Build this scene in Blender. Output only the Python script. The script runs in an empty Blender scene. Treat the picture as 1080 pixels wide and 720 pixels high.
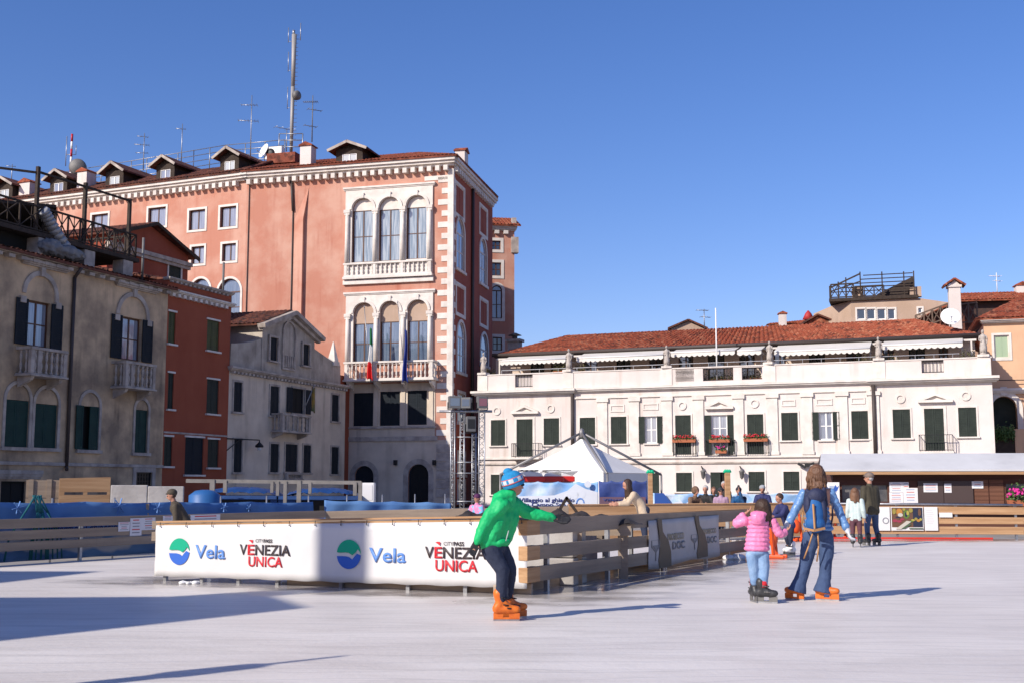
import bpy, bmesh, math, random
from mathutils import Vector, Matrix
from mathutils.geometry import tessellate_polygon
R = math.radians
random.seed(7)
SC = bpy.context.scene
COL = SC.collection

# ------------------------------------------------------------------ camera
FPX = 1260.0; TILT = R(6.83); CAMH = 1.48
cam_d = bpy.data.cameras.new('camera'); cam = bpy.data.objects.new('camera', cam_d); COL.objects.link(cam)
cam.location = (0, 0, CAMH); cam.rotation_euler = (R(90) + TILT, 0, 0)
cam_d.sensor_width = 36; cam_d.lens = 42.0; cam_d.clip_end = 2000; cam_d.clip_start = 0.1
SC.camera = cam

# ------------------------------------------------------------------ world, sun, exposure
W = bpy.data.worlds.new('World'); SC.world = W; W.use_nodes = True
nt = W.node_tree; nt.nodes.clear()
sky = nt.nodes.new('ShaderNodeTexSky'); sky.sky_type = 'NISHITA'; sky.sun_disc = False
SUN_EL = R(31); SUN_AZ = math.atan2(-0.755, -0.656)
sky.sun_elevation = SUN_EL; sky.sun_rotation = SUN_AZ % (2 * math.pi)
sky.altitude = 0; sky.air_density = 1.0; sky.dust_density = 0.6; sky.ozone_density = 3.5
hs = nt.nodes.new('ShaderNodeHueSaturation'); hs.inputs['Saturation'].default_value = 1.2
bg = nt.nodes.new('ShaderNodeBackground'); bg.inputs['Strength'].default_value = 0.112
ow = nt.nodes.new('ShaderNodeOutputWorld')
mxs = nt.nodes.new('ShaderNodeMix'); mxs.data_type = 'RGBA'; mxs.blend_type = 'MULTIPLY'; mxs.inputs[0].default_value = 1.0; mxs.inputs[7].default_value = (1.06, 0.94, 1.10, 1); nt.links.new(sky.outputs[0], mxs.inputs[6]); nt.links.new(mxs.outputs[2], hs.inputs['Color']); nt.links.new(hs.outputs[0], bg.inputs['Color']); nt.links.new(bg.outputs[0], ow.inputs['Surface'])
sd = bpy.data.lights.new('sun', 'SUN'); sd.energy = 4.4; sd.angle = R(0.5); sd.color = (1.0, 0.935, 0.84)
sun = bpy.data.objects.new('sun', sd); COL.objects.link(sun)
to_sun = Vector((-0.755 * math.cos(SUN_EL), -0.656 * math.cos(SUN_EL), math.sin(SUN_EL)))
sun.rotation_euler = to_sun.to_track_quat('Z', 'Y').to_euler(); sun.location = (-30, -30, 40)
VS = SC.view_settings; VS.view_transform = 'Standard'; VS.look = 'None'; VS.exposure = 0.3; VS.gamma = 1.0; VS.use_curve_mapping = False
SC.cycles.max_bounces = 6; SC.cycles.diffuse_bounces = 3; SC.cycles.glossy_bounces = 3; SC.cycles.use_denoising = True

# ------------------------------------------------------------------ picture measurement -> world
_ct, _st = math.cos(TILT), math.sin(TILT)
def ray(px, py):
    dx = (px - 540) / FPX; dy = (360 - py) / FPX
    return Vector((dx, _ct - _st * dy, _st + _ct * dy))
def at(px, py, Y):
    d = ray(px, py); return Vector((0, 0, CAMH)) + d * (Y / d.y)
def atz(px, py, z):
    d = ray(px, py); return Vector((0, 0, CAMH)) + d * ((z - CAMH) / d.z)
def gnd(px, py): return atz(px, py, 0.0)

class Frame:
    """vertical plane; local x along it (left to right), local y away from the viewer, z up"""
    def __init__(s, A, B):
        s.O = Vector((A[0], A[1], 0)); u = Vector((B[0] - A[0], B[1] - A[1], 0)); s.len = u.length
        s.u = u.normalized(); s.v = Vector((-s.u.y, s.u.x, 0))
    @property
    def rot(s): return math.atan2(s.u.y, s.u.x)
    def sz(s, px, py, d=0.0):
        r = ray(px, py); o = Vector((0, 0, CAMH)) - s.O
        t = (d - o.dot(s.v)) / r.dot(s.v); p = o + r * t
        return p.dot(s.u), p.z
    def rect(s, x0, y0, x1, y1, d=0.0):
        ym = (y0 + y1) / 2; xm = (x0 + x1) / 2
        return s.sz(x0, ym, d)[0], s.sz(x1, ym, d)[0], s.sz(xm, y1, d)[1], s.sz(xm, y0, d)[1]   # s0,s1,z0,z1
    def w(s, x, y, z): return s.O + s.u * x + s.v * y + Vector((0, 0, z))

# ------------------------------------------------------------------ object helpers
def tag(o, label=None, cat=None, group=None, kind=None):
    if label: o['label'] = label
    if cat: o['category'] = cat
    if group: o['group'] = group
    if kind: o['kind'] = kind
    return o
def empty(name, loc=(0, 0, 0), rz=0, label=None, cat=None, group=None, parent=None):
    o = bpy.data.objects.new(name, None); COL.objects.link(o); o.location = loc; o.rotation_euler = (0, 0, rz)
    o.empty_display_size = 0.2
    if parent: o.parent = parent
    return tag(o, label, cat, group)
def fempty(name, fr, label, cat, group=None): return empty(name, fr.O, fr.rot, label, cat, group)
def copy_tree(o, parent=None):
    c = o.copy(); COL.objects.link(c)
    if parent: c.parent = parent
    for ch in list(o.children): copy_tree(ch, c)
    return c

class MB:
    def __init__(s): s.v = []; s.f = []; s.m = []; s.mi = 0; s.sm = []; s.smooth = False
    def add(s, vs, fs):
        b = len(s.v); s.v += [tuple(x) for x in vs]
        for f in fs: s.f.append([b + i for i in f]); s.m.append(s.mi); s.sm.append(s.smooth)
        return s
    def box(s, x0, x1, y0, y1, z0, z1):
        return s.add([(x0, y0, z0), (x1, y0, z0), (x1, y1, z0), (x0, y1, z0), (x0, y0, z1), (x1, y0, z1), (x1, y1, z1), (x0, y1, z1)],
                     [(3, 2, 1, 0), (4, 5, 6, 7), (0, 1, 5, 4), (1, 2, 6, 5), (2, 3, 7, 6), (3, 0, 4, 7)])
    def prism(s, poly, y0, y1):
        n = len(poly); s.add([(x, y0, z) for x, z in poly] + [(x, y1, z) for x, z in poly],
                             [list(range(n)), list(range(2 * n - 1, n - 1, -1))] + [(i, i + n, (i + 1) % n + n, (i + 1) % n) for i in range(n)])
        return s
    def bar(s, p, q, w, h=None):
        """square-section bar from p to q"""
        h = h or w; p = Vector(p); q = Vector(q); d = (q - p).normalized()
        a = d.cross(Vector((0, 0, 1)));
        if a.length < 1e-3: a = Vector((1, 0, 0))
        a.normalize(); b = a.cross(d); vs = []
        for c in (p, q):
            for i, j in ((-1, -1), (1, -1), (1, 1), (-1, 1)): vs.append(c + a * (w / 2 * i) + b * (h / 2 * j))
        return s.add(vs, [(0, 1, 2, 3), (7, 6, 5, 4), (0, 4, 5, 1), (1, 5, 6, 2), (2, 6, 7, 3), (3, 7, 4, 0)])
    def tube(s, p, q, r0, r1=None, n=8):
        r1 = r0 if r1 is None else r1; p = Vector(p); q = Vector(q); d = (q - p).normalized()
        a = d.orthogonal().normalized(); b = d.cross(a); vs = []
        for c, r in ((p, r0), (q, r1)):
            for i in range(n):
                t = 2 * math.pi * i / n; vs.append(c + a * (r * math.cos(t)) + b * (r * math.sin(t)))
        o = s.smooth; s.smooth = True
        s.add(vs, [(i, (i + 1) % n, (i + 1) % n + n, i + n) for i in range(n)]); s.smooth = o
        s.add(vs, [list(range(n - 1, -1, -1)), list(range(n, 2 * n))]); return s
    def path(s, pts, r, n=6):
        for a, b in zip(pts, pts[1:]): s.tube(a, b, r, r, n)
        return s
    def lathe(s, prof, c=(0, 0, 0), n=12):
        vs = []; k = len(prof)
        for r, z in prof:
            for i in range(n):
                t = 2 * math.pi * i / n; vs.append((c[0] + r * math.cos(t), c[1] + r * math.sin(t), c[2] + z))
        o = s.smooth; s.smooth = True
        s.add(vs, [(j * n + i, j * n + (i + 1) % n, (j + 1) * n + (i + 1) % n, (j + 1) * n + i) for j in range(k - 1) for i in range(n)]); s.smooth = o
        s.add([vs[i] for i in range(n)], [list(range(n - 1, -1, -1))]); s.add(vs[-n:], [list(range(n))]); return s
    def ball(s, c, rx, ry=None, rz=None, n=12, m=8, M=None):
        ry = rx if ry is None else ry; rz = rx if rz is None else rz; vs = []
        for j in range(m + 1):
            a = math.pi * j / m
            for i in range(n):
                t = 2 * math.pi * i / n; p = Vector((rx * math.sin(a) * math.cos(t), ry * math.sin(a) * math.sin(t), rz * math.cos(a)))
                if M is not None: p = M @ p
                vs.append(p + Vector(c))
        o = s.smooth; s.smooth = True
        s.add(vs, [(j * n + i, (j + 1) * n + i, (j + 1) * n + (i + 1) % n, j * n + (i + 1) % n) for j in range(m) for i in range(n)]); s.smooth = o
        return s
    def ring(s, inner, outer, y0, y1, closed=True):
        """flat band between two outlines of equal length, thickness y0..y1"""
        n = len(inner); vs = [(x, y, z) for y in (y0, y1) for pl in (inner, outer) for x, z in pl]
        fs = []
        for i in range(n if closed else n - 1):
            j = (i + 1) % n
            fs += [(i, j, n + j, n + i), (2 * n + j, 2 * n + i, 3 * n + i, 3 * n + j), (i, 2 * n + i, 2 * n + j, j), (n + i, n + j, 3 * n + j, 3 * n + i)]
        if not closed: fs += [(0, n, 3 * n, 2 * n), (n - 1, 3 * n - 1, 4 * n - 1, 2 * n - 1)]
        return s.add(vs, fs)
    def build(s, name, mat, parent=None, loc=None, bevel=0, fixn=True):
        me = bpy.data.meshes.new(name); me.from_pydata(s.v, [], s.f)
        mats = mat if isinstance(mat, (list, tuple)) else [mat]
        for m in mats: me.materials.append(m)
        for p, mi, sm in zip(me.polygons, s.m, s.sm): p.material_index = mi; p.use_smooth = sm
        if fixn:
            bm = bmesh.new(); bm.from_mesh(me); bmesh.ops.remove_doubles(bm, verts=bm.verts, dist=1e-5)
            bmesh.ops.recalc_face_normals(bm, faces=bm.faces); bm.to_mesh(me); bm.free()
        o = bpy.data.objects.new(name, me); COL.objects.link(o)
        if parent: o.parent = parent
        if loc is not None: o.location = loc
        if bevel:
            b = o.modifiers.new('bevel', 'BEVEL'); b.width = bevel; b.segments = 2; b.limit_method = 'ANGLE'
        return o

# ------------------------------------------------------------------ materials
MATS = {}
def mat(name, col, rough=0.8, col2=None, scale=3.0, bump=0.0, bscale=None, streak=0.0, metal=0.0, spec=0.4, dirt=None, coat=0.0, detail=6, stretch=(1, 1, 1), lo=0.35, hi=0.65):
    if name in MATS: return MATS[name]
    m = bpy.data.materials.new(name); m.use_nodes = True; t = m.node_tree; N = t.nodes; L = t.links
    b = N['Principled BSDF']; b.inputs['Roughness'].default_value = rough; b.inputs['Metallic'].default_value = metal
    b.inputs['Specular IOR Level'].default_value = spec; b.inputs['Coat Weight'].default_value = coat
    b.inputs['Base Color'].default_value = (*col, 1)
    tc = N.new('ShaderNodeTexCoord')
    def noise(sc, det=detail, st=(1, 1, 1), rg=0.6):
        mp = N.new('ShaderNodeMapping'); mp.inputs['Scale'].default_value = st; L.new(tc.outputs['Object'], mp.inputs[0])
        n = N.new('ShaderNodeTexNoise'); n.inputs['Scale'].default_value = sc; n.inputs['Detail'].default_value = det; n.inputs['Roughness'].default_value = rg
        L.new(mp.outputs[0], n.inputs['Vector']); return n
    def ramp(src, a, c):
        r = N.new('ShaderNodeMapRange'); r.inputs['From Min'].default_value = a; r.inputs['From Max'].default_value = c; L.new(src, r.inputs[0]); return r
    def mix(fac, A, B):
        x = N.new('ShaderNodeMix'); x.data_type = 'RGBA'; L.new(fac, x.inputs[0])
        for k, v in ((6, A), (7, B)):
            if isinstance(v, tuple): x.inputs[k].default_value = (*v, 1)
            else: L.new(v, x.inputs[k])
        return x.outputs[2]
    cur = col
    if col2:
        n = noise(scale, st=stretch); cur = mix(ramp(n.outputs['Fac'], lo, hi).outputs[0], col, col2)
    if streak:
        n2 = noise(1.0, 5, (1.6, 1.6, 0.14)); n3 = noise(0.35, 3)
        mu = N.new('ShaderNodeMath'); mu.operation = 'MULTIPLY'; L.new(ramp(n2.outputs['Fac'], 0.5, 0.75).outputs[0], mu.inputs[0]); L.new(ramp(n3.outputs['Fac'], 0.4, 0.65).outputs[0], mu.inputs[1])
        mv = N.new('ShaderNodeMath'); mv.operation = 'MULTIPLY'; mv.inputs[1].default_value = streak; L.new(mu.outputs[0], mv.inputs[0])
        cur = mix(mv.outputs[0], cur, dirt or tuple(c * 0.35 for c in col))
    if not isinstance(cur, tuple): L.new(cur, b.inputs['Base Color'])
    if bump:
        n4 = noise(bscale or scale * 4, 4, stretch); bp = N.new('ShaderNodeBump'); bp.inputs['Strength'].default_value = bump; bp.inputs['Distance'].default_value = 0.02
        L.new(n4.outputs['Fac'], bp.inputs['Height']); L.new(bp.outputs[0], b.inputs['Normal'])
    MATS[name] = m; return m

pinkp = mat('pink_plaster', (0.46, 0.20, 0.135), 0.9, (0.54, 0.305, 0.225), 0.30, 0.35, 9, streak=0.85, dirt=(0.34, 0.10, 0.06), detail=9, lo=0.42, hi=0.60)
pinkside = mat('shaded_side_plaster', (0.27, 0.060, 0.035), 0.9, (0.32, 0.085, 0.05), 0.6, 0.25, 9, streak=0.5, dirt=(0.14, 0.035, 0.025), detail=8)  # darker copy of the palace plaster; the side's shade is in the colour
redp = mat('red_plaster', (0.27, 0.060, 0.027), 0.92, (0.32, 0.08, 0.038), 0.5, 0.3, 9, streak=0.5, dirt=(0.20, 0.04, 0.02), detail=8)
redp2 = mat('red_gable_plaster', (0.26, 0.055, 0.028), 0.92, (0.32, 0.08, 0.045), 0.5, 0.3, 9, streak=0.4, detail=8)
beigep = mat('weathered_beige_plaster', (0.64, 0.455, 0.28), 0.93, (0.26, 0.19, 0.13), 0.42, 0.45, 8, streak=0.9, dirt=(0.07, 0.055, 0.045), detail=9, lo=0.38, hi=0.62)
greyp = mat('grey_attic_plaster', (0.30, 0.255, 0.21), 0.93, (0.50, 0.43, 0.36), 0.8, 0.5, 8, streak=0.9, dirt=(0.05, 0.045, 0.04), detail=9)
creamp = mat('grey_cream_plaster', (0.66, 0.555, 0.44), 0.93, (0.52, 0.425, 0.33), 0.6, 0.35, 8, streak=0.7, dirt=(0.13, 0.10, 0.08), detail=9)
whitep = mat('off_white_plaster', (0.69, 0.62, 0.575), 0.9, (0.62, 0.54, 0.49), 0.4, 0.3, 9, streak=0.8, dirt=(0.40, 0.29, 0.22), detail=8)
whites = mat('white_stone', (0.74, 0.67, 0.60), 0.75, (0.60, 0.54, 0.48), 1.5, 0.25, 10, streak=0.4, dirt=(0.25, 0.21, 0.18))
stoneold = mat('weathered_stone', (0.50, 0.43, 0.37), 0.85, (0.30, 0.25, 0.215), 1.6, 0.35, 10, streak=0.7, dirt=(0.07, 0.06, 0.055))
peachp = mat('peach_plaster', (0.66, 0.42, 0.26), 0.9, (0.60, 0.36, 0.22), 0.5, 0.25, 9, streak=0.4)
tanp = mat('tan_plaster', (0.46, 0.33, 0.25), 0.9, (0.40, 0.28, 0.2), 0.5, 0.25, 9, streak=0.4)
navy = mat('navy_shutter_paint', (0.006, 0.011, 0.017), 0.85, (0.010, 0.014, 0.02), 2, 0.1, 20)
greens = mat('dark_green_shutter_paint', (0.012, 0.019, 0.014), 0.75, (0.022, 0.031, 0.023), 2, 0.1, 20)
teal = mat('teal_shutter_paint', (0.008, 0.034, 0.028), 0.8, (0.012, 0.045, 0.036), 2, 0.1, 20)
olive = mat('olive_shutter_paint', (0.06, 0.07, 0.015), 0.65, (0.045, 0.05, 0.015), 2, 0.1, 20)
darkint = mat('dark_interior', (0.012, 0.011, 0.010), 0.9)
brownw = mat('brown_window_wood', (0.10, 0.04, 0.02), 0.5, (0.07, 0.028, 0.015), 6)
darkw = mat('dark_old_timber', (0.03, 0.02, 0.015), 0.9, (0.055, 0.038, 0.028), 4, 0.4, 30, stretch=(1, 1, 1))
whitef = mat('white_window_paint', (0.75, 0.73, 0.7), 0.5)
iron = mat('wrought_iron', (0.015, 0.015, 0.016), 0.5, metal=0.3)
steel = mat('galvanised_steel', (0.42, 0.42, 0.43), 0.4, (0.3, 0.3, 0.31), 12, metal=0.75)
leadg = mat('lead_grey_metal', (0.13, 0.125, 0.12), 0.6, (0.18, 0.17, 0.16), 4, metal=0.2)
copper = mat('gutter_brown_metal', (0.06, 0.045, 0.04), 0.6)
blackp = mat('black_plastic', (0.012, 0.012, 0.013), 0.5)

def tile_mat(name, a, b_, c, per=0.30):
    m = bpy.data.materials.new(name); m.use_nodes = True; t = m.node_tree; N = t.nodes; L = t.links; b = N['Principled BSDF']
    b.inputs['Roughness'].default_value = 0.9; b.inputs['Specular IOR Level'].default_value = 0.2
    tc = N.new('ShaderNodeTexCoord')
    v = N.new('ShaderNodeTexVoronoi'); v.inputs['Scale'].default_value = 1 / per; v.inputs['Randomness'].default_value = 0.6; L.new(tc.outputs['Object'], v.inputs['Vector'])
    n = N.new('ShaderNodeTexNoise'); n.inputs['Scale'].default_value = 1.3; n.inputs['Detail'].default_value = 8; L.new(tc.outputs['Object'], n.inputs['Vector'])
    sp = N.new('ShaderNodeSeparateColor'); L.new(v.outputs['Color'], sp.inputs[0])
    cr = N.new('ShaderNodeValToRGB'); e = cr.color_ramp.elements; e[0].position = 0.0; e[0].color = (*c, 1); e[1].position = 1; e[1].color = (*b_, 1)
    x = e.new(0.25); x.color = (*a, 1); x = e.new(0.7); x.color = (*a, 1); L.new(sp.outputs[0], cr.inputs[0])
    r = N.new('ShaderNodeMapRange'); r.inputs['From Min'].default_value = 0.56; r.inputs['From Max'].default_value = 0.74; L.new(n.outputs['Fac'], r.inputs[0])
    mx = N.new('ShaderNodeMix'); mx.data_type = 'RGBA'; L.new(r.outputs[0], mx.inputs[0]); L.new(cr.outputs[0], mx.inputs[6]); mx.inputs[7].default_value = (*[k * 0.45 for k in c], 1)
    L.new(mx.outputs[2], b.inputs['Base Color']); MATS[name] = m; return m
tiles_red = tile_mat('terracotta_tiles', (0.30, 0.078, 0.040), (0.40, 0.155, 0.085), (0.13, 0.045, 0.03))
tiles_old2 = tile_mat('brown_red_tiles', (0.21, 0.062, 0.038), (0.30, 0.10, 0.06), (0.10, 0.04, 0.03))
tiles_old = tile_mat('old_brown_tiles', (0.13, 0.05, 0.036), (0.20, 0.08, 0.05), (0.06, 0.035, 0.03))

def glass_mat(name, col, col2=None, sc=3.0, rough=0.06):
    m = bpy.data.materials.new(name); m.use_nodes = True; t = m.node_tree; N = t.nodes; L = t.links; b = N['Principled BSDF']
    b.inputs['Roughness'].default_value = rough; b.inputs['Specular IOR Level'].default_value = 0.9; b.inputs['Base Color'].default_value = (*col, 1)
    b.inputs['IOR'].default_value = 1.7; tc = N.new('ShaderNodeTexCoord')
    if col2:
        mp = N.new('ShaderNodeMapping'); mp.inputs['Scale'].default_value = (9, 9, 0.5); L.new(tc.outputs['Object'], mp.inputs[0])
        n = N.new('ShaderNodeTexNoise'); n.inputs['Scale'].default_value = sc * 0.4; L.new(mp.outputs[0], n.inputs['Vector'])
        mx = N.new('ShaderNodeMix'); mx.data_type = 'RGBA'; r = N.new('ShaderNodeMapRange'); r.inputs['From Min'].default_value = 0.4; r.inputs['From Max'].default_value = 0.6
        L.new(n.outputs['Fac'], r.inputs[0]); L.new(r.outputs[0], mx.inputs[0]); mx.inputs[6].default_value = (*col, 1); mx.inputs[7].default_value = (*col2, 1); L.new(mx.outputs[2], b.inputs['Base Color'])
    n = N.new('ShaderNodeTexNoise'); n.inputs['Scale'].default_value = 0.9; L.new(tc.outputs['Object'], n.inputs['Vector'])
    bp = N.new('ShaderNodeBump'); bp.inputs['Strength'].default_value = 0.12; bp.inputs['Distance'].default_value = 0.05; L.new(n.outputs['Fac'], bp.inputs['Height']); L.new(bp.outputs[0], b.inputs['Normal'])
    MATS[name] = m; return m
g_curtain = glass_mat('glass_over_white_curtain', (0.16, 0.21, 0.24), (0.36, 0.40, 0.41))
g_dark = glass_mat('dark_window_glass', (0.02, 0.025, 0.03))
g_blue = glass_mat('sky_tinted_glass', (0.09, 0.13, 0.19), (0.14, 0.18, 0.24))  # reflected sky is put into the base colour as a blue tint
g_white = glass_mat('white_blind_behind_glass', (0.42, 0.44, 0.43), rough=0.2)
g_lace = glass_mat('lace_curtain_glass', (0.20, 0.22, 0.27), (0.28, 0.30, 0.36))
# ------------------------------------------------------------------ building components (local: x along, y into the building, z up)
def hole(s0, s1, z0, z1, arch=False, n=14):
    if not arch: return [(s0, z0), (s1, z0), (s1, z1), (s0, z1)]
    r = (s1 - s0) / 2; c = (s0 + s1) / 2; zc = max(z0 + 0.05, z1 - r); ry = z1 - zc
    return [(s0, z0), (s1, z0)] + [(c + r * math.cos(math.pi * i / n), zc + ry * math.sin(math.pi * i / n)) for i in range(n + 1)]
def wall(name, outline, holes, m, parent, reveal=0.22, y=0.0, depth=0.0):
    """front sheet at y with real openings, reveals running in, side faces running back by depth"""
    zlo = min(z for x, z in outline) + 0.015; holes = [[(x, max(z, zlo)) for x, z in h] for h in holes]
    pl = [[Vector((x, z, 0)) for x, z in outline]] + [[Vector((x, z, 0)) for x, z in h] for h in holes]
    tr = tessellate_polygon(pl); flat = [p for l in pl for p in l]
    b = MB(); b.add([(p.x, y, p.y) for p in flat], [t for t in tr])
    for h in holes:
        n = len(h); b.add([(x, y, z) for x, z in h] + [(x, y + reveal, z) for x, z in h], [(i, (i + 1) % n, (i + 1) % n + n, i + n) for i in range(n)])
    if depth:
        n = len(outline); b.add([(x, y, z) for x, z in outline] + [(x, y + depth, z) for x, z in outline], [(i, (i + 1) % n, (i + 1) % n + n, i + n) for i in range(n)] + ([list(range(n, 2 * n))] if depth > 2 else []))
    return b.build(name, m, parent)
def leaf(b, x0, x1, z0, z1, y0, th=0.045, slats=True):
    fw = min(0.09, (x1 - x0) * 0.16)
    b.box(x0, x0 + fw, y0, y0 + th, z0, z1); b.box(x1 - fw, x1, y0, y0 + th, z0, z1)
    b.box(x0 + fw, x1 - fw, y0, y0 + th, z0, z0 + fw * 1.3); b.box(x0 + fw, x1 - fw, y0, y0 + th, z1 - fw, z1)
    zm = (z0 + z1) / 2; b.box(x0 + fw, x1 - fw, y0, y0 + th, zm - fw / 2, zm + fw / 2)
    b.box(x0 + fw, x1 - fw, y0 + th * 0.55, y0 + th * 0.9, z0 + fw, z1 - fw)
    if slats:
        n = max(6, int((z1 - z0) / 0.11)); st = (z1 - z0 - 2 * fw) / n
        for i in range(n):
            z = z0 + fw + st * (i + 0.25); b.box(x0 + fw, x1 - fw, y0 + th * 0.2, y0 + th * 0.55, z, z + st * 0.5)
def window(P, q, arch=False, style='glass', fr=None, pane=None, shut=None, sur=None, surm=None, sill=0.0, d=0.16, nv=2, nh=1, transom=None, name='window', tym=None, open_k=1.0, label=None, tilt=0.0):
    s0, s1, z0, z1 = q; fr = fr or brownw; H = hole(*q, arch); w = s1 - s0; ft = 0.085
    b = MB(); inn = hole(s0 + ft, s1 - ft, z0 + ft, z1 - ft, arch); b.ring(inn, H, d - 0.03, d + 0.05)
    ztop = z1 - (w / 2 if arch else 0)
    if transom is not None: ztop = transom
    if style in ('glass', 'open'):
        for i in range(1, nv):
            x = s0 + w * i / nv; b.box(x - 0.05, x + 0.05, d - 0.02, d + 0.04, z0 + ft, (ztop if arch or transom is not None else z1 - ft))
        for i in range(1, nh + 1):
            z = z0 + (ztop - z0) * i / (nh + 1); b.box(s0 + ft, s1 - ft, d - 0.015, d + 0.035, z - 0.03, z + 0.03)
        if arch or transom is not None: b.box(s0 + ft, s1 - ft, d - 0.025, d + 0.045, ztop - 0.05, ztop + 0.05)
    root = b.build(name, fr, P); tag(root, label)
    if style in ('glass', 'open'):
        p = MB()
        if tym is not None:
            pl = hole(s0 + ft, s1 - ft, z0 + ft, ztop, False); p.prism(pl, d + 0.01, d + 0.03); p.build('pane', pane or g_dark, root)
            if ztop < z1 - 0.05:
                # solid lunette above the transom
                H2 = [(x, z) for x, z in hole(s0 + 0.01, s1 - 0.01, ztop, z1 - 0.01, False)] if not arch else [(s0 + 0.01, ztop), (s1 - 0.01, ztop)] + [(x, z) for x, z in hole(s0 + 0.01, s1 - 0.01, z0, z1 - 0.01, True)[2:] if z > ztop]
                t = MB(); t.prism(H2, d - 0.045, d + 0.06); t.build('lunette', tym, root)
        else:
            p.prism(inn, d + 0.01, d + 0.03); p.build('pane', pane or g_dark, root)
    if style == 'shut':
        mid = (s0 + s1) / 2; zt = ztop if (arch and tym) else z1
        if arch and not tym:
            p = MB(); p.prism(inn, d - 0.01, d + 0.03); p.box(mid - 0.012, mid + 0.012, d - 0.016, d, z0, z1 - 0.1); p.build('shutter', shut, root)
        else:
            for a, c in ((s0 + 0.015, mid - 0.008), (mid + 0.008, s1 - 0.015)):
                p = MB(); leaf(p, a, c, z0 + 0.015, zt - 0.015, d - 0.09); p.build('shutter', shut, root)
            if arch:
                t = MB(); H2 = [(s0 + 0.01, zt), (s1 - 0.01, zt)] + [(x, z) for x, z in hole(s0 + 0.01, s1 - 0.01, z0, z1 - 0.01, True)[2:] if z > zt]
                t.prism(H2, d - 0.12, d + 0.06); t.build('lunette', tym, root)
    if style == 'open':
        lw = w / 2 * open_k
        for sd in (-1, 1):
            p = MB(); x0 = s0 - lw - 0.02 if sd < 0 else s1 + 0.02; leaf(p, x0, x0 + lw, z0, z1 if not (arch or transom is not None) else ztop, -0.10, 0.05)
            p.build('shutter', shut, root)
    if style == 'door':
        p = MB(); mid = (s0 + s1) / 2; p.prism(inn, d + 0.01, d + 0.03); p.box(mid - 0.02, mid + 0.02, d - 0.01, d + 0.02, z0, z1 - (w / 2 if arch else 0.1))
        if arch: p.box(s0 + ft, s1 - ft, d - 0.02, d + 0.02, z1 - w / 2 - 0.06, z1 - w / 2 + 0.03)
        p.build('door_leaf', shut or darkint, root)
    if sur:
        b = MB(); inn2 = [(x, z) for x, z in H]; out = hole(s0 - sur, s1 + sur, z0 - (sur if sill == 0 else 0), z1 + sur, arch); b.ring(inn2, out, -0.05, 0.03); b.build('surround', surm or whites, root)
    if sill:
        b = MB(); o = max(sur or 0, 0.05) + 0.06; b.box(s0 - o, s1 + o, -0.14, 0.06, z0 - sill, z0 - 0.002); b.build('sill', surm or whites, root)
    return root
def baluster_mesh(h, r=0.075):
    b = MB(); pr = [(r, 0), (r, h * .06), (r * .5, h * .1), (r * .62, h * .16), (r * 1.05, h * .3), (r * .8, h * .42), (r * .38, h * .52), (r * .8, h * .62), (r * 1.0, h * .7), (r * .62, h * .84), (r * .5, h * .9), (r, h * .94), (r, h)]
    b.lathe(pr, n=8); o = b.build('baluster', whites); me = o.data; bpy.data.objects.remove(o); return me
_bal = {}
def balcony(P, s0, s1, z0, z1, proj, m, nb, brackets=2, mat2=None, slab=0.14, bk_h=0.35, piers=None):
    """projecting stone balcony: slab, brackets, piers, rail, balusters"""
    b = MB(); b.box(s0 - 0.06, s1 + 0.06, -proj - 0.06, -0.005, z0, z0 + slab * .6); b.box(s0, s1, -proj, -0.005, z0 + slab * .6, z0 + slab)
    b.box(s0 - 0.03, s1 + 0.03, -proj - 0.03, -proj + 0.2, z1 - 0.13, z1)
    for x in (s0 - 0.03, s1 - 0.17): b.box(x, x + 0.2, -proj + 0.2, -0.005, z1 - 0.13, z1)
    pp = piers or [s0 + 0.11, s1 - 0.11]
    for x in pp: b.box(x - 0.11, x + 0.11, -proj + 0.002, -proj + 0.19, z0 + slab, z1 - 0.13)
    root = b.build('balcony', m, P, bevel=0.012)
    for i in range(brackets):
        x = s0 + 0.25 + (s1 - s0 - 0.5) * i / max(1, brackets - 1); k = MB()
        k.add([(x - .11, -proj * .9, z0 - 0.003), (x + .11, -proj * .9, z0 - 0.003), (x + .11, -0.004, z0 - 0.003), (x - .11, -0.004, z0 - 0.003), (x - .09, -proj * .8, z0 - bk_h * .35), (x + .09, -proj * .8, z0 - bk_h * .35), (x + .09, -0.004, z0 - bk_h), (x - .09, -0.004, z0 - bk_h)],
              [(0, 1, 2, 3), (4, 7, 6, 5), (0, 4, 5, 1), (1, 5, 6, 2), (2, 6, 7, 3), (3, 7, 4, 0)]); k.build('bracket', m, root)
    hb = z1 - 0.13 - z0 - slab; key = (round(hb, 1), m.name)
    if key not in _bal:
        me = baluster_mesh(round(hb, 1)); me = me.copy(); me.materials.clear(); me.materials.append(m); _bal[key] = me
    me = _bal[key]; xs = []
    for a, c in zip(pp, pp[1:]):
        k = max(1, round(nb * (c - a) / (pp[-1] - pp[0])))
        xs += [(a + (c - a) * (i + 0.5 + 0.0) / k, -proj + 0.095) for i in range(k)]
    ns = max(1, int(proj / 0.35))
    for x in (s0 + 0.1, s1 - 0.1): xs += [(x, -proj + 0.2 + (proj - 0.25) * (i + .5) / ns) for i in range(ns)]
    for x, y in xs:
        o = bpy.data.objects.new('baluster', me); COL.objects.link(o); o.parent = root; o.location = (x, y, z0 + slab); o.scale = (1, 1, hb / key[0])
    return root
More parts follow.
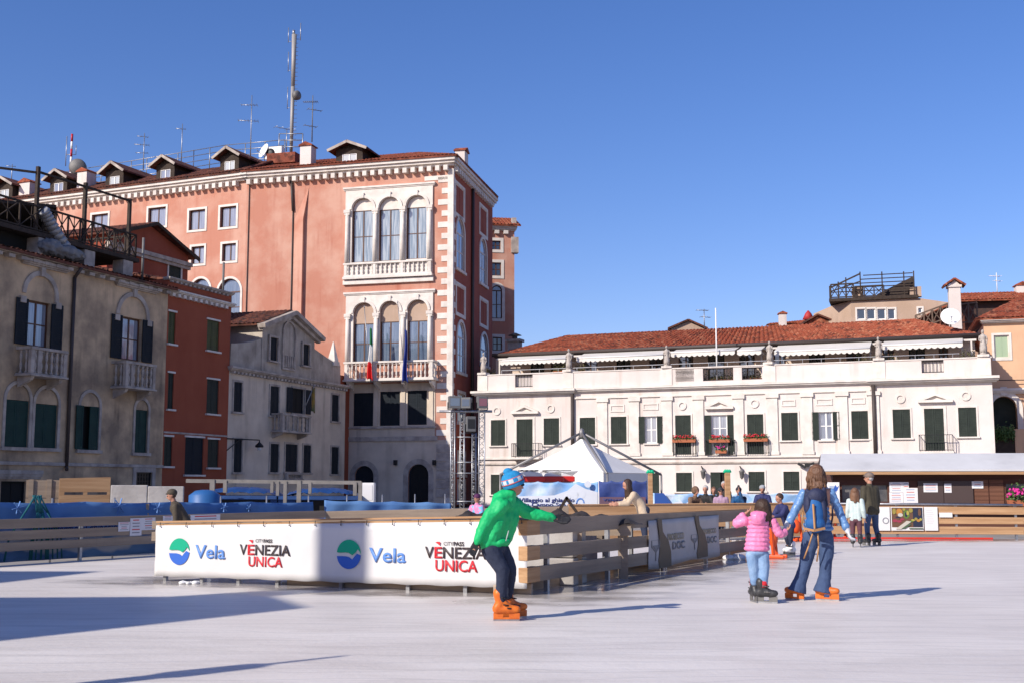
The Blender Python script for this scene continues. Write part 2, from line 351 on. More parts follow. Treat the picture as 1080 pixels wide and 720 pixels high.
def railing(P, s0, s1, z0, z1, proj, nb, m=None, name='iron_railing', slab=True, mid=False):
    b = MB(); m = m or iron
    for z in (z1, z0 + 0.08): b.bar((s0, -proj, z), (s1, -proj, z), 0.035)
    for x in (s0, s1):
        b.bar((x, -proj, z1), (x, -0.01, z1), 0.035); b.bar((x, -proj, z0 + .08), (x, -0.01, z0 + .08), 0.03)
        for k in range(3): b.bar((x, -proj * (k + .5) / 3, z0 + .08), (x, -proj * (k + .5) / 3, z1), 0.02)
    for i in range(nb + 1):
        x = s0 + (s1 - s0) * i / nb; b.bar((x, -proj, z0 + 0.03), (x, -proj, z1), 0.022)
    o = b.build(name, m, P)
    if slab:
        k = MB(); k.box(s0 - .08, s1 + .08, -proj - .08, -0.004, z0 - 0.12, z0); k.build('slab', whites, o, bevel=.01)
    return o
def cornice(P, s0, s1, z, h, proj, m, dent=0.0, dh=0.0, name='cornice', back=0.3, dm=None, y0=0.0):
    """moulded band with its top at z; optional dentil blocks hanging below"""
    b = MB(); b.box(s0 - proj * .5, s1 + proj * .5, y0 - proj, y0 + back, z - h * .45, z); b.box(s0 - proj * .4, s1 + proj * .4, y0 - proj * .75, y0 + back, z - h * .75, z - h * .45 - .002); b.box(s0 - proj * .2, s1 + proj * .2, y0 - proj * .4, y0 + back, z - h, z - h * .75 - .002)
    if dent:
        n = int((s1 - s0) / dent)
        for i in range(n):
            x = s0 + dent * (i + .25); b.box(x, x + dent * .5, y0 - proj * .72, y0 + 0.02, z - h - dh, z - h - .002)
    return b.build(name, m, P)
def band(P, s0, s1, z0, z1, proj, m, name='string_course'):
    b = MB(); b.box(s0, s1, -proj, 0.05, z0, z1); return b.build(name, m, P, bevel=min(.02, proj * .4))
def pediment(P, s0, s1, z0, z1, m, proj=0.22):
    zb = z0 + (z1 - z0) * 0.28; c = (s0 + s1) / 2; b = MB(); b.box(s0, s1, -proj, 0.03, z0, zb - .002)
    out = [(s0, zb), (c, z1), (s1, zb)]; t = (z1 - zb) * .36; k = (s1 - s0) / 2 * .36
    b.ring([(s0 + k, zb + 0.001), (c, z1 - t), (s1 - k, zb + 0.001)], out, -proj, 0.03); b.prism([(s0 + k * .5, zb), (s1 - k * .5, zb), (c, z1 - t * .5)], -0.08, 0.03)
    return b.build('pediment', m, P)
def roof_sheet(name, P, e0, e1, r1, r0, m, per=0.3, amp=0.06, rows=None, thick=0.12):
    """pantile roof slope: eave e0->e1, ridge r0->r1 (local points)"""
    e0, e1, r0, r1 = map(Vector, (e0, e1, r0, r1)); nx = max(2, int((e1 - e0).length / per)) * 6; sl = ((r0 - e0).length + (r1 - e1).length) / 2
    ny = rows or max(1, int(sl / 0.42)); nrm = (e1 - e0).cross(r0 - e0)
    if nrm.length < 1e-6: nrm = (e1 - e0).cross(r1 - e1)
    nrm.normalize()
    if nrm.z < 0: nrm = -nrm
    b = MB(); vs = []
    for j in range(ny):
        for e in (0, 1):
            t = (j + e) / ny
            for i in range(nx + 1):
                u = i / nx; p = (e0.lerp(e1, u)).lerp(r0.lerp(r1, u), t); ph = (i % 6) / 6
                hgt = amp * (1 - abs(2 * ph - 1) ** 2 * 2 if True else 0) * 0.5 + (0.035 if e == 0 else 0.0) + 0.012 * math.sin(i * 1.7 + j * 2.3)
                vs.append(p + nrm * hgt)
    fs = []; w = nx + 1
    for j in range(2 * ny - 1):
        for i in range(nx): fs.append((j * w + i, j * w + i + 1, (j + 1) * w + i + 1, (j + 1) * w + i))
    b.smooth = False; b.add(vs, fs)
    dn = -nrm * thick; b.add([e0, e1, r1, r0, e0 + dn, e1 + dn, r1 + dn, r0 + dn], [(7, 6, 5, 4), (0, 4, 5, 1), (1, 5, 6, 2), (2, 6, 7, 3), (3, 7, 4, 0)])
    return b.build(name, m, P, fixn=False)
def chimney(P, s0, s1, y0, y1, z0, z1, m, cap=tiles_red, name='chimney', flare=0.0):
    b = MB(); b.box(s0, s1, y0, y1, z0, z1 - .25 * (s1 - s0) - flare)
    if flare:
        a = z1 - .25 * (s1 - s0) - flare; b.add([(s0, y0, a), (s1, y0, a), (s1, y1, a), (s0, y1, a), (s0 - flare, y0 - flare, z1 - .25 * (s1 - s0)), (s1 + flare, y0 - flare, z1 - .25 * (s1 - s0)), (s1 + flare, y1 + flare, z1 - .25 * (s1 - s0)), (s0 - flare, y1 + flare, z1 - .25 * (s1 - s0))], [(0, 1, 5, 4), (1, 2, 6, 5), (2, 3, 7, 6), (3, 0, 4, 7), (4, 5, 6, 7)])
    o = b.build(name, m, P, bevel=.01); k = MB(); zz = z1 - .25 * (s1 - s0) + .003; e = .1 + flare
    k.box(s0 - e, s1 + e, y0 - e, y1 + e, zz, zz + .07); c = (s0 + s1) / 2
    k.add([(s0 - e, y0 - e, zz + .072), (s1 + e, y0 - e, zz + .072), (s1 + e, y1 + e, zz + .072), (s0 - e, y1 + e, zz + .072), (c, y0 - e, z1 + .1 + flare * .7), (c, y1 + e, z1 + .1 + flare * .7)], [(0, 1, 4), (2, 3, 5), (0, 4, 5, 3), (1, 2, 5, 4), (3, 2, 1, 0)])
    k.build('chimney_cap', cap, o); return o
def pipe(P, pts, r, m=None, name='downpipe'):
    b = MB(); b.path(pts, r, 8)
    return b.build(name, m or copper, P)
def antenna(loc, h, booms, label, m=None, group='rooftop antennas', rz=0.3):
    """yagi aerial on a thin mast; booms = [(height, boom length, elements, direction)]"""
    t = empty('antenna', loc, rz, label, 'antenna', group); b = MB(); b.tube((0, 0, 0), (0, 0, h), 0.045, 0.03, 8); b.build('mast', m or steel, t)
    for z, L, n, a in booms:
        k = MB(); c, s = math.cos(a), math.sin(a); k.tube((-c * L * .35, -s * L * .35, z), (c * L * .65, s * L * .65, z), 0.025, n=6)
        for i in range(n):
            f = -0.33 + i / max(1, n - 1) * .96; el = L * (.30 - .10 * i / n); x, y = c * L * f, s * L * f; k.tube((x + s * el, y - c * el, z), (x - s * el, y + c * el, z), 0.016, n=5)
        k.build('boom', m or steel, t)
    return t
# ================================================================== PINK PALACE (front, side)
A = at(478, 166, 83.4); zE = A.z; Bp = atz(261, 182.3, zE)
FP = Frame(Bp, A); L0 = FP.len                       # front: seam (left) -> corner (right)
pal = fempty('palace', FP, 'tall pink plaster palace with white arched triple windows and quoined corner', 'palace')
def rc(f, *a): return f.rect(*a)
# main openings
up = [rc(FP, 371.7, 209.8, 393.8, 277), rc(FP, 400, 208.5, 422.3, 275.5), rc(FP, 429, 206.7, 450.5, 273.5)]
lo = [rc(FP, 373, 319.6, 394.6, 384), rc(FP, 401, 318, 421.7, 383.5), rc(FP, 430, 316.5, 451.5, 383)]
mz = [rc(FP, 373, 414, 393.8, 449), rc(FP, 401, 412.5, 422, 448.5), rc(FP, 430, 411.5, 450.4, 447.5)]
s1_, sw = FP.sz(442, 500)[0], FP.sz(385, 500)[0]
dA = (FP.sz(374, 510)[0], FP.sz(394, 510)[0], 0.0, FP.sz(384, 490.8)[1]); dB = (FP.sz(430.6, 510)[0], FP.sz(452, 510)[0], 0.0, FP.sz(441, 489)[1])
holes = [hole(*q, True) for q in up + lo] + [hole(*q) for q in mz] + [hole(*q, True) for q in (dA, dB)]
zC = FP.sz(478, 172)[1]; zpl = FP.sz(420, 464)[1]
o = wall('front_wall', [(0, 0), (L0, 0), (L0, zE - .3), (0, zE - .3)], holes, pinkp, pal, 0.3)
# stone cladding of the lower storeys (3 cm proud), with the same openings
zst = FP.sz(420, 404)[1]; sL = FP.sz(364, 430)[0]; sR = FP.sz(459, 430)[0]
cl = [hole(*q) for q in mz]
wall('mezzanine_stone', [(sL, zpl), (sR, zpl), (sR, zst), (sL, zst)], cl, creamp, pal, 0.06, -0.05, 0.04)
wall('ground_floor_wall', [(0, 0), (L0 - .003, 0), (L0 - .003, zpl - .004), (0, zpl - .004)], [hole(*q, True) for q in (dA, dB)], creamp, pal, 0.06, -0.04, 0.03)
band(pal, sL - .2, sR + .2, FP.sz(420, 464)[1] - .05, FP.sz(420, 460)[1], 0.14, stoneold)
band(pal, sL - .1, sR + .1, FP.sz(420, 451.5)[1], FP.sz(420, 449.5)[1], 0.16, stoneold)
for x in (365.5, 397, 425.5, 455): 
    s = FP.sz(x, 430)[0]; b = MB(); b.box(s - .16, s + .16, -.13, 0, FP.sz(x, 449)[1], FP.sz(x, 409)[1]); b.box(s - .22, s + .22, -.17, 0, FP.sz(x, 412)[1], FP.sz(x, 408)[1]); b.build('pilaster', creamp, pal)
for q in mz: window(pal, q, style='shut', shut=navy, fr=navy, d=0.12)
for i, (g, kind) in enumerate(((up, 0), (lo, 1))):
    # carved stone screen round the three arches
    if kind == 0: sa, sb, za, zb = FP.sz(364.6, 250)[0], FP.sz(456.7, 250)[0], FP.sz(410, 290)[1], FP.sz(410, 197.5)[1]
    else: sa, sb, za, zb = FP.sz(365, 350)[0], FP.sz(457, 350)[0], FP.sz(410, 384)[1], FP.sz(410, 309)[1]
    wall('window_screen', [(sa, za), (sb, za), (sb, zb), (sa, zb)], [hole(*q, True) for q in g] if kind == 0 else [hole(q[0], q[1], za + .01, q[3], True) for q in g], whites, pal, 0.2, -0.13, 0.12)
    cornice(pal, sa - .05, sb + .05, zb + .12, .28, .25, whites, back=.02)
    for q in g:
        b = MB(); w = q[1] - q[0]; b.ring(hole(q[0] - .02, q[1] + .02, q[3] - w / 2, q[3] + .02, True)[1:], hole(q[0] - .2, q[1] + .2, q[3] - w / 2, q[3] + .2, True)[1:], -0.21, -0.12, closed=False)
        b.box((q[0] + q[1]) / 2 - .12, (q[0] + q[1]) / 2 + .12, -.27, -.12, q[3] + .0, q[3] + .38); b.build('arch_moulding', whites, pal)
        tz = q[3] - w / 2 - (.05 if kind == 0 else .7)
        window(pal, q, True, 'glass', brownw, g_curtain if kind == 0 else g_blue, nv=2, nh=1, transom=tz, tym=(whites if kind == 0 else tanp), d=0.16)
    xs = [sa + .2] + [(g[k][1] + g[k + 1][0]) / 2 for k in (0, 1)] + [sb - .2]; zt = g[0][3] - (g[0][1] - g[0][0]) / 2
    for x in xs:
        b = MB(); b.tube((x, -.22, za + (0 if kind else FP.sz(410, 276)[1] - za)), (x, -.22, zt - .25), .17, .14, 12); b.box(x - .24, x + .24, -.38, -.12, zt - .25, zt - .02); b.box(x - .2, x + .2, -.34, -.12, zt - .4, zt - .252); b.build('column', whites, pal)
    if kind == 0:
        zb0 = FP.sz(410, 290)[1]; zb1 = FP.sz(410, 276.5)[1]
        r = balcony(pal, sa, sb, zb0 - .25, zb1, .32, whites, 18, 0, piers=[sa + .15, xs[1], xs[2], sb - .15], slab=.3)
        band(pal, sa - .1, sb + .1, zb0 - .62, zb0 - .3, .2, whites)
zb0 = FP.sz(409, 402.5)[1]; zb1 = FP.sz(409, 382)[1]
bl, br = FP.sz(362.5, 390, -1.1)[0], FP.sz(456.7, 390, -1.1)[0]
balcony(pal, bl, br, zb0, zb1, 1.1, whites, 21, 4, piers=[bl + .15, bl + (br - bl) * .34, bl + (br - bl) * .66, br - .15], slab=.2, bk_h=.6)
for q in (dA, dB):
    window(pal, q, True, 'door', navy, shut=navy if q is dA else darkint, sur=.38, surm=stoneold, name='arched_door', d=.2)
for x in (418, 459):
    s = FP.sz(x, 486)[0]; z = FP.sz(x, 487)[1]; b = MB(); b.box(s - .1, s + .1, -.35, -.04, z - .2, z + .15); b.build('wall_lamp', iron, pal)
# ashlar coursing at the door level
b = MB(); z = FP.sz(466, 524)[1]
for k in range(6): b.box(FP.sz(460.5, 500)[0], L0 + .02, -.10, -.04, z + k * .62, z + k * .62 + .57)
b.build('ashlar_blocks', stoneold, pal)
# quoins on the corner
b = MB(); z = 4.9; k = 0; s_in = FP.sz(471.8, 300)[0]; s_out = FP.sz(461.5, 300)[0]
b.box(s_in, L0 + .05, -.05, .25, 0.0, zE - .85)
while z < zE - 1.2:
    b.box(s_out + (k % 2) * 0.28, s_in + .002, -.045, .01, z, z + .40); z += .82; k += 1
b.box(FP.sz(448, 184)[0], s_in, -.045, .01, zE - 1.6, zE - 1.28); b.build('corner_quoins', whites, pal)
cornice(pal, 0, L0, zE - .02, .62, .62, whites, .62, .36)
pipe(pal, [(FP.sz(308, 195)[0], -.12, zE - .9), (FP.sz(308, 300)[0], -.12, FP.sz(308, 223)[1])], .10)
pipe(pal, [(FP.sz(307.7, 300)[0], -.06, FP.sz(308, 222)[1]), (FP.sz(307.7, 300)[0], -.06, 8)], .05)
sx0, sx1 = FP.sz(309, 300)[0], FP.sz(320, 300)[0]; zt0, zt1 = FP.sz(320, 232)[1], FP.sz(325, 197)[1]; sx2 = FP.sz(326, 200)[0]
b = MB(); b.add([(sx0, -.02, 0), (sx1, -.30, 0), (sx1, 0, 0), (sx0, -.02, zt0), (sx1, -.30, zt0), (sx1, 0, zt0), (sx2, -.004, zt1), (sx0, -.02, zt1)], [(0, 1, 4, 3), (1, 2, 5, 4), (3, 4, 6, 7), (4, 5, 6)]); b.build('flue', pinkp, pal)
# ---- side (turned away from the sun)
FS = Frame(A, atz(519.5, 208.5, zE)); SL = FS.len; sr = empty('side_wall', (L0, 0, 0), FS.rot - FP.rot, parent=pal)
sideq = [((480.3, 197, 489.3, 228), 0, 0), ((506, 220, 513.5, 248), 0, 0), ((481.3, 231, 489.7, 285), 1, 1), ((506, 252.5, 513, 300), 1, 1), ((481.2, 302.5, 490, 332), 0, 0), ((506.3, 317.5, 514, 343.5), 0, 0), ((482.2, 340, 490.4, 392.5), 1, 1), ((506.8, 352.5, 514.6, 385), 1, 1), ((483, 415, 490, 445), 0, 1), ((483, 478, 490, 500), 0, 1), ((483, 508, 490, 528), 0, 1)]
qs = [(FS.rect(*r), a, g) for r, a, g in sideq]
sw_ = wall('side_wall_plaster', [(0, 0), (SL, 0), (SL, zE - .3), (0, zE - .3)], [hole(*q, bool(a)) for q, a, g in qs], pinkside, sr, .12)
sw_.name = 'side_plaster'; sr.name = 'side_face'
for q, a, g in qs:
    if g: window(sr, q, bool(a), 'glass', whites, g_dark if q[3] < 12 else g_lace, sur=.22, d=.08, sill=.2)
    else: window(sr, q, False, 'door', whites, shut=pinkside, sur=.2, d=.02, name='blind_window')
b = MB(); z = 4.9; k = 0
while z < zE - 1.2: b.box(0.02, .5 + (k % 2) * .25, -.045, .01, z, z + .40); z += .82; k += 1
b.build('side_quoins', whites, sr); cornice(sr, 0, SL, zE - .025, .62, .42, whites, .62, .36)
pipe(sr, [(FS.sz(497, 300)[0], -.12, zE - 1), (FS.sz(497, 300)[0], -.12, 4)], .12)
# ---- body behind and hipped roof
DEP = SL; b = MB(); cr = FS.u * SL
def toP(p):  # world -> palace local
    q = Vector(p) - FP.O; return Vector((q.dot(FP.u), q.dot(FP.v), q.z))
back = toP(FS.O + FS.u * SL)
b.add([(0, .32, 0), (L0 - .33, .32, 0), (back.x - .33, back.y, 0), (0, back.y, 0), (0, .32, zE - .35), (L0 - .33, .32, zE - .35), (back.x - .33, back.y, zE - .35), (0, back.y, zE - .35)], [(0, 1, 5, 4), (1, 2, 6, 5), (2, 3, 7, 6), (3, 0, 4, 7), (4, 5, 6, 7)])
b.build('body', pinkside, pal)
zr = zE + 2.5; rg = Vector((L0 - 5.0, 6.5, zr)); ov = .75
roof_sheet('roof', pal, (-.2, -ov, zE), (L0 + .5, -ov, zE), rg, (-.2, 6.5, zr), tiles_old2)
roof_sheet('roof', pal, (L0 + .5, -ov, zE), (back.x + .5, back.y, zE), (back.x - 5, back.y, zr), rg, tiles_old2)
cx = FP.sz(322.5, 160)[0]; chimney(pal, FP.sz(316.3, 165, .2)[0], FP.sz(328, 165, .2)[0], .2, 1.1, zE - .1, FP.sz(322, 150)[1], whitep)
cs = FS.sz(492, 165, 1.4)[0]; chimney(sr, FS.sz(487.5, 170, 1.4)[0], FS.sz(487.5, 170, 1.4)[0] + 1.1, 1.2, 2.0, zE - .1, FS.sz(490, 158, 1.4)[1], whitep)
def dormer(P, f, px, ypk, w, wz0, wz1, pane, yd=1.3, L=4.0, nn=2):
    """roof dormer: timber front with window, side walls, little gable roof running back"""
    c, zp = f.sz(px, ypk, yd); zt = f.sz(px, wz0, yd)[1]; zb = f.sz(px, wz1, yd)[1]; h = w / 2
    b = MB(); bw = h * .80; ze = zt + .42
    b.prism([(c - bw, zb - .5), (c + bw, zb - .5), (c + bw, ze), (c, zp - .22), (c - bw, ze)], yd + .06, yd + L); root = b.build('dormer', darkw, P)
    f2 = MB(); f2.box(c - bw - .02, c - h * .45, yd - .06, yd + .05, zb - .3, ze); f2.box(c + h * .45, c + bw + .02, yd - .06, yd + .05, zb - .3, ze); f2.box(c - bw, c + bw, yd - .06, yd + .05, zb - .3, zb); f2.box(c - bw, c + bw, yd - .07, yd + .05, zt, ze); f2.build('dormer_frame', darkw, root)
    wn = MB(); wn.ring([(c - h * .40, zb + .06), (c + h * .40, zb + .06), (c + h * .40, zt - .06), (c - h * .40, zt - .06)], [(c - h * .45, zb), (c + h * .45, zb), (c + h * .45, zt), (c - h * .45, zt)], yd - .03, yd + .04)
    if nn == 2: wn.box(c - .04, c + .04, yd - .03, yd + .04, zb, zt)
    wn = wn.build('window_frame', whitef, root); p = MB(); p.box(c - h * .41, c + h * .41, yd + .005, yd + .03, zb + .05, zt - .05); p.build('pane', pane, root)
    rf = MB(); ex = h * 1.2; t = .14; za = zt + .44
    for sg in (-1, 1):
        rf.add([(c, yd - .55, zp), (c + sg * ex, yd - .55, za - .12), (c + sg * ex, yd + L, za - .12), (c, yd + L, zp), (c, yd - .55, zp - t), (c + sg * ex, yd - .55, za - .12 - t), (c + sg * ex, yd + L, za - .12 - t), (c, yd + L, zp - t)], [(0, 1, 2, 3), (7, 6, 5, 4), (0, 4, 5, 1), (1, 5, 6, 2)])
    rf.build('dormer_roof', tiles_old, root)
    bb = MB()
    for sg in (-1, 1): bb.bar((c, yd - .58, zp - .12), (c + sg * ex, yd - .58, za - .24), .06, .2)
    bb.build('barge_board', stoneold, root)
dormer(pal, FP, 369, 149.5, 2.6, 162.5, 171.5, g_white, .9)
# ================================================================== PINK WING (left part, bends away)
FW = Frame(atz(0, 214.5, zE), Bp); WL = FW.len
FWx = Frame(FW.O - FW.u * 8, Bp); OFF = 8
wing = fempty('palace_wing', FW, 'long pink wing left of the palace with a row of roof dormers', 'building')
wq = [((97, 226, 114, 241.5), 0), ((156.5, 219, 175, 239), 0), ((199.5, 221.5, 216.5, 242.5), 0), ((232.3, 218, 249.3, 239.5), 0), ((202, 260, 215.5, 278.5), 0), ((234.5, 257, 249, 275.5), 0), ((201, 294, 221, 340), 1), ((230, 294, 253.5, 340), 1)]
qs = [(FW.rect(*r), a) for r, a in wq]
wall('front_wall', [(-8, 0), (WL, 0), (WL, zE - .3), (-8, zE - .3)], [hole(*q, bool(a)) for q, a in qs], pinkp, wing, .3, 0, 10)
for q, a in qs: window(wing, q, bool(a), 'glass', brownw, g_blue if a else g_lace, nv=2, nh=1 if a else 0, sur=.17, d=.2, surm=whites, sill=0 if not a else .1)
cornice(wing, -8, WL, zE - .02, .62, .62, whites, .62, .36)
roof_sheet('roof', wing, (-8, -.75, zE), (WL, -.75, zE), (WL, 3.2, zE + 1.75), (-8, 3.2, zE + 1.75), tiles_old)
b = MB(); b.box(-8, WL, 3.2, 12, zE + .3, zE + 1.6); b.build('flat_roof', leadg, wing)
pipe(wing, [(FW.sz(260.5, 300)[0], -.03, zE - .9), (FW.sz(260.5, 300)[0], -.03, 8)], .035)
for px, yp, w, a, c_, pn in ((10, 187, 2.2, 200, 213, g_white), (67, 179, 2.2, 193, 205.5, g_lace), (126, 171, 2.2, 186, 199, g_white), (179.5, 164.5, 2.15, 179, 192.5, g_lace), (247, 155.5, 2.1, 170, 184, g_white)):
    dormer(wing, FW, px - 4, yp, w, a, c_, pn, .25, 4.4, 2)
chimney(wing, FW.sz(20, 200, .6)[0], FW.sz(31, 200, .6)[0], .6, 1.7, zE, FW.sz(26, 189, .6)[1], whitep)
chimney(wing, FW.sz(81, 195, .6)[0], FW.sz(91, 195, .6)[0], .6, 1.7, zE, FW.sz(87, 178, .6)[1], whitep)
# roof railing behind the dormers
def steel_rail(name, pts, h, label, cat, n=3, r=.03, m=None, posts=None):
    o = Vector(pts[0]); t = empty(name, o, 0, label, cat); b = MB(); pp = [Vector(p) - o for p in pts]
    for k in range(n):
        for a, c in zip(pp, pp[1:]): b.tube(a + Vector((0, 0, h * (k + 1) / n)), c + Vector((0, 0, h * (k + 1) / n)), r, n=5)
    b.build('rail', m or steel, t)
    for a, c in zip(pp, pp[1:]):
        k = max(1, int((c - a).length / 1.6))
        for i in range(k + 1): b = MB(); p = a.lerp(c, i / k); b.tube(p, p + Vector((0, 0, h)), r * 1.2, n=5); b.build('post', m or steel, t)
    return t
def onw(px, py, d, f=FW):  # world point on plane parallel to the frame at depth d
    s, z = f.sz(px, py, d); return f.w(s, d, z)
steel_rail('roof_railing', [onw(60, 205, 6), onw(238, 177, 6), onw(300, 172, 6, FP)], 1.9, 'long thin steel safety railing on the roof behind the dormers', 'railing', 4, .035)
t = steel_rail('roof_railing', [onw(294, 162, 5, FP), onw(319, 162, 5, FP)], 1.6, 'small steel railing cage at the foot of the tall radio mast', 'railing', 3, .04)
b = MB(); s, z = FP.sz(307, 165, 5); b.box(s - 1.2, s + 1.2, 3.2, 6.8, z - 1.0, z - .2); b.box(s - .6, s + .8, 3.6, 6, z - 2.5, z - 1.0); b.build('roof_hatch', tiles_old2, pal)
# tall mast
p = onw(307, 160, 5.4, FP); mt = empty('radio_mast', (p.x, p.y, p.z), 0, 'tall steel radio mast on the palace roof with whip aerials on top', 'mast')
hM = onw(307, 37, 5.4, FP).z - p.z; b = MB(); b.tube((0, 0, 0), (0.03, 0, hM * .55), .13, .16, 10); b.tube((0.03, 0, hM * .55), (0.05, 0, hM), .15, .2, 10)
for k in range(26): b.tube((.0, 0, 1 + k * hM / 28), (.38, 0, 1 + k * hM / 28), .02, n=4)
b.build('pole', mat('mast_grey', (.32, .30, .28), .6, metal=.3), mt)
for x, z0, z1, r in ((-.42, hM * .93, hM * 1.06, .03), (.55, hM * .95, hM * 1.1, .035), (-.38, hM * .68, hM * .85, .03), (-.38, hM * .36, hM * .55, .03), (0, hM, hM + .35, .12)):
    b = MB(); b.tube((x, 0, z0), (x, 0, z1), r, n=6); b.tube((x, 0, z0 + .1), (0, 0, z0 + .1), .02, n=4); b.build('whip_aerial', steel, mt)
b = MB(); b.lathe([(.38, 0), (.38, .3), (.25, .42), (.02, .45)], n=16); o = b.build('drum_antenna', leadg, mt); o.location = (.25, -.1, hM * .47); o.rotation_euler = (R(90), 0, R(55))
def dish(loc, r, rz, el, label, m=None, group=None):
    t = empty('satellite_dish', loc, rz, label, 'satellite dish', group); b = MB(); b.smooth = True; n = 20
    prof = [(r * k / 6, .22 * r * (k / 6) ** 2) for k in range(7)]; vs = []; 
    for rr, z in prof + [(a, b_ - .02) for a, b_ in prof[::-1]]:
        for i in range(n): vs.append((rr * math.cos(2 * math.pi * i / n), rr * math.sin(2 * math.pi * i / n), z))
    b.add(vs, [(j * n + i, j * n + (i + 1) % n, (j + 1) * n + (i + 1) % n, (j + 1) * n + i) for j in range(13) for i in range(n)]); o = b.build('reflector', m or whitef, t); o.rotation_euler = (R(90) - el, 0, 0); o.location = (0, 0, r)
    b = MB(); b.tube((0, .1, 0), (0, .1, r), .04); b.bar((0, 0, r * .3), (0, -r * 1.0, r * .9), .035); b.box(-.06, .06, -r * 1.1, -r * .95, r * .82, r * .98); b.build('feed_arm', steel, t)
dish(onw(279, 168, 4, FP), .62, R(-50), R(20), 'small white satellite dish standing on the palace roof beside the mast')
b = MB(); p = onw(290, 169, 4, FP); t = empty('air_conditioner', p, FP.rot, 'white boxed air conditioner unit on the palace roof behind the dish', 'air conditioner'); b.box(-.7, .7, -.3, .3, 0, 1.0); b.build('casing', whitef, t, bevel=.03)
b = MB(); b.lathe([(.36, 0), (.36, .03), (.1, .05)], n=16); o = b.build('fan_grille', blackp, t); o.rotation_euler = (R(90), 0, 0); o.location = (-.25, -.3, .5)
antenna(onw(264, 168, 4, FP), onw(264, 101, 4, FP).z - onw(264, 168, 4, FP).z, [(4.4, 1.3, 6, 2.9), (3.1, 1.6, 7, 3.0)], 'thin aerial with two booms just left of the tall mast')
antenna(onw(329, 150, .8, FP), onw(329, 101, .8, FP).z - onw(329, 150, .8, FP).z, [(3.1, 1.1, 8, 2.8), (2.5, 1.1, 3, .2), (1.2, 1.0, 3, 3.4)], 'dark aerial on the white chimney right of the tall mast', leadg)
antenna(onw(302, 160, 5.9, FP), 1.9, [(1.85, 1.6, 4, 3.5)], 'short low aerial beside the mast cage', steel)
antenna(onw(151, 180, 5), onw(151, 141, 5).z - onw(151, 180, 5).z, [(2.9, .9, 4, 3.3), (2.2, 1.2, 6, 3.1), (1.5, 1.0, 4, 3.0)], 'aerial with three short booms between two left dormers')
antenna(onw(191, 176, 5), onw(191, 131, 5).z - onw(191, 176, 5).z, [(3.2, .8, 3, 3.1)], 'very thin whip aerial above the fourth dormer')
antenna(onw(12, 193, 5), 1.7, [(1.5, .8, 4, 3.2)], 'small faint aerial behind the leftmost dormer')
p = onw(74, 190, 5); t = empty('radio_mast', p, 0, 'red and white banded radio mast at the far left of the pink roof', 'mast'); hh = onw(74, 142, 5).z - p.z
redb = mat('mast_red', (.45, .02, .03), .5)
for k in range(6): b = MB(); b.tube((0, 0, hh * k / 6), (0, 0, hh * (k + 1) / 6), .1, n=8); b.build('pole', redb if k % 2 else whitef, t)
b = MB(); b.tube((-.45, 0, hh * .3), (-.45, 0, hh * .95), .04, n=6); b.tube((-.45, 0, hh * .55), (.4, 0, hh * .55), .03, n=5); b.tube((.4, 0, hh * .55), (.4, 0, hh * .75), .03, n=5); b.build('whip_aerial', steel, t)
b = MB(); b.lathe([(.72, 0), (.72, .45), (.6, .6), (.05, .7)], n=20); o = b.build('drum_antenna', leadg, t); o.location = (.7, -.1, hh * .25); o.rotation_euler = (R(90), 0, R(10))
# flags on the palace balcony
def flag(px0, py0, px1, py1, cols, label, d=-1.35, topz=None):
    s0, z0 = FP.sz(px0, py0, d); s1, z1 = FP.sz(px1, py1, d); t = empty('flag', FP.w(s1, d, z1), FP.rot, label, 'flag', 'flags on the palace balcony')
    H = z0 - z1; b = MB(); b.tube((0, .2, -1.2), (s0 - s1, -.3, H), .035, .025, 8); b.lathe([(.05, 0), (.05, .06), (.01, .12)], (s0 - s1, -.3, H)); b.build('flag_pole', steel, t)
    n = len(cols)
    fl = MB(); N_ = 24; M_ = 10; vs = []; Hf = 3.6
    for j in range(N_ + 1):
        v = j / N_; wd = .16 + .34 * v ** 1.2
        for i in range(M_ + 1):
            u = i / M_; vs.append((.06 + (u - .35) * wd + .10 * math.sin(v * 5 + 1) * v, -.12 + .12 * math.sin(u * 9 + v * 3) * (.4 + v), Hf * (1 - v) - .95 - .25 * abs(u - .4)))
    fl.smooth = True
    for j in range(N_):
        for i in range(M_):
            fl.mi = min(n - 1, int((j / N_) * n)); k = j * (M_ + 1) + i; fl.add([vs[k], vs[k + 1], vs[k + M_ + 2], vs[k + M_ + 1]], [(0, 1, 2, 3)])
    o = fl.build('flag_cloth', cols, t); so = o.modifiers.new('s', 'SOLIDIFY'); so.thickness = .012
fg = mat('flag_green', (.01, .16, .05), .8); fw_ = mat('flag_white', (.75, .74, .72), .8); frd = mat('flag_red', (.65, .02, .02), .8); fb = mat('flag_blue', (.02, .04, .22), .8)
flag(386, 325, 390, 385, [fg, fw_, frd], 'Italian tricolour hanging limp from a pole on the palace balcony')
flag(421, 320, 427, 387, [fb, fb], 'dark blue flag hanging limp from the right pole on the palace balcony')
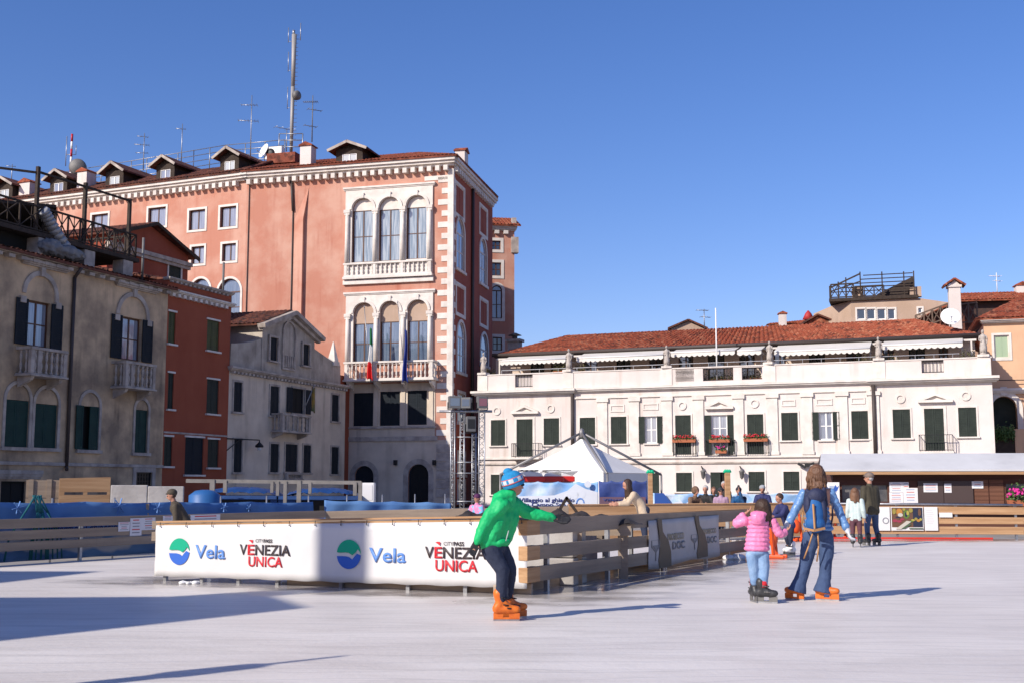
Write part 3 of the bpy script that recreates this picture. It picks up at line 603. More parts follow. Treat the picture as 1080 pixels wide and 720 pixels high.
# ================================================================== REAR PINK BLOCK (behind the palace side)
FR2 = Frame(at(500, 238, 103), at(542.5, 237.5, 103.6)); RL = FR2.len
rb = fempty('rear_block', FR2, 'narrow pink building seen behind the palace with tiled edge and tall arched window', 'building')
zR = FR2.sz(530, 243)[1]; q4 = [((517.8, 254, 528, 263.5), 0), ((518, 277, 528.5, 291), 0), ((518.5, 301, 529.5, 336), 1), ((519.5, 355.5, 529.5, 369.5), 0)]
qs = [(FR2.rect(*r), a) for r, a in q4]
wall('front_wall', [(0, 0), (RL, 0), (RL, zR), (0, zR)], [hole(*q, bool(a)) for q, a in qs], pinkp, rb, .3, 0, 8)
for q, a in qs: window(rb, q, bool(a), 'glass', brownw, g_dark if not a else g_lace, sur=.25, surm=whites, d=.15)
cornice(rb, 0, RL, zR + .35, .4, .4, whites, .8, .3); roof_sheet('roof', rb, (-.1, -.6, zR + .4), (RL + .5, -.6, zR + .4), (RL + .5, 3, zR + 1.8), (-.1, 3, zR + 1.8), tiles_red)
s = FR2.sz(542.5, 245)[0]; b = MB(); b.box(s - .3, s + .35, -.2, .5, zR - 2.0, zR - .6); b.box(s - .2, s + .2, 0.1, .6, zR + .3, zR + 1.2); b.build('chimney', stoneold, rb)
# ================================================================== BEIGE HOUSE (left edge)
P1 = at(177.5, 305, 64.0); P0 = atz(1, 262.5, P1.z); FA = Frame(P0, P1); AL = FA.len; zA = P1.z; X0 = -9.0
ah = fempty('beige_house', FA, 'weathered beige house at the far left with two stone balconies and dark shutters', 'house')
aw = [((28, 318, 52.5, 366), 'open', 0), ((127.5, 335, 149, 380), 'open', 0), ((5.3, 404.5, 30.5, 471), 'shut', 1), ((36.2, 409, 60.5, 472), 'shut', 1), ((84, 413.5, 104, 474), 'half', 1), ((142, 421.5, 155.5, 477), 'shut', 1), ((143, 497.5, 160, 512), 'low', 0), ((0.5, 507, 27.5, 536), 'door', 0)]
qs = [(FA.rect(*r), k, a) for r, k, a in aw]; q = list(qs[-1][0]); q[2] = 0; qs[-1] = (tuple(q), 'door', 0)
wall('front_wall', [(X0, 0), (AL, 0), (AL, zA - .2), (X0, zA - .2)], [hole(*q, bool(a)) for q, k, a in qs], beigep, ah, .25, 0, 9)
for q, k, a in qs:
    w = q[1] - q[0]
    if k == 'open': window(ah, q, False, 'open', brownw, g_lace, navy, nv=2, nh=1, d=.2)
    elif k == 'shut': window(ah, q, True, 'shut', teal, shut=teal, sur=.16, surm=stoneold, sill=.16, tym=beigep, d=.14)
    elif k == 'half':
        r_ = window(ah, q, True, 'door', teal, shut=darkint, sur=.16, surm=stoneold, sill=.16, d=.24); z1 = q[3] - w / 2
        for x0, x1 in ((q[0] - .35, q[0] + .12), (q[0] + w * .52, q[1] - .03)): b = MB(); leaf(b, x0, x1, q[2] + .02, z1, -.02 if x0 > q[0] else -.12); b.build('shutter', teal, r_)
        b = MB(); b.prism([(q[0] + .01, z1), (q[1] - .01, z1)] + [(x, z) for x, z in hole(q[0] + .01, q[1] - .01, q[2], q[3] - .01, True)[2:] if z > z1], .02, .2); b.build('lunette', beigep, r_)
    elif k == 'low': window(ah, q, False, 'glass', iron, darkint, nv=6, nh=2, sur=.25, surm=stoneold, d=.1)
    else: window(ah, q, False, 'door', darkint, shut=darkint, sur=0, name='doorway'); cornice(ah, q[0] - .3, q[1] + .8, q[3] + .5, .4, .15, stoneold)
for x0, x1, yt, ys in ((22.5, 61, 286, 312), (122, 157, 308.5, 331)):
    xm = (x0 + x1) / 2; sa, sb = FA.sz(x0, ys)[0], FA.sz(x1, ys)[0]; zt = FA.sz(xm, yt)[1]; zs = FA.sz(xm, ys + 4)[1]
    b = MB(); b.ring(hole(sa + .22, sb - .22, zs, zt - .22, True)[1:], hole(sa, sb, zs - .001, zt, True)[1:], -.09, .02, closed=False); c = (sa + sb) / 2
    b.box(c - .13, c + .13, -.18, .02, zt - .25, zt + .16)
    for s in (sa, sb): b.box(s - .14, s + .2 if s < c else s + .14, -.14, .02, zs - .3, zs - .003) if s < c else b.box(s - .2, s + .14, -.14, .02, zs - .3, zs - .003)
    b.build('arch_moulding', stoneold, ah); cornice(ah, sa - .05, sb + .4, zt + .42, .26, .3, stoneold)
for x0, x1, yt, yb, xm in ((19, 72, 366.5, 397, 46), (119.5, 165, 381.5, 410, 143)):
    a0, a1 = FA.sz(x0, yt, -.1)[0], FA.sz(x1, yt, -.9)[0]; balcony(ah, a0, a1, FA.sz(xm, yb, -.9)[1], FA.sz(xm, yt, -.9)[1], .9, stoneold, 6, 2, bk_h=.5, piers=[a0 + .12, a0 + .55, a1 - .12])
z = FA.sz(80, 489.5)[1]; band(ah, X0, AL + .02, z - .08, z + .08, .08, stoneold)
cornice(ah, X0, AL + .25, zA, .16, .45, stoneold, .75, .16)
roof_sheet('roof', ah, (X0, -.5, zA + .02), (AL + .2, -.5, zA + .02), (AL + .2, 5, zA + .9), (X0, 5, zA + .9), tiles_old)
s = FA.sz(72.5, 400)[0]; pipe(ah, [(s, -.5, zA - .1), (s, -.1, zA - .55), (s, -.1, FA.sz(72, 492)[1]), (s - .15, -.25, FA.sz(72, 495)[1])], .085)
# ---- roof terrace (altana): masonry piers, timber deck, criss-cross railings, tall posts
al = empty('roof_terrace', FA.w(0, 0, zA), FA.rot, 'dark timber roof terrace with criss-cross railings standing on piers above the beige house', 'roof terrace')
def ap(px, py, d): s, z = FA.sz(px, py, d); return Vector((s, d, z - zA))
d1 = 1.2; fl = ap(60, 246, d1).z
cornA = ap(41, 249, d1); cornB = ap(137, 270, d1); zd = (cornA.z + cornB.z) / 2
for px in (41, 90, 131):
    s = ap(px, 265, d1).x; b = MB(); b.box(s - .38, s + .38, d1 - .3, d1 + .4, -.0, zd - .25); b.build('pier', stoneold, al)
b = MB(); b.box(-7, cornB.x + .35, d1 - .35, d1 + 5.5, zd - .22, zd); b.build('deck', darkw, al)
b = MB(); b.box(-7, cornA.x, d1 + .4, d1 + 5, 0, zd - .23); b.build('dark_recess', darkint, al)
hr = 1.25
def xrail(p, q, h, n, name='railing'):
    b = MB(); p = Vector(p); q = Vector(q); up_ = Vector((0, 0, h))
    b.bar(p + up_, q + up_, .11, .08); b.bar(p + Vector((0, 0, .1)), q + Vector((0, 0, .1)), .07)
    for i in range(n + 1): a = p.lerp(q, i / n); b.bar(a, a + up_, .07)
    for i in range(n):
        a = p.lerp(q, i / n); c = p.lerp(q, (i + 1) / n); b.bar(a + Vector((0, 0, .1)), c + up_, .045); b.bar(a + up_, c + Vector((0, 0, .1)), .045); m_ = a.lerp(c, .5); b.bar(m_ + Vector((0, 0, .1)), m_ + up_, .035)
    return b.build(name, darkw, al)
eA = (cornA.x, d1 - .2, zd); eB = (cornB.x + .2, d1 - .2, zd)
xrail((-7, d1 - .2, zd), eA, hr, 7); xrail(eA, eB, hr, 8); xrail(eB, (cornB.x + .2, d1 + 5, zd), hr, 4); xrail((-7, d1 + 5, zd), (cornB.x + .2, d1 + 5, zd), hr, 12)
tops = []
for px, pt in ((40.5, 176), (90.5, 193), (137, 210)):
    a = ap(px, pt, d1 - .1); b = MB(); b.bar((a.x, d1 - .1, zd), (a.x, d1 - .1, a.z), .16); b.build('post', darkw, al); tops.append(a)
b = MB(); b.bar(tops[0] - Vector((0, 0, .25)), tops[2] - Vector((0, 0, .1)), .1); b.bar(tops[0] - Vector((0, 0, .3)), (tops[0].x - 6, d1 + 4.5, tops[0].z - .3), .1); b.build('top_beam', darkw, al)
b = MB(); p0 = ap(-2, 222, 2.0); p1 = ap(53, 217, 2.0); b.add([(p0.x - 3, 1.6, p0.z), (p1.x, 1.6, p1.z), (p1.x + 1.3, 3, p1.z - 1.1), (p1.x + 1.3, 6, p1.z - 1.1), (p0.x - 3, 6, p0.z), (p0.x - 3, 1.6, p0.z - .15), (p1.x, 1.6, p1.z - .15), (p1.x + 1.3, 3, p1.z - 1.25), (p1.x + 1.3, 6, p1.z - 1.25), (p0.x - 3, 6, p0.z - .15)], [(0, 1, 2, 3, 4), (9, 8, 7, 6, 5), (0, 5, 6, 1), (1, 6, 7, 2), (2, 7, 8, 3)]); b.build('canopy', darkw, al)
for px in (-2, 20, 50): a = ap(px, 225, 2.2); b = MB(); b.bar((a.x, 2.2, zd), (a.x, 2.2, a.z), .13); b.build('post', darkw, al)
# crumpled grey tarpaulin bundle and duct on the deck edge
tp = empty('grey_tarpaulin', FA.w(ap(70, 262, .7).x, .7, zA + zd - .9), FA.rot, 'crumpled grey tarpaulin and flexible duct slumped at the edge of the roof terrace', 'tarpaulin')
b = MB(); b.smooth = True
b.ball((0, .1, .2), 1.3, .5, .36, 60, 34); b.ball((-.9, .1, .25), .8, .45, .4, 50, 30); o = b.build('folded_sheet', mat('tarp_grey', (.16, .15, .15), .75, (.24, .23, .22), 3, .4, 8), tp)
dt = o.modifiers.new('d', 'DISPLACE'); tx = bpy.data.textures.new('crumple', 'CLOUDS'); tx.noise_scale = .22; dt.texture = tx; dt.strength = .30
b = MB(); pts = [(-1.5 + .9 * (i / 9) + .7 * (i / 9) ** 2, .2, 2.0 - 1.5 * (i / 9) ** 1.3) for i in range(10)]
for i in range(9):
    b.tube(pts[i], pts[i + 1], .26, .33, 12); 
b.build('duct', mat('duct_grey', (.30, .30, .31), .45, metal=.4), tp)
# ================================================================== RED HOUSE
zB = FA.sz(176, 311)[1]; zb_ = zB; Q0 = FA.w(AL, 0, 0); Q1 = atz(243.6, 327, zB); FB = Frame(Q0, Q1); BL = FB.len
rh = fempty('red_house', FB, 'narrow brick-red house with olive and green shutters between the beige and grey houses', 'house')
bw = [((177, 329, 185, 362.5), olive), ((218.2, 338, 231, 370), olive), ((177, 393, 183, 431), greens), ((218, 400, 230.5, 436), greens), ((170.5, 460, 181.5, 491), greens), ((195, 461, 214.3, 500), navy), ((219, 463, 230.5, 492.5), greens)]
qs = [(FB.rect(*r), m_) for r, m_ in bw]; zpt = FB.sz(205, 301)[1]
qs = [((max(q[0], .12), q[1], q[2], q[3]), m_) for q, m_ in qs]
wall('front_wall', [(0.003, 0), (BL, 0), (BL, zpt), (0.003, zpt)], [hole(*q) for q, m_ in qs], redp, rh, .2, 0, 9)
for q, m_ in qs:
    r_ = window(rh, q, False, 'shut', m_, shut=m_, sill=.1, surm=whites, d=.14); b = MB(); b.box(q[0] - .08, q[1] + .08, -.05, .03, q[3], q[3] + .1); b.build('lintel', whites, r_)
cornice(rh, 0, BL, zB + .35, .2, .3, whites, .5, .18); cornice(rh, 0, BL, zpt + .1, .16, .2, stoneold, .4, .1)
z = FB.sz(207, 457.5)[1]; band(rh, .02, BL, z - .05, z + .05, .04, stoneold)
roof_sheet('roof', rh, (0, .3, zpt + .05), (BL, .3, zpt + .05), (BL, 6, zpt + 1.2), (0, 6, zpt + 1.2), tiles_old)
for px, y0, y1 in ((151.5, 251, 298), (236, 277, 313)):
    s, z = FB.sz(px, y0, 1.5); b = MB(); b.tube((s, 1.5, zpt), (s, 1.5, z), .07, n=8); b.build('vent_pipe', leadg, rh)
# ---- gabled house behind
FG = Frame(FA.w(AL - 5.5, 7, 0), FA.w(AL + 6.5, 7, 0)); gh = fempty('gabled_house', FG, 'dark red gabled house rising behind the beige and red houses', 'house')
sa, za = FG.sz(159, 238.5); se, ze = FG.sz(198.5, 270); sl = sa - (se - sa); q = FG.rect(177.5, 281, 190.5, 296)
wall('gable_wall', [(sl, 0), (se, 0), (se, ze), (sa, za), (sl, ze)], [hole(*q)], redp2, gh, .2, 0, 9)
window(gh, q, False, 'shut', greens, shut=greens, sur=.12, d=.1)
b = MB(); b.box(sl - .15, se + .15, -.28, .03, ze - .75, ze - .5); b.box(sl - .15, se + .1, -.16, .03, ze - .95, ze - .752); b.build('string_course', stoneold, gh)
e = .55
for nm, x0, z0 in (('roof', sl - e, ze - e * (za - ze) / (sa - sl)), ('roof', se + e, ze - e * (za - ze) / (se - sa))):
    if x0 < sa: roof_sheet(nm, gh, (x0, 9, z0 + .12), (x0, -.5, z0 + .12), (sa, -.5, za + .2), (sa, 9, za + .2), tiles_old)
    else: roof_sheet(nm, gh, (x0, -.5, z0 + .12), (x0, 9, z0 + .12), (sa, 9, za + .2), (sa, -.5, za + .2), tiles_old)
b = MB(); b.bar((sl - e, -.52, ze - .25), (sa, -.52, za + .12), .08, .2); b.bar((se + e, -.52, ze - .25), (sa, -.52, za + .12), .08, .2); b.build('barge_board', darkw, gh)
# ================================================================== GREY HOUSE with attic gable
zc = FB.sz(243.6, 386)[1]; C0 = FB.w(BL, 0, 0); C1 = atz(364.5, 406.4, zc); FC = Frame(C0, C1); CLn = FC.len
ch = fempty('grey_house', FC, 'low grey-cream house with a tall central attic gable and a small stone balcony', 'house')
cw = [(246, 402.5, 254.7, 434), (284.5, 407, 293.8, 438), (308, 409.5, 321, 435.5), (349.5, 416, 356.7, 444), (246, 463, 254.5, 497.5), (284.6, 467.5, 293.3, 497.5), (300.5, 468, 313, 497), (319.5, 469, 327.3, 498), (349, 471, 356.7, 499.5)]
qs = [FC.rect(*r) for r in cw]
wall('front_wall', [(0.003, 0), (CLn, 0), (CLn, zc - .2), (0.003, zc - .2)], [hole(*q) for q in qs], creamp, ch, .2, 0, 9)
for i, q in enumerate(qs):
    if i == 2:
        r_ = window(ch, q, False, 'door', navy, shut=darkint, sur=.12, surm=stoneold, d=.15)
        for a0, a1 in ((q[0] - .75, q[0] - .1), (q[1] + .1, q[1] + .7)): b = MB(); leaf(b, a0, a1, q[2], q[3], -.12); b.build('shutter', navy, r_)
    else: window(ch, q, False, 'shut', navy, shut=navy, sur=.12, surm=stoneold, sill=.12, d=.1)
a0, a1 = FC.sz(298, 446, -.8)[0], FC.sz(328, 446, -.8)[0]; balcony(ch, a0, a1, FC.sz(313, 456.5, -.8)[1], FC.sz(313, 436.5, -.8)[1], .8, stoneold, 6, 2, bk_h=.35, piers=[a0 + .12, a0 + .6, a1 - .12])
a0, a1 = FC.sz(299, 502)[0], FC.sz(316, 502)[0]; zz = FC.sz(307, 506)[1]; balcony(ch, a0, a1, zz, FC.sz(307, 498)[1], .25, stoneold, 6, 0, piers=[a0 + .12, a1 - .12])
cornice(ch, 0, CLn, zc, .26, .35, stoneold, .42, .14)
FCt = FC
gl, gr_ = FC.sz(278, 360)[0], FC.sz(333, 372)[0]; gz = FC.sz(318, 0)[1]; ga, gza = FC.sz(308, 327); zgl = FC.sz(275, 343)[1]; zgr = FC.sz(336, 355)[1]
zg = (zgl + zgr) / 2; gc = (gl + gr_) / 2
aq = [FC.rect(284.8, 356, 293, 380.5), FC.rect(319.5, 363, 326.5, 385.5)]
wall('attic_wall', [(gl, zc), (gr_, zc), (gr_, zg), (gc, gza - .35), (gl, zg)], [hole(*q) for q in aq], greyp, ch, .2, .1, 8)
for q in aq: window(ch, q, False, 'shut', navy, shut=navy, sur=.13, surm=stoneold, sill=.1, d=.18)
pa, pb = FC.sz(298.5, 370)[0], FC.sz(312.5, 373)[0]; b = MB(); zt = FC.sz(305, 338)[1]; b.ring(hole(pa + .12, pb - .12, zc + .5, zt - .12, True), hole(pa, pb, zc + .38, zt, True), .0, .12)
for k in range(6): x = pa + .2 + (pb - pa - .4) * k / 5; b.box(x - .06, x + .06, .02, .12, zc + .55, zc + 1.3)
b.build('arched_relief', stoneold, ch)
b = MB(); ov = .55; sl_ = (gza - .35 - zg) / (gc - gl)
b.bar((gl - ov, -.15, zg - ov * sl_ + .05), (gc, -.15, gza - .2), .55, .26); b.bar((gr_ + ov, -.15, zg - ov * sl_ + .05), (gc, -.15, gza - .2), .55, .26)
b.bar((gl - ov * .7, .0, zg - ov * sl_ - .12), (gc, .0, gza - .5), .3, .2); b.bar((gr_ + ov * .7, .0, zg - ov * sl_ - .12), (gc, .0, gza - .5), .3, .2); b.build('raking_cornice', stoneold, ch)
for sx, nm in ((gl - ov, 0), (gr_ + ov, 1)):
    z0 = zg - ov * sl_ + .2
    if nm == 0: roof_sheet('roof', ch, (sx, 8.3, z0), (sx, -.05, z0), (gc, -.05, gza), (gc, 8.3, gza), tiles_old)
    else: roof_sheet('roof', ch, (sx, -.05, z0), (sx, 8.3, z0), (gc, 8.3, gza), (gc, -.05, gza), tiles_old)
def side_scroll(pts_px, name='scroll_wall'):
    pl = [FC.sz(x, y) for x, y in pts_px]; b = MB(); b.prism(pl, .15, .55); b.build(name, greyp, ch)
side_scroll([(245, 386.5), (278, 391.7), (278, 357), (268, 360), (258, 361.5), (246, 362)]); side_scroll([(333, 401), (361, 405.5), (361, 385), (350, 379), (340, 372), (333, 367)])
s0_, z0_ = FC.sz(246, 362, 3); s1_, _ = FC.sz(280, 350, 3); b = MB(); b.box(s0_, s1_, 2.5, 8, zc, FC.sz(262, 345, 2.5)[1]); b.build('rear_wall', creamp, ch)
roof_sheet('roof', ch, (s0_ - .5, 2.1, FC.sz(262, 346, 2.1)[1]), (s1_ + .5, 2.1, FC.sz(262, 346, 2.1)[1]), (s1_ + .5, 6.5, FC.sz(262, 333, 6.5)[1]), (s0_ - .5, 6.5, FC.sz(262, 333, 6.5)[1]), tiles_old)
s, z = FC.sz(356, 384); t = empty('obelisk', FC.w(s, .35, z - .1), FC.rot, 'pointed white stone obelisk on the right end of the grey house roof', 'obelisk'); zt = FC.sz(355.5, 360)[1] - z + .1
b = MB(); b.box(-.42, .42, -.3, .3, 0, .3); b.add([(-.3, -.28, .302), (.3, -.28, .302), (.3, .28, .302), (-.3, .28, .302), (-.03, -.03, zt), (.03, -.03, zt), (.03, .03, zt), (-.03, .03, zt)], [(0, 1, 5, 4), (1, 2, 6, 5), (2, 3, 7, 6), (3, 0, 4, 7), (4, 5, 6, 7)]); b.build('shaft', whites, t)
# flag on the grey house balcony
s, z = FC.sz(321, 434, -.8); t = empty('flag', FC.w(s, -.7, z), FC.rot, 'yellow-brown flag hanging on a slanting pole from the grey house balcony', 'flag')
b = MB(); b.tube((0, 0, 0), (.55, -.5, 1.8), .03, n=6); b.build('flag_pole', steel, t)
ye = mat('flag_ochre', (.42, .22, .03), .8, (.10, .12, .05), 2.5); b = MB(); vs = []
for j in range(9):
    for i in range(7): u = i / 6; v = j / 8; vs.append((.52 - .05 * v + .42 * u * (.5 + v * .6) - .12, -.45 + .1 * math.sin(u * 9), 1.65 - 1.55 * v - .15 * u))
b.smooth = True; b.add(vs, [(j * 7 + i, j * 7 + i + 1, j * 7 + i + 8, j * 7 + i + 7) for j in range(8) for i in range(6)]); b.build('flag_cloth', ye, t)
# street lamp on a wall bracket
s, z = FC.sz(240, 462, -.05); e_, ez = FC.sz(273.7, 461.5, -.6); t = empty('wall_lantern', FC.w(s, 0, z), FC.rot, 'black lantern hanging from a long wall bracket on the grey house', 'street lamp')
b = MB(); b.tube((0, 0, 0), (e_ - s, -.6, 0), .035, n=6); b.tube((0, 0, -.7), ((e_ - s) * .4, -.24, -.02), .025, n=6); b.build('bracket', iron, t)
b = MB(); b.lathe([(.03, 0), (.04, -.12), (.12, -.2), (.24, -.32), (.26, -.42), (.2, -.44)], (e_ - s, -.6, 0), 14); b.build('lamp_hood', iron, t); b = MB(); b.ball((e_ - s, -.6, -.5), .13); b.build('globe', whitef, t)
# drain strip and low link wall between grey house and palace
lk = empty('red_strip_wall', FC.w(CLn, 0, 0), FC.rot, 'thin strip of dark red wall between the grey house and the palace', 'wall'); b = MB(); b.box(.01, 2.6, .6, 5, 0, zc + .8); b.build('wall_strip', redp, lk)
# ================================================================== LONG WHITE BUILDING
A = at(505, 413.3, 83.9); zK = A.z; B_ = atz(1046, 397.0, zK); FL = Frame(A, B_); LL = FL.len
wb = fempty('white_building', FL, 'long low white building with red tiled roof, terrace and green shutters', 'building')
zP = FL.sz(780, 386.5)[1]
def S(px, y=450): return FL.sz(px, y)[0]
def Z(py, px=780): return FL.sz(px, py)[1]
zP = FL.sz(700, 389.3)[1]
mainw = [((518, 442.5, 533, 469.5), 'shut'), ((545, 441.7, 562, 481), 'fdoor'), ((573.7, 440.7, 590, 468.7), 'shut'), ((611.7, 440, 628, 468), 'shut'), ((644.5, 439, 661, 467.5), 'shut'), ((680.5, 438.7, 693, 467), 'open'), ((712.5, 437.5, 729, 479), 'shut'), ((750.7, 437.3, 767.3, 479), 'open2'), ((788.3, 436.5, 805.5, 478.5), 'shut'), ((824.3, 434.8, 841.7, 464), 'shut'), ((864, 434, 878.3, 463.5), 'open'), ((898.2, 433, 915.8, 462.5), 'shut'), ((941.8, 431.3, 960.3, 461.5), 'shut'), ((975.3, 430.4, 995.8, 475), 'fdoor'), ((1011, 429.3, 1030, 460), 'shut')]
lowr = [((518, 500, 533, 521), 'shut'), ((573, 499.5, 589, 520), 'shut'), ((611, 499, 627, 519.8), 'shut'), ((645, 498.8, 661, 519.5), 'shut'), ((680, 498.5, 695.5, 519.4), 'shut'), ((713.3, 498, 730, 518), 'shut'), ((749.5, 497.5, 768.5, 531), 'gdoor'), ((789.7, 497, 806.6, 517.4), 'shut'), ((826.5, 496.8, 843.3, 516.8), 'shut'), ((864, 496, 881, 516.5), 'shut'), ((898, 495.5, 915, 516), 'shut'), ((941, 495, 960, 516), 'shut'), ((975, 494.5, 995, 530), 'gdoor'), ((1011, 494, 1030, 515.5), 'shut')]
qs = [(FL.rect(*r), k) for r, k in mainw]; ql = [(FL.rect(*r), k) for r, k in lowr]
ql = [((q[0], q[1], 0.0 if k == 'gdoor' else q[2], q[3]), k) for q, k in ql]
wall('front_wall', [(0, 0), (LL, 0), (LL, zK - .2), (0, zK - .2)], [hole(*q) for q, k in qs + ql], whitep, wb, .2, 0, 12)
for q, k in qs + ql:
    if k in ('shut', 'fdoor'): window(wb, q, False, 'shut', greens, shut=greens, sur=.10 if k == 'shut' else .16, surm=whites, sill=.09 if q[3] - q[2] < 2.4 else 0, d=.10)
    elif k == 'open': window(wb, q, False, 'open', whitef, g_lace, greens, nv=2, nh=1, sur=.03, surm=whites, sill=.09, d=.12, open_k=1.0)
    elif k == 'open2': window(wb, q, False, 'open', whitef, g_lace, greens, nv=2, nh=2, sur=.03, surm=whites, d=.12, open_k=.8)
    else: window(wb, q, False, 'door', greens, shut=greens if q[0] > S(900) else darkint, d=.15, name='doorway')
q = ql[6][0]; b = MB(); leaf(b, q[0] + .02, q[0] + (q[1] - q[0]) * .55, .02, q[3] - .05, .0); b.build('door_leaf', greens, wb)
# cornice, parapet with grilles, wings standing slightly forward
wgL, wgR = S(604.5), S(921)
cornice(wb, -.15, wgL, zK + .05, .34, .55, whites, y0=-.0); cornice(wb, wgL + .002, wgR - .002, zK + .07, .30, .35, whites); cornice(wb, wgR, LL + .15, zK + .05, .34, .55, whites)
gr = [(543.5, 394.8, 562, 407.8, 'd'), (712.7, 388.3, 732, 402, 'b'), (741.5, 387.8, 773.5, 401, 'b'), (782.5, 387, 804, 399.8, 'b'), (972, 379.7, 995.3, 392.7, 'd')]
gq = [FL.rect(*g[:4]) for g in gr]
wall('parapet', [(0, zK + .08), (LL, zK + .08), (LL, zP), (0, zP)], [hole(*q) for q in gq], whitep, wb, .3, -.05, .3)
pb = wb.children[-1]
for q in gq:
    b = MB()
    n = max(5, int((q[1] - q[0]) / .2))
    for i in range(n + 1): x = q[0] + (q[1] - q[0]) * i / n; b.bar((x, .1, q[2]), (x, .1, q[3]), .03)
    b.bar((q[0], .1, q[3] - .04), (q[1], .1, q[3] - .04), .05); b.bar((q[0], .1, q[2] + .04), (q[1], .1, q[2] + .04), .05)
    b.build('parapet_grille', iron, wb)
    if q is gq[0] or q is gq[-1]: b = MB(); b.box(q[0], q[1], .22, .26, q[2], q[3]); b.build('grille_backing', whitep, wb)
cp = MB(); cp.box(-.05, LL + .05, -.10, .32, zP + .002, zP + .08); cp.build('coping', whites, wb, bevel=.01)
b = MB()
for x0, x1 in ((0, wgL), (wgR, LL)): b.box(x0 - .002 if x0 else 0, x1, -.06, -.003, 0, zK - .3)
# pilasters of the centre
for i, px in enumerate((636, 669.7, 704, 737.3, 779.5, 815.3, 852, 889, 922.5)):
    s = S(px); p = MB(); zt = Z(416, 780) ; p.box(s - .33, s + .33, -.10, .01, Z(479.5), zt - .25); p.box(s - .38, s + .38, -.14, .01, Z(479.5) - .0, Z(479.5) + .22); p.box(s - .42, s + .42, -.18, .01, zt - .25, zt); p.build('pilaster', whites, wb, bevel=.01)
band(wb, wgL + .1, wgR - .1, Z(416) + .003, Z(416) + .12, .1, whites); z = Z(480); band(wb, 0, LL, z - .14, z, .14, whites); z = Z(486.7); band(wb, -.05, LL + .05, z - .10, z + .02, .10, stoneold)
for px, py in ((524, 433), (580.7, 430.5), (719.5, 427.5), (795.7, 425), (949.5, 420), (1018.5, 417)):
    s, z = FL.sz(px, py); b = MB(); n = 20; b.ring([(s + .19 * math.cos(2 * math.pi * i / n), z + .19 * math.sin(2 * math.pi * i / n)) for i in range(n)], [(s + .29 * math.cos(2 * math.pi * i / n), z + .29 * math.sin(2 * math.pi * i / n)) for i in range(n)], -.07, .01); b.build('round_medallion', whites, wb)
for r in ((643.7, 426.5, 658.7, 434), (678, 425, 694.5, 432), (824, 421, 839, 428), (860.5, 420, 878, 427), (897.5, 418.7, 912.5, 425.5)):
    q = FL.rect(*r); b = MB(); b.ring([(q[0] + .08, q[2] + .08), (q[1] - .08, q[2] + .08), (q[1] - .08, q[3] - .08), (q[0] + .08, q[3] - .08)], [(q[0], q[2]), (q[1], q[2]), (q[1], q[3]), (q[0], q[3])], -.05, .01); b.build('sunk_panel', whites, wb)
for x0, x1, y1, y0 in ((540, 568.5, 427, 436), (744, 774, 421.5, 431), (968, 1005, 414.5, 424)): q = FL.rect(x0, y1, x1, y0); pediment(wb, q[0], q[1], q[2], q[3], whites, .28)
for x0, x1, yt, yb in ((539.5, 567.5, 467, 482), (969.5, 1004.5, 458, 475.5)): q = FL.rect(x0, yt, x1, yb, -.7); railing(wb, q[0], q[1], q[2], q[3], .7, 12)
for x0, x1, yt, yb in ((710, 733.5, 464, 479.5), (744, 774.5, 463.5, 479.5), (785.5, 810.5, 463, 478.5)): q = FL.rect(x0, yt, x1, yb, -.35); railing(wb, q[0], q[1], q[2], q[3], .35, 10, slab=False)
for px in (604.5, 922.7): s = S(px); pipe(wb, [(s, -.16, zK - .3), (s, -.16, 3.2)], .12)
s = S(1046.5); 
pipe(wb, [(S(505), -.02, Z(488) + .35), (S(560), -.12, Z(488) + .35)], .03, name='cable')
# terrace house set back: wall, windows, awnings
TB = 3.6
def rT(*a): return FL.rect(*a, TB)
zt0 = zK + .1; zev = FL.sz(760, 365.5, TB - .9)[1]; sTl = FL.sz(523, 380, TB)[0]; sTr = FL.sz(1028, 360, TB)[0]
tw = [(559.5, 376, 574, 392), (581, 376, 598, 392), (615, 374, 630, 391), (650, 373, 665, 390), (684.5, 372, 699, 389), (715.5, 371, 731, 388), (746.5, 371, 764, 388), (779.5, 370, 796, 387), (816, 369, 829, 386), (853, 368, 870, 385), (892.5, 367, 909, 384), (931, 366, 943, 383), (958.5, 365, 975.5, 381), (990, 364, 1000, 380)]
tq = [rT(*r) for r in tw]; tq = [(q[0], q[1], zt0 + .1, zt0 + 2.3) for q in tq]
wall('terrace_wall', [(sTl, zt0), (sTr, zt0), (sTr, zev), (sTl, zev)], [hole(*q) for q in tq], mat('terrace_plaster', (.66, .53, .43), .9, (.6, .47, .38), 1.0, .2, 9), wb, .2, TB, 6)
for i, q in enumerate(tq):
    r_ = window(wb, q, False, 'glass', brownw if i % 3 else greens, g_dark, nv=2, nh=0, d=TB + .1)
b = MB(); b.box(0, LL, .3, TB - .01, zK - .15, zt0 - .01); b.build('terrace_floor', stoneold, wb)
zrg = FL.sz(760, 346.5, TB + 4.5)[1]; eL, eR = FL.sz(521, 372, TB - .9)[0], FL.sz(1033, 352, TB - .9)[0]
roof_sheet('roof', wb, (eL, TB - .9, zev + .1), (eR, TB - .9, zev + .1), (eR - 4.2, TB + 4.5, zrg), (eL + 3.9, TB + 4.5, zrg), tiles_red, .34, .12)
roof_sheet('roof', wb, (eR, TB - .9, zev + .1), (eR, TB + 9, zev + .1), (eR - 4.2, TB + 4.5, zrg), (eR - 4.2, TB + 4.49, zrg), tiles_red, .34, .12)
roof_sheet('roof', wb, (eL, TB + 9, zev + .1), (eL, TB - .9, zev + .1), (eL + 3.9, TB + 4.5, zrg), (eL + 3.9, TB + 4.49, zrg), tiles_red, .34, .12)
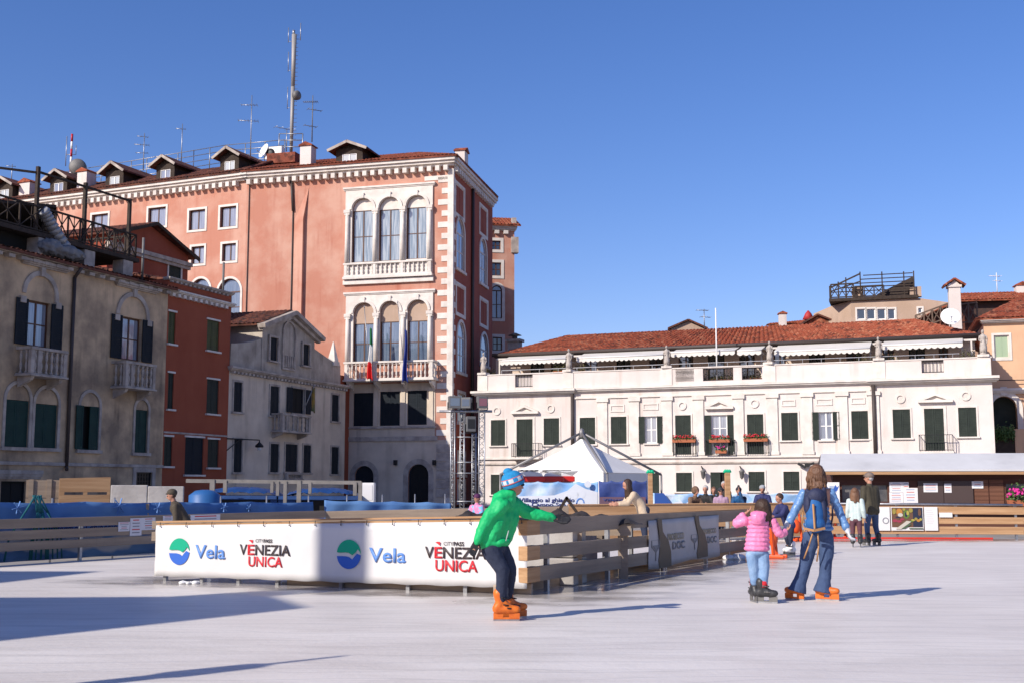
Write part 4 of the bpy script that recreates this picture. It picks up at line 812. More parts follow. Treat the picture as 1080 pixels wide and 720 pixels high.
b = MB(); b.tube((eL - .1, TB - 1.0, zev + .06), (eR + .1, TB - 1.0, zev + .06), .12, n=8); b.box(eL, eR, TB - .88, TB, zev - .12, zev - .02); b.build('gutter', copper, wb)
aw_white = mat('awning_canvas', (.66, .62, .56), .85, (.60, .56, .50), 1.2, .15, 6)
for x0, x1, yt, yb in ((527.5, 596.5, 377, 384), (608, 699.5, 375, 380.5), (707.5, 775, 371, 375.5), (777.5, 803, 370, 374.5), (816.5, 917.5, 367, 374), (930.5, 1015.5, 361, 368)):
    dA = TB - 2.7; q = FL.rect(x0, yt, x1, yb, dA); zT = zev - .15; zl = q[2] + .22; b = MB()
    b.add([(q[0], TB - .82, zT + .08), (q[1], TB - .82, zT + .08), (q[1], dA, zl + .1), (q[0], dA, zl + .1)], [(0, 1, 2, 3)])
    n = int((q[1] - q[0]) / .34); vs = []; fs = []
    for i in range(n * 6 + 1): x = q[0] + (q[1] - q[0]) * i / (n * 6); vs += [(x, dA, zl + .1), (x, dA - .03, zl - .12 - .10 * abs(math.sin(math.pi * i / 6)))]
    for i in range(n * 6): fs.append((2 * i, 2 * i + 1, 2 * i + 3, 2 * i + 2))
    b.add(vs, fs); o = b.build('awning', aw_white, wb); so = o.modifiers.new('s', 'SOLIDIFY'); so.thickness = .02
    k = MB(); k.bar((q[0] + .1, TB - .2, zT - .5), (q[0] + .1, dA + .05, zl + .05), .05); k.bar((q[1] - .1, TB - .2, zT - .5), (q[1] - .1, dA + .05, zl + .05), .05); k.tube((q[0], dA, zl + .1), (q[1], dA, zl + .1), .05); k.build('awning_arm', whitef, o)
b = MB(); b.bar((eL + .3, TB - 1.0, zev - .25), (eR - .2, TB - 1.0, zev - .25), .12)
for px in (527, 602, 704, 803, 810, 918, 928, 1015, 1025): s = FL.sz(px, 375, TB - 1.0)[0]; b.bar((s, TB - 1.0, zt0), (s, TB - 1.0, zev - .25), .10)
b.build('terrace_posts', whites, wb)
b = MB(); z = zP + .35; b.bar((S(528), .2, z), (S(1015), .2, z), .035); [b.bar((S(528 + k * 20), .2, zP + .08), (S(528 + k * 20), .2, z), .025) for k in range(25)]; b.build('terrace_rail', steel, wb)
# statues on the parapet
def statue_mesh():
    b = MB(); b.smooth = True
    b.lathe([(.30, 0), (.30, .12), (.22, .16), (.30, .2), (.32, .5), (.27, .8), (.22, 1.02), (.25, 1.2), (.26, 1.34), (.2, 1.46), (.075, 1.52), (.075, 1.58)], n=16)
    b.ball((0, -.02, 1.70), .12, .13, .155, 14, 10); b.tube((-.25, 0, 1.40), (-.33, -.05, 1.08), .075, .06); b.tube((-.33, -.05, 1.08), (-.15, -.24, .98), .06, .045)
    b.tube((.25, 0, 1.40), (.34, .02, 1.1), .075, .06); b.tube((.34, .02, 1.1), (.30, -.12, .85), .06, .045); b.ball((.30, -.12, .82), .06); b.ball((-.14, -.25, .98), .06)
    for i in range(9): a = i * .7; b.tube((.27 * math.cos(a), .27 * math.sin(a) - .02, .15), (.2 * math.cos(a + .3), .2 * math.sin(a + .3), 1.15), .05, .03, 6)
    return b.build('figure', stoneold)
stm = statue_mesh(); stm_me = stm.data; bpy.data.objects.remove(stm)
stc = mat('statue_stone', (.52, .46, .40), .85, (.30, .26, .23), 3, .4, 12); stm_me.materials[0] = stc
sp = ['at the left corner of the white building', 'above the left drainpipe of the white building', 'between the first two wide awnings', 'right of the narrow short awning', 'above the right drainpipe of the white building', 'at the right corner of the white building']
for (px, yt, yb), wds in zip(((510, 371.5, 395), (600, 367.5, 392), (703.3, 364, 388.5), (812, 359.5, 385), (926.8, 355, 379.5), (1037.5, 347.5, 375.5)), sp):
    s, zb = FL.sz(px, yb, .1); zt = FL.sz(px, yt, .1)[1]; t = empty('statue', FL.w(s, .1, zP + .08), FL.rot + random.uniform(-.4, .4), 'weathered stone statue standing on the parapet ' + wds, 'statue', 'statues along the terrace parapet')
    b = MB(); b.box(-.34, .34, -.3, .3, 0, .14); b.build('plinth', whites, t); o = bpy.data.objects.new('figure', stm_me); COL.objects.link(o); o.parent = t; o.location = (0, 0, .14); k = (zt - zP - .22) / 1.86; o.scale = (k * .85, k * .85, k)
    wb_p = MB(); wb_p.box(s - .38, s + .38, -.10, -.052, zK + .1, zP); wb_p.build('parapet_pier', whites, wb)
# flower boxes
petal = mat('red_petals', (.55, .02, .04), .7); pinkpet = mat('magenta_petals', (.6, .03, .25), .7); leafm = mat('plant_leaves', (.05, .11, .025), .7, (.09, .14, .04), 9); terra = mat('terracotta_box', (.40, .13, .06), .85); dryleaf = mat('dry_foliage', (.14, .11, .05), .8, (.08, .09, .03), 6)
def plant_box(loc, rz, L, label, pet=petal, dens=60, hh=.28, group='flower boxes on the white building', col=None):
    t = empty('flower_box', loc, rz, label, 'flower box', group); b = MB(); b.add([(-L / 2, -.1, 0), (L / 2, -.1, 0), (L / 2, .1, 0), (-L / 2, .1, 0), (-L / 2 - .03, -.13, .2), (L / 2 + .03, -.13, .2), (L / 2 + .03, .13, .2), (-L / 2 - .03, .13, .2)], [(3, 2, 1, 0), (4, 5, 6, 7), (0, 1, 5, 4), (1, 2, 6, 5), (2, 3, 7, 6), (3, 0, 4, 7)]); b.build('planter', terra, t)
    rs = random.Random(int(loc[0] * 100)); f = MB(); p = MB(); p.mi = 0
    for i in range(int(dens * 3 * L)):
        c = Vector((rs.uniform(-L / 2, L / 2), rs.gauss(0, .11), .16 + abs(rs.gauss(0, hh * .5)))); a = Vector((rs.gauss(0, 1), rs.gauss(0, 1), rs.gauss(0, 1))).normalized() * .05; c2 = a.orthogonal().normalized() * .035
        f.add([c - a, c + c2, c + a, c - c2], [(0, 1, 2, 3)])
    for i in range(int(dens * .55 * L) if pet else 0):
        c = Vector((rs.uniform(-L / 2, L / 2), rs.gauss(-.04, .1), .3 + rs.uniform(0, hh * .6))); p.ball(c, .045, n=6, m=4)
    f.build('leaves', col or leafm, t)
    if pet: p.build('blossoms', pet, t)
    return t
for px, py, L, lab, pt in ((721.5, 464.5, 1.5, 'box of red geraniums under the window left of the pediment window', petal), (759, 464.5, 1.3, 'box of red geraniums in the middle of the pediment window', petal), (760.5, 476, .7, 'magenta flowers low behind the railing of the pediment window', pinkpet), (797, 463.5, 1.5, 'box of red geraniums under the window right of the pediment window', petal)):
    s, z = FL.sz(px, py, -.3); plant_box(FL.w(s, -.3, z - .1), FL.rot, L, lab, pt)
for px, py, L, lab in ((516, 395, 1.0, 'dry leafy pots beside the left corner statue'), (612, 391, .8, 'potted plant right of the left drainpipe statue'), (723, 400.5, 1.0, 'plant trough behind the leftmost parapet grille'), (757, 400, 2.0, 'long plant trough behind the widest parapet grille'), (793, 398.5, 1.2, 'plant trough behind the third parapet grille'), (590, 391, .9, 'potted plants left of the left drainpipe statue'), (913, 383, 1.1, 'potted plants left of the right drainpipe statue'), (940, 382, 1.0, 'potted plants right of the right drainpipe statue'), (1020, 377, .9, 'potted plants at the right end of the terrace')):
    s, z = FL.sz(px, py, .75); plant_box(FL.w(s, .75, max(zt0, z - .2)), FL.rot, L, lab, None, 70, .5, 'plant pots along the terrace', dryleaf)
# wall lanterns, bottom storey
for px, py, w_ in ((741, 497, 'left of the open doorway'), (781.5, 497, 'right of the open doorway')):
    s, z = FL.sz(px, py, 0); t = empty('wall_lantern', FL.w(s, 0, z), FL.rot, 'grey wall lantern on the white building ' + w_, 'wall lamp', 'wall lanterns'); b = MB(); b.tube((0, 0, .25), (0, -.35, .35), .035); b.tube((0, -.35, .35), (.1, -.4, .1), .03); b.build('bracket', iron, t)
    b = MB(); b.lathe([(.02, .16), (.2, .02), (.16, -.02), (.11, -.38), (.05, -.45), (.01, -.5)], (.12, -.4, 0), 10); b.build('lantern', leadg, t)
s, z = FL.sz(851, 490, 0); t = empty('security_camera', FL.w(s, 0, z), FL.rot, 'pair of dark cameras fixed to the white building near the kiosk roof', 'camera'); b = MB(); b.box(-.1, .1, -.3, 0, -.1, .1); b.bar((-.5, -.3, .1), (-.05, -.3, -.15), .16); b.bar((.5, -.3, .12), (.1, -.3, 0), .14); b.build('casing', iron, t)
# mast and dish on the white building
p = onw(756, 352, 2.4, FL); s, z = FL.sz(756, 385, .6); t = empty('flag_mast', FL.w(s, .6, zt0), 0, 'thin bare white mast rising from the terrace in front of the tiled roof', 'mast'); b = MB(); b.tube((0, 0, 0), (0, 0, FL.sz(756, 325, .6)[1] - zt0), .055, .04); b.build('pole', whitef, t)
antenna(onw(743, 350, TB + 6, FL), 1.7, [(1.6, .9, 4, 3.0), (1.1, .8, 3, .1)], 'small aerial on the ridge of the white building')
dish(onw(1003, 345, TB - .3, FL), .62, R(-15), R(25), 'large white satellite dish at the right end of the tiled roof', whitef)
# ================================================================== HOUSES BEHIND / RIGHT
FD = Frame(at(1040, 400, 79), at(1100, 400, 78.0)); DL = FD.len + 6
dh = fempty('peach_house', FD, 'peach plaster house at the right edge with a shaded stone archway', 'house')
zDe = FD.sz(1060, 337)[1]; q = FD.rect(1048.5, 374, 1064.5, 377.5 + 0); q = FD.rect(1048.5, 353.5, 1064.5, 377.5); qa = list(FD.rect(1048, 417.5, 1074.5, 520)); qa[2] = 0
wall('front_wall', [(0, 0), (DL, 0), (DL, zDe - .2), (0, zDe - .2)], [hole(*q), hole(*qa, True)], peachp, dh, .8, 0, 8)
window(dh, q, False, 'door', whites, shut=mat('green_blind', (.33, .42, .28), .8), sur=.15, d=.1); 
b = MB(); b.ring(hole(qa[0], qa[1], qa[2], qa[3], True), hole(qa[0] - .35, qa[1] + .35, qa[2], qa[3] + .35, True), -.12, .02); b.box((qa[0] + qa[1]) / 2 - .2, (qa[0] + qa[1]) / 2 + .2, -.25, .02, qa[3] + .05, qa[3] + .6); b.build('arch_surround', whites, dh)
b = MB(); b.box(qa[0] - .1, qa[1] + .1, .82, 1.0, 0, qa[3]); b.build('archway_back', greens, dh)
cornice(dh, 0, DL, zDe + .05, .3, .45, whites); z = FD.sz(1060, 411)[1]; cornice(dh, 0, DL, z + .1, .35, .4, whites)
roof_sheet('roof', dh, (-.5, -.5, zDe + .06), (DL, -.5, zDe + .06), (DL, 6.0, zDe + 2.6), (3.6, 6.0, zDe + 2.6), tiles_red); roof_sheet('roof', dh, (-.5, 9, zDe + .06), (-.5, -.5, zDe + .06), (3.6, 6.0, zDe + 2.6), (3.6, 6.01, zDe + 2.6), tiles_red)
pipe(dh, [(FD.sz(1068, 401, -.3)[0] - 4, -.35, FD.sz(1050, 400)[1]), (DL, -.35, FD.sz(1080, 403)[1])], .03, name='cable')
# arch fence and greenery
gf = empty('garden_wall', FD.w(0, -1.5, 0), FD.rot, 'brown garden wall with climbing greenery in front of the archway', 'wall'); b = MB(); zz = FD.sz(1060, 453, -1.5)[1]; x1 = FD.sz(1069.5, 450, -1.5)[0]; x2 = FD.sz(1079, 450, -1.5)[0]; b.box(-.5, x1, 0, .3, 0, zz); b.build('wall_panel', darkw, gf); b = MB(); b.box(x1 + .01, x2 + 2, -.1, .4, 0, FD.sz(1075, 452, -1.5)[1]); b.build('pier', peachp, gf)
f = MB(); rs = random.Random(5)
for i in range(900): c = Vector((rs.uniform(-.3, x1), rs.gauss(-.1, .12), zz + rs.gauss(-.25, .22))); a = Vector((rs.gauss(0, 1), rs.gauss(0, 1), rs.gauss(0, 1))).normalized() * .09; c2 = a.orthogonal().normalized() * .06; f.add([c - a, c + c2, c + a, c - c2], [(0, 1, 2, 3)])
f.build('climbing_leaves', leafm, gf)
# brown building with tiled roof behind right
FE = Frame(at(940, 330, 98), at(1090, 326, 96)); EL = FE.len
eh = fempty('dark_roof_house', FE, 'dark timber-clad top floor with red tiled roof behind the white chimney', 'house')
e0, e1 = FE.sz(1014, 318)[0], EL; zt = FE.sz(1050, 317)[1]; b = MB(); b.box(e0, e1 + 4, 0, 8, 0, zt); b.build('top_floor', mat('brown_cladding', (.08, .04, .03), .85, (.05, .03, .025), 4), eh)
roof_sheet('roof', eh, (e0 - .8, -.7, zt), (e1 + 4, -.7, zt), (e1 + 4, 4, zt + 1.3), (e0 - .3, 4, zt + 1.3), tiles_red)
zl = FE.sz(985, 345, -2)[1]; a_ = FE.sz(957, 348, -2)[0]; c_ = FE.sz(1028, 330, -2)[0]; r_ = FE.sz(1020, 323, -2)[1]
b = MB(); b.prism([(a_, zl - 3), (c_, zl - 3), (c_, r_), (FE.sz(1001, 318, -2)[0], FE.sz(1001, 322, -2)[1]), (a_, zl + .1)], -1.7, 3); b.build('lower_roof_body', tiles_old, eh)
roof_sheet('roof', eh, (a_ - .2, -2.1, zl + .12), (a_ - .2, 3, zl + .12), (FE.sz(1010, 318, -2)[0], 3, FE.sz(1001, 316, -2)[1]), (FE.sz(1010, 318, -2)[0], -2.1, FE.sz(1001, 316, -2)[1]), tiles_red)
def lattice(name, p, q, h, n, m, P):
    b = MB(); p = Vector(p); q = Vector(q); u = Vector((0, 0, h)); b.bar(p + u, q + u, .12); b.bar(p + u * .08, q + u * .08, .1)
    for i in range(n + 1): a = p.lerp(q, i / n); b.bar(a, a + u, .11)
    for i in range(n): a = p.lerp(q, i / n); c = p.lerp(q, (i + 1) / n); b.bar(a + u * .08, c + u, .07); b.bar(a + u, c + u * .08, .07)
    return b.build(name, m, P)
midw = mat('brown_timber', (.11, .07, .05), .85, (.16, .11, .08), 5, .3, 20)
k0 = FE.sz(966, 346, -2.4); k1 = FE.sz(1001, 333, -2.4); lattice('lattice_rail', (k0[0], -2.4, k0[1] - .2), (k1[0], -2.4, k1[1] - .2), 1.2, 4, midw, eh)
k0 = FE.sz(1013, 342, -2.4); k1 = FE.sz(1031, 340, -2.4); lattice('lattice_rail', (k0[0], -2.4, k0[1]), (k1[0], -2.4, k1[1]), 1.6, 2, midw, eh)
FH = Frame(at(980, 340, 93), at(1040, 338, 92)); c0 = FH.sz(1001.3, 320)[0]; c1 = FH.sz(1013.7, 320)[0]
hh_ = fempty('chimney_house', FH, 'tall white Venetian chimney with a flared tiled cap above the roofs at right', 'chimney'); b = MB(); zt = FH.sz(1007, 303)[1]; b.box(c0, c1, 0, .9, 0, zt); b.build('shaft', whitep, hh_, bevel=.02)
b = MB(); w = (c1 - c0); cc = (c0 + c1) / 2; zt2 = FH.sz(1007, 294)[1]; b.box(c0 - .1, c1 + .1, -.1, 1.0, zt + .0, zt + .18); b.prism([(cc - w * .45, zt + .18), (cc + w * .45, zt + .18), (cc, zt2 - .1)], -.05, .95); b.build('chimney_head', whitep, hh_)
b = MB(); ex = w * .95
for sg in (-1, 1): b.bar((cc + sg * ex, .45, zt + .12), (cc, .45, zt2), 1.5, .14)
b.build('chimney_cap', tiles_red, hh_)
antenna(onw(1052, 312, 5, FE), 2.0, [(1.7, 1.0, 5, 3.0), (1.3, .8, 3, .2)], 'white aerial on the tiled roof near the right edge', whitef)
s = FE.sz(1077.5, 305, 3)[0]; chimney(eh, s - .4, s + .6, 3, 4, zt, FE.sz(1077, 298, 3)[1], whitep)
# tan house with roof terrace
FT = Frame(at(892, 315, 108), at(970, 314, 106)); th = fempty('tan_house', FT, 'tan house with a band of four windows behind the tiled roof', 'house')
t0, t1 = FT.sz(897.5, 325)[0], FT.sz(969, 325)[0]; ztp = FT.sz(935, 316)[1]; q4 = [(904, 326, 912.5, 337), (914.5, 326, 923, 337), (925.5, 326, 934, 337), (936.5, 326, 944, 337)]; q4 = [FT.rect(*r) for r in q4]; qsm = FT.rect(968.5, 325, 972.5, 330.5)
x_l, zl_ = FT.sz(858, 331, 3)
wall('front_wall', [(t0, 5), (t1 + 3.9, 5), (t1 + 3.9, FT.sz(983, 323)[1]), (t1, ztp), (t0, ztp)], [hole(*q) for q in q4] + [hole(*qsm)], tanp, th, .25, 0, 8)
for q in q4 + [qsm]: window(th, q, False, 'glass', whitef, g_dark, nv=1, nh=0, sur=.15, surm=whites, d=.12)
b = MB(); b.add([(t0 - .002, .02, 5), (x_l, 3, 5), (x_l, 3, zl_), (FT.sz(878, 326, 1.5)[0], 1.5, FT.sz(878, 322.5, 1.5)[1]), (t0 - .002, .02, ztp), (t0, 9, 5), (t0, 9, ztp)], [(1, 0, 4, 3, 2), (4, 6, 3)]); b.build('splayed_wall', tanp, th)
tt = empty('roof_terrace', FT.w(t0, 0, ztp), FT.rot, 'brown timber roof terrace frame with slatted top on the tan house', 'roof terrace')
def tpz(px, py, d=0): s, z = FT.sz(px, py, d); return Vector((s - t0, d, z - ztp))
b = MB(); b.box(tpz(874, 300).x, tpz(968, 300).x, -.3, 5, 0.0, .28); b.build('deck', darkw, tt)
xl, xr = tpz(897, 300).x, tpz(963, 300).x; zr_ = tpz(963, 288).z; zl2 = tpz(875, 303, 2).z
for px, yt in ((875, 303), (884, 298.5), (892, 294), (907, 288), (930, 287.8), (953, 287.5), (963.5, 287)):
    p = tpz(px, yt); b = MB(); b.bar((p.x, 0, .28), (p.x, 0, p.z + .1), .11); b.build('post', darkw, tt)
b = MB()
for k in range(5):
    z = tpz(930, 289.5 + k * 4.1).z; b.bar((tpz(907 if k else 900, 0).x - (k * .9), .05, z), (xr, .05, z), .08)
b.bar((tpz(875, 300).x, 0, tpz(875, 304).z), (tpz(907, 300).x, 0, tpz(907, 289).z), .13); b.bar((tpz(875, 300).x, 0, tpz(875, 308).z), (tpz(907, 300).x, 0, tpz(907, 297).z), .1); b.build('top_beams', darkw, tt)
lattice('lattice_rail', (tpz(876, 300).x, -.05, .3), (tpz(900, 300).x, -.05, .3), 1.3, 3, darkw, tt); lattice('lattice_rail', (tpz(901, 300).x, -.05, .3), (tpz(932, 300).x, -.05, .3), 1.0, 3, darkw, tt)
for px in (904, 965.5): p = tpz(px, 303); b = MB(); b.box(p.x - .5, p.x + .5, .3, 1.1, .2, p.z + .1); b.build('chimney_stack', tanp, tt)
b = MB(); p = tpz(945, 300); b.add([(p.x - 1.7, .5, .3), (p.x + 1.5, .5, .3), (p.x + 1.5, 1.5, p.z + .9), (p.x - 1.7, 1.5, p.z - .6)], [(0, 1, 2, 3), (3, 2, 1, 0)]); b.build('reed_screen', darkw, tt)
# small roofs just over the ridge
FQ = Frame(at(700, 345, 112), at(900, 340, 110))
def small_gable(x0, xp, x1, yb, yt, nm, lab, m1, dep=4):
    t = fempty(nm, FQ, lab, 'house'); a, z0 = FQ.sz(x0, yb); c, zp = FQ.sz(xp, yt); e, z1 = FQ.sz(x1, yb); b = MB(); b.prism([(a, 6), (e, 6), (e, z1), (c, zp), (a, z0)], 0, dep); b.build('gable', m1, t); k = MB(); k.bar((a - .3, dep / 2, z0), (c, dep / 2, zp + .1), dep + .6, .15); k.bar((e + .3, dep / 2, z1), (c, dep / 2, zp + .1), dep + .6, .15); k.build('roof', tiles_old, t)
small_gable(708, 726, 743, 346.5, 338.5, 'gabled_house', 'tiny tan gable just above the ridge of the white building', tanp)
small_gable(843, 862, 892, 345, 333, 'low_roofed_house', 'low rounded tile roof in front of the tan house', tiles_red, 6)
FQ = Frame(at(700, 345, 116), at(900, 340, 114)); t = fempty('low_roofed_house', FQ, 'low tiled roof with a white chimney left of the tan house', 'house')
a, z = FQ.sz(811, 343); e, _ = FQ.sz(868, 343); zt = FQ.sz(840, 335)[1]; b = MB(); b.box(a, e, 0, 5, 5, z); b.build('body', tanp, t); roof_sheet('roof', t, (a - .3, -.4, z), (e, -.4, z), (e, 4, zt + .4), (a + .5, 4, zt), tiles_red)
s = FQ.sz(825, 335)[0]; chimney(t, s - .35, s + .35, -.6, .2, z - 1, FQ.sz(825, 330)[1], whitep); s, z = FQ.sz(852.5, 333, -1); b = MB(); b.lathe([(.3, -1.5), (.3, 0), (.55, .05), (.3, .6), (.05, .9)], (s, -1, z - .4), 8); b.build('red_cowl', mat('red_cowl_paint', (.4, .03, .03), .6), t)
# chimney stump on the left end
s, z = FL.sz(543, 362, 8); t = empty('chimney_stack', FL.w(s, 8, z - 3), FL.rot, 'squat grey chimney beside the palace at the left end of the tiled roof', 'chimney'); b = MB(); b.box(-.45, .45, -.4, .4, 0, 3.1); b.box(-.6, .6, -.5, .5, 3.1, 3.3); b.build('shaft', stoneold, t); b = MB(); b.lathe([(.2, 0), (.2, .25), (.55, .3), (.1, .5)], (0, 0, 3.3), 12); b.build('cowl', leadg, t)
# ================================================================== GROUND AND ICE
gm = mat('stone_paving', (.34, .31, .28), .9, (.25, .23, .21), .8, .2, 6)
b = MB(); b.box(-250, 250, -60, 400, -.5, -.10); tag(b.build('ground', gm), kind='structure')
# island barrier corners (ice level) and side line
N0 = gnd(165, 612); N1 = gnd(556, 627.5); N2 = gnd(790, 586.0)
# rink edge: left outer barrier, far barrier
O0 = gnd(0, 596); O1 = gnd(160, 585.5); dO = (O1 - O0).normalized()
OL = O0 - dO * 14; OC = O0 + dO * 9.3
F1 = at(600, 560, 31.5); F2 = at(870, 566, 33.6); F3 = at(1080, 569, 33.2)
OC.z = 0; F1.z = F2.z = F3.z = 0
ice_m = bpy.data.materials.new('skated_ice'); ice_m.use_nodes = True; t = ice_m.node_tree; N = t.nodes; L = t.links; bs = N['Principled BSDF']
tc = N.new('ShaderNodeTexCoord')
def nz(sc, det, st=(1, 1, 1), rot=0):
    mp = N.new('ShaderNodeMapping'); mp.inputs['Scale'].default_value = st; mp.inputs['Rotation'].default_value = (0, 0, rot); L.new(tc.outputs['Object'], mp.inputs[0]); n = N.new('ShaderNodeTexNoise'); n.inputs['Scale'].default_value = sc; n.inputs['Detail'].default_value = det; L.new(mp.outputs[0], n.inputs['Vector']); return n
def math_(op, a, b_=None, clamp=False):
    m = N.new('ShaderNodeMath'); m.operation = op; m.use_clamp = clamp
    for k, v in enumerate((a, b_)):
        if v is None: continue
        if isinstance(v, (int, float)): m.inputs[k].default_value = v
        else: L.new(v, m.inputs[k])
    return m.outputs[0]
def seg_dist(P, Q):
    """distance to the segment P-Q in the ground plane"""
    d = (Q - P); ln = d.length; u = d / ln
    sp = N.new('ShaderNodeSeparateXYZ'); L.new(tc.outputs['Object'], sp.inputs[0])
    x = math_('SUBTRACT', sp.outputs[0], P.x); y = math_('SUBTRACT', sp.outputs[1], P.y)
    al_ = math_('ADD', math_('MULTIPLY', x, u.x), math_('MULTIPLY', y, u.y)); pe = math_('ADD', math_('MULTIPLY', x, -u.y), math_('MULTIPLY', y, u.x))
    cl_ = N.new('ShaderNodeClamp'); cl_.inputs['Max'].default_value = ln; L.new(al_, cl_.inputs[0]); ex = math_('SUBTRACT', al_, cl_.outputs[0])
    return math_('SQRT', math_('ADD', math_('MULTIPLY', ex, ex), math_('MULTIPLY', pe, pe)))
dist = math_('MINIMUM', math_('MINIMUM', seg_dist(N0, N1), math_('MULTIPLY', seg_dist(N1, N2), .75)), math_('MULTIPLY', seg_dist(F1, F3), .8))
wn_ = nz(1.1, 5, (1, 1.4, 1)); wet = N.new('ShaderNodeMapRange'); wet.inputs['From Min'].default_value = 1.35; wet.inputs['From Max'].default_value = .22; L.new(math_('ADD', dist, math_('MULTIPLY', math_('SUBTRACT', wn_.outputs['Fac'], .5), 2.6)), wet.inputs[0])
wetm = wet.outputs[0]
big = nz(.35, 6, (1, 2.2, 1)); fine = nz(14, 6, (1, 1, 1)); wv = []
for sc_, di, ph in ((.75, 7, 0), (.6, 9, 5)):
    w_ = N.new('ShaderNodeTexWave'); w_.wave_type = 'RINGS'; w_.inputs['Scale'].default_value = sc_; w_.inputs['Distortion'].default_value = di; w_.inputs['Detail'].default_value = 1.5; w_.inputs['Detail Scale'].default_value = .55; w_.inputs['Phase Offset'].default_value = ph; L.new(tc.outputs['Object'], w_.inputs['Vector']); wv.append(w_)
wv_ = None; scr = nz(8, 3, (.16, 3.2, 1), .9); scr2 = nz(8, 3, (.14, 3.0, 1), -.75)
def mixc(f, A_, B_):
    x = N.new('ShaderNodeMix'); x.data_type = 'RGBA'
    L.new(f, x.inputs[0])
    for k, v in ((6, A_), (7, B_)):
        if isinstance(v, tuple): x.inputs[k].default_value = (*v, 1)
        else: L.new(v, x.inputs[k])
    return x.outputs[2]
def rg(src, a, c):
    r = N.new('ShaderNodeMapRange'); r.inputs['From Min'].default_value = a; r.inputs['From Max'].default_value = c; L.new(src, r.inputs[0]); return r.outputs[0]
c = mixc(rg(big.outputs['Fac'], .35, .65), (.65, .585, .525), (.75, .685, .62)); c = mixc(math_('MULTIPLY', rg(fine.outputs['Fac'], .45, .7), .30), c, (.72, .68, .645))
c = mixc(math_('MULTIPLY', math_('MAXIMUM', rg(scr.outputs['Fac'], .58, .68), rg(scr2.outputs['Fac'], .60, .70)), .35), c, (.78, .745, .71))
swl = nz(2.2, 8, (.5, 1.6, 1), .6); c = mixc(math_('MULTIPLY', rg(swl.outputs['Fac'], .50, .62), .35), c, (.56, .505, .45)); c = mixc(math_('MULTIPLY', math_('MAXIMUM', rg(wv[0].outputs['Fac'], .975, .995), rg(wv[1].outputs['Fac'], .98, .997)), .22), c, (.36, .345, .335)); spk = nz(45, 3); c = mixc(math_('MULTIPLY', rg(spk.outputs['Fac'], .60, .72), .5), c, (.80, .77, .74)); c = mixc(math_('MULTIPLY', wetm, .7), c, (.27, .24, .215)); L.new(c, bs.inputs['Base Color'])
ro = N.new('ShaderNodeMapRange'); ro.inputs['To Min'].default_value = .5; ro.inputs['To Max'].default_value = .07; L.new(wetm, ro.inputs[0])
L.new(math_('ADD', ro.outputs[0], math_('MULTIPLY', math_('SUBTRACT', big.outputs['Fac'], .5), .25)), bs.inputs['Roughness']); bs.inputs['IOR'].default_value = 1.31; bs.inputs['Specular IOR Level'].default_value = .22
bp = N.new('ShaderNodeBump'); bp.inputs['Distance'].default_value = .01; L.new(math_('MULTIPLY', math_('SUBTRACT', 1.0, math_('MULTIPLY', wetm, .9)), .45), bp.inputs['Strength']); L.new(math_('ADD', fine.outputs['Fac'], scr.outputs['Fac']), bp.inputs['Height']); L.new(bp.outputs[0], bs.inputs['Normal'])
E1 = Vector((60, 33.4, 0)); pl = [OL + Vector((-30, -40, 0)), Vector((60, -40, 0)), E1, F3, F2, F1, OC, OL]
b = MB(); b.add([p for p in pl] + [p + Vector((0, 0, -.095)) for p in pl], [list(range(8))] + [(i + 8, (i + 1) % 8 + 8, (i + 1) % 8, i) for i in range(8)]); tag(b.build('ice_rink', ice_m), kind='structure')

# ================================================================== BARRIERS
plank = mat('weathered_plank', (.36, .275, .20), .85, (.23, .175, .13), 1.2, .4, 14, stretch=(.25, 1, 4), streak=.4, dirt=(.03, .025, .02))
plank_new = mat('fresh_sawn_wood', (.50, .30, .155), .8, (.38, .21, .10), 2.0, .3, 16, stretch=(.25, 1, 5), lo=.4, hi=.6)
plank_pale = mat('pale_wood_base', (.46, .36, .27), .85, (.30, .22, .16), 2.0, .3, 14, stretch=(.3, 1, 4), streak=.4)
conc = mat('concrete_block', (.48, .45, .42), .9, (.34, .31, .29), 1.4, .4, 12, streak=.5, dirt=(.1, .09, .08))
def local(o, p):  # world vector -> local of an unrotated empty
    return Vector(p) - o.location
class Run:
    """barrier along p->q with top heights h0,h1"""
    def __init__(s, P, Q, h0, h1): s.P = Vector(P); s.Q = Vector(Q); s.h0 = h0; s.h1 = h1; s.n = (s.Q - s.P).length; s.u = (s.Q - s.P) / s.n; s.rz = math.atan2(s.u.y, s.u.x)
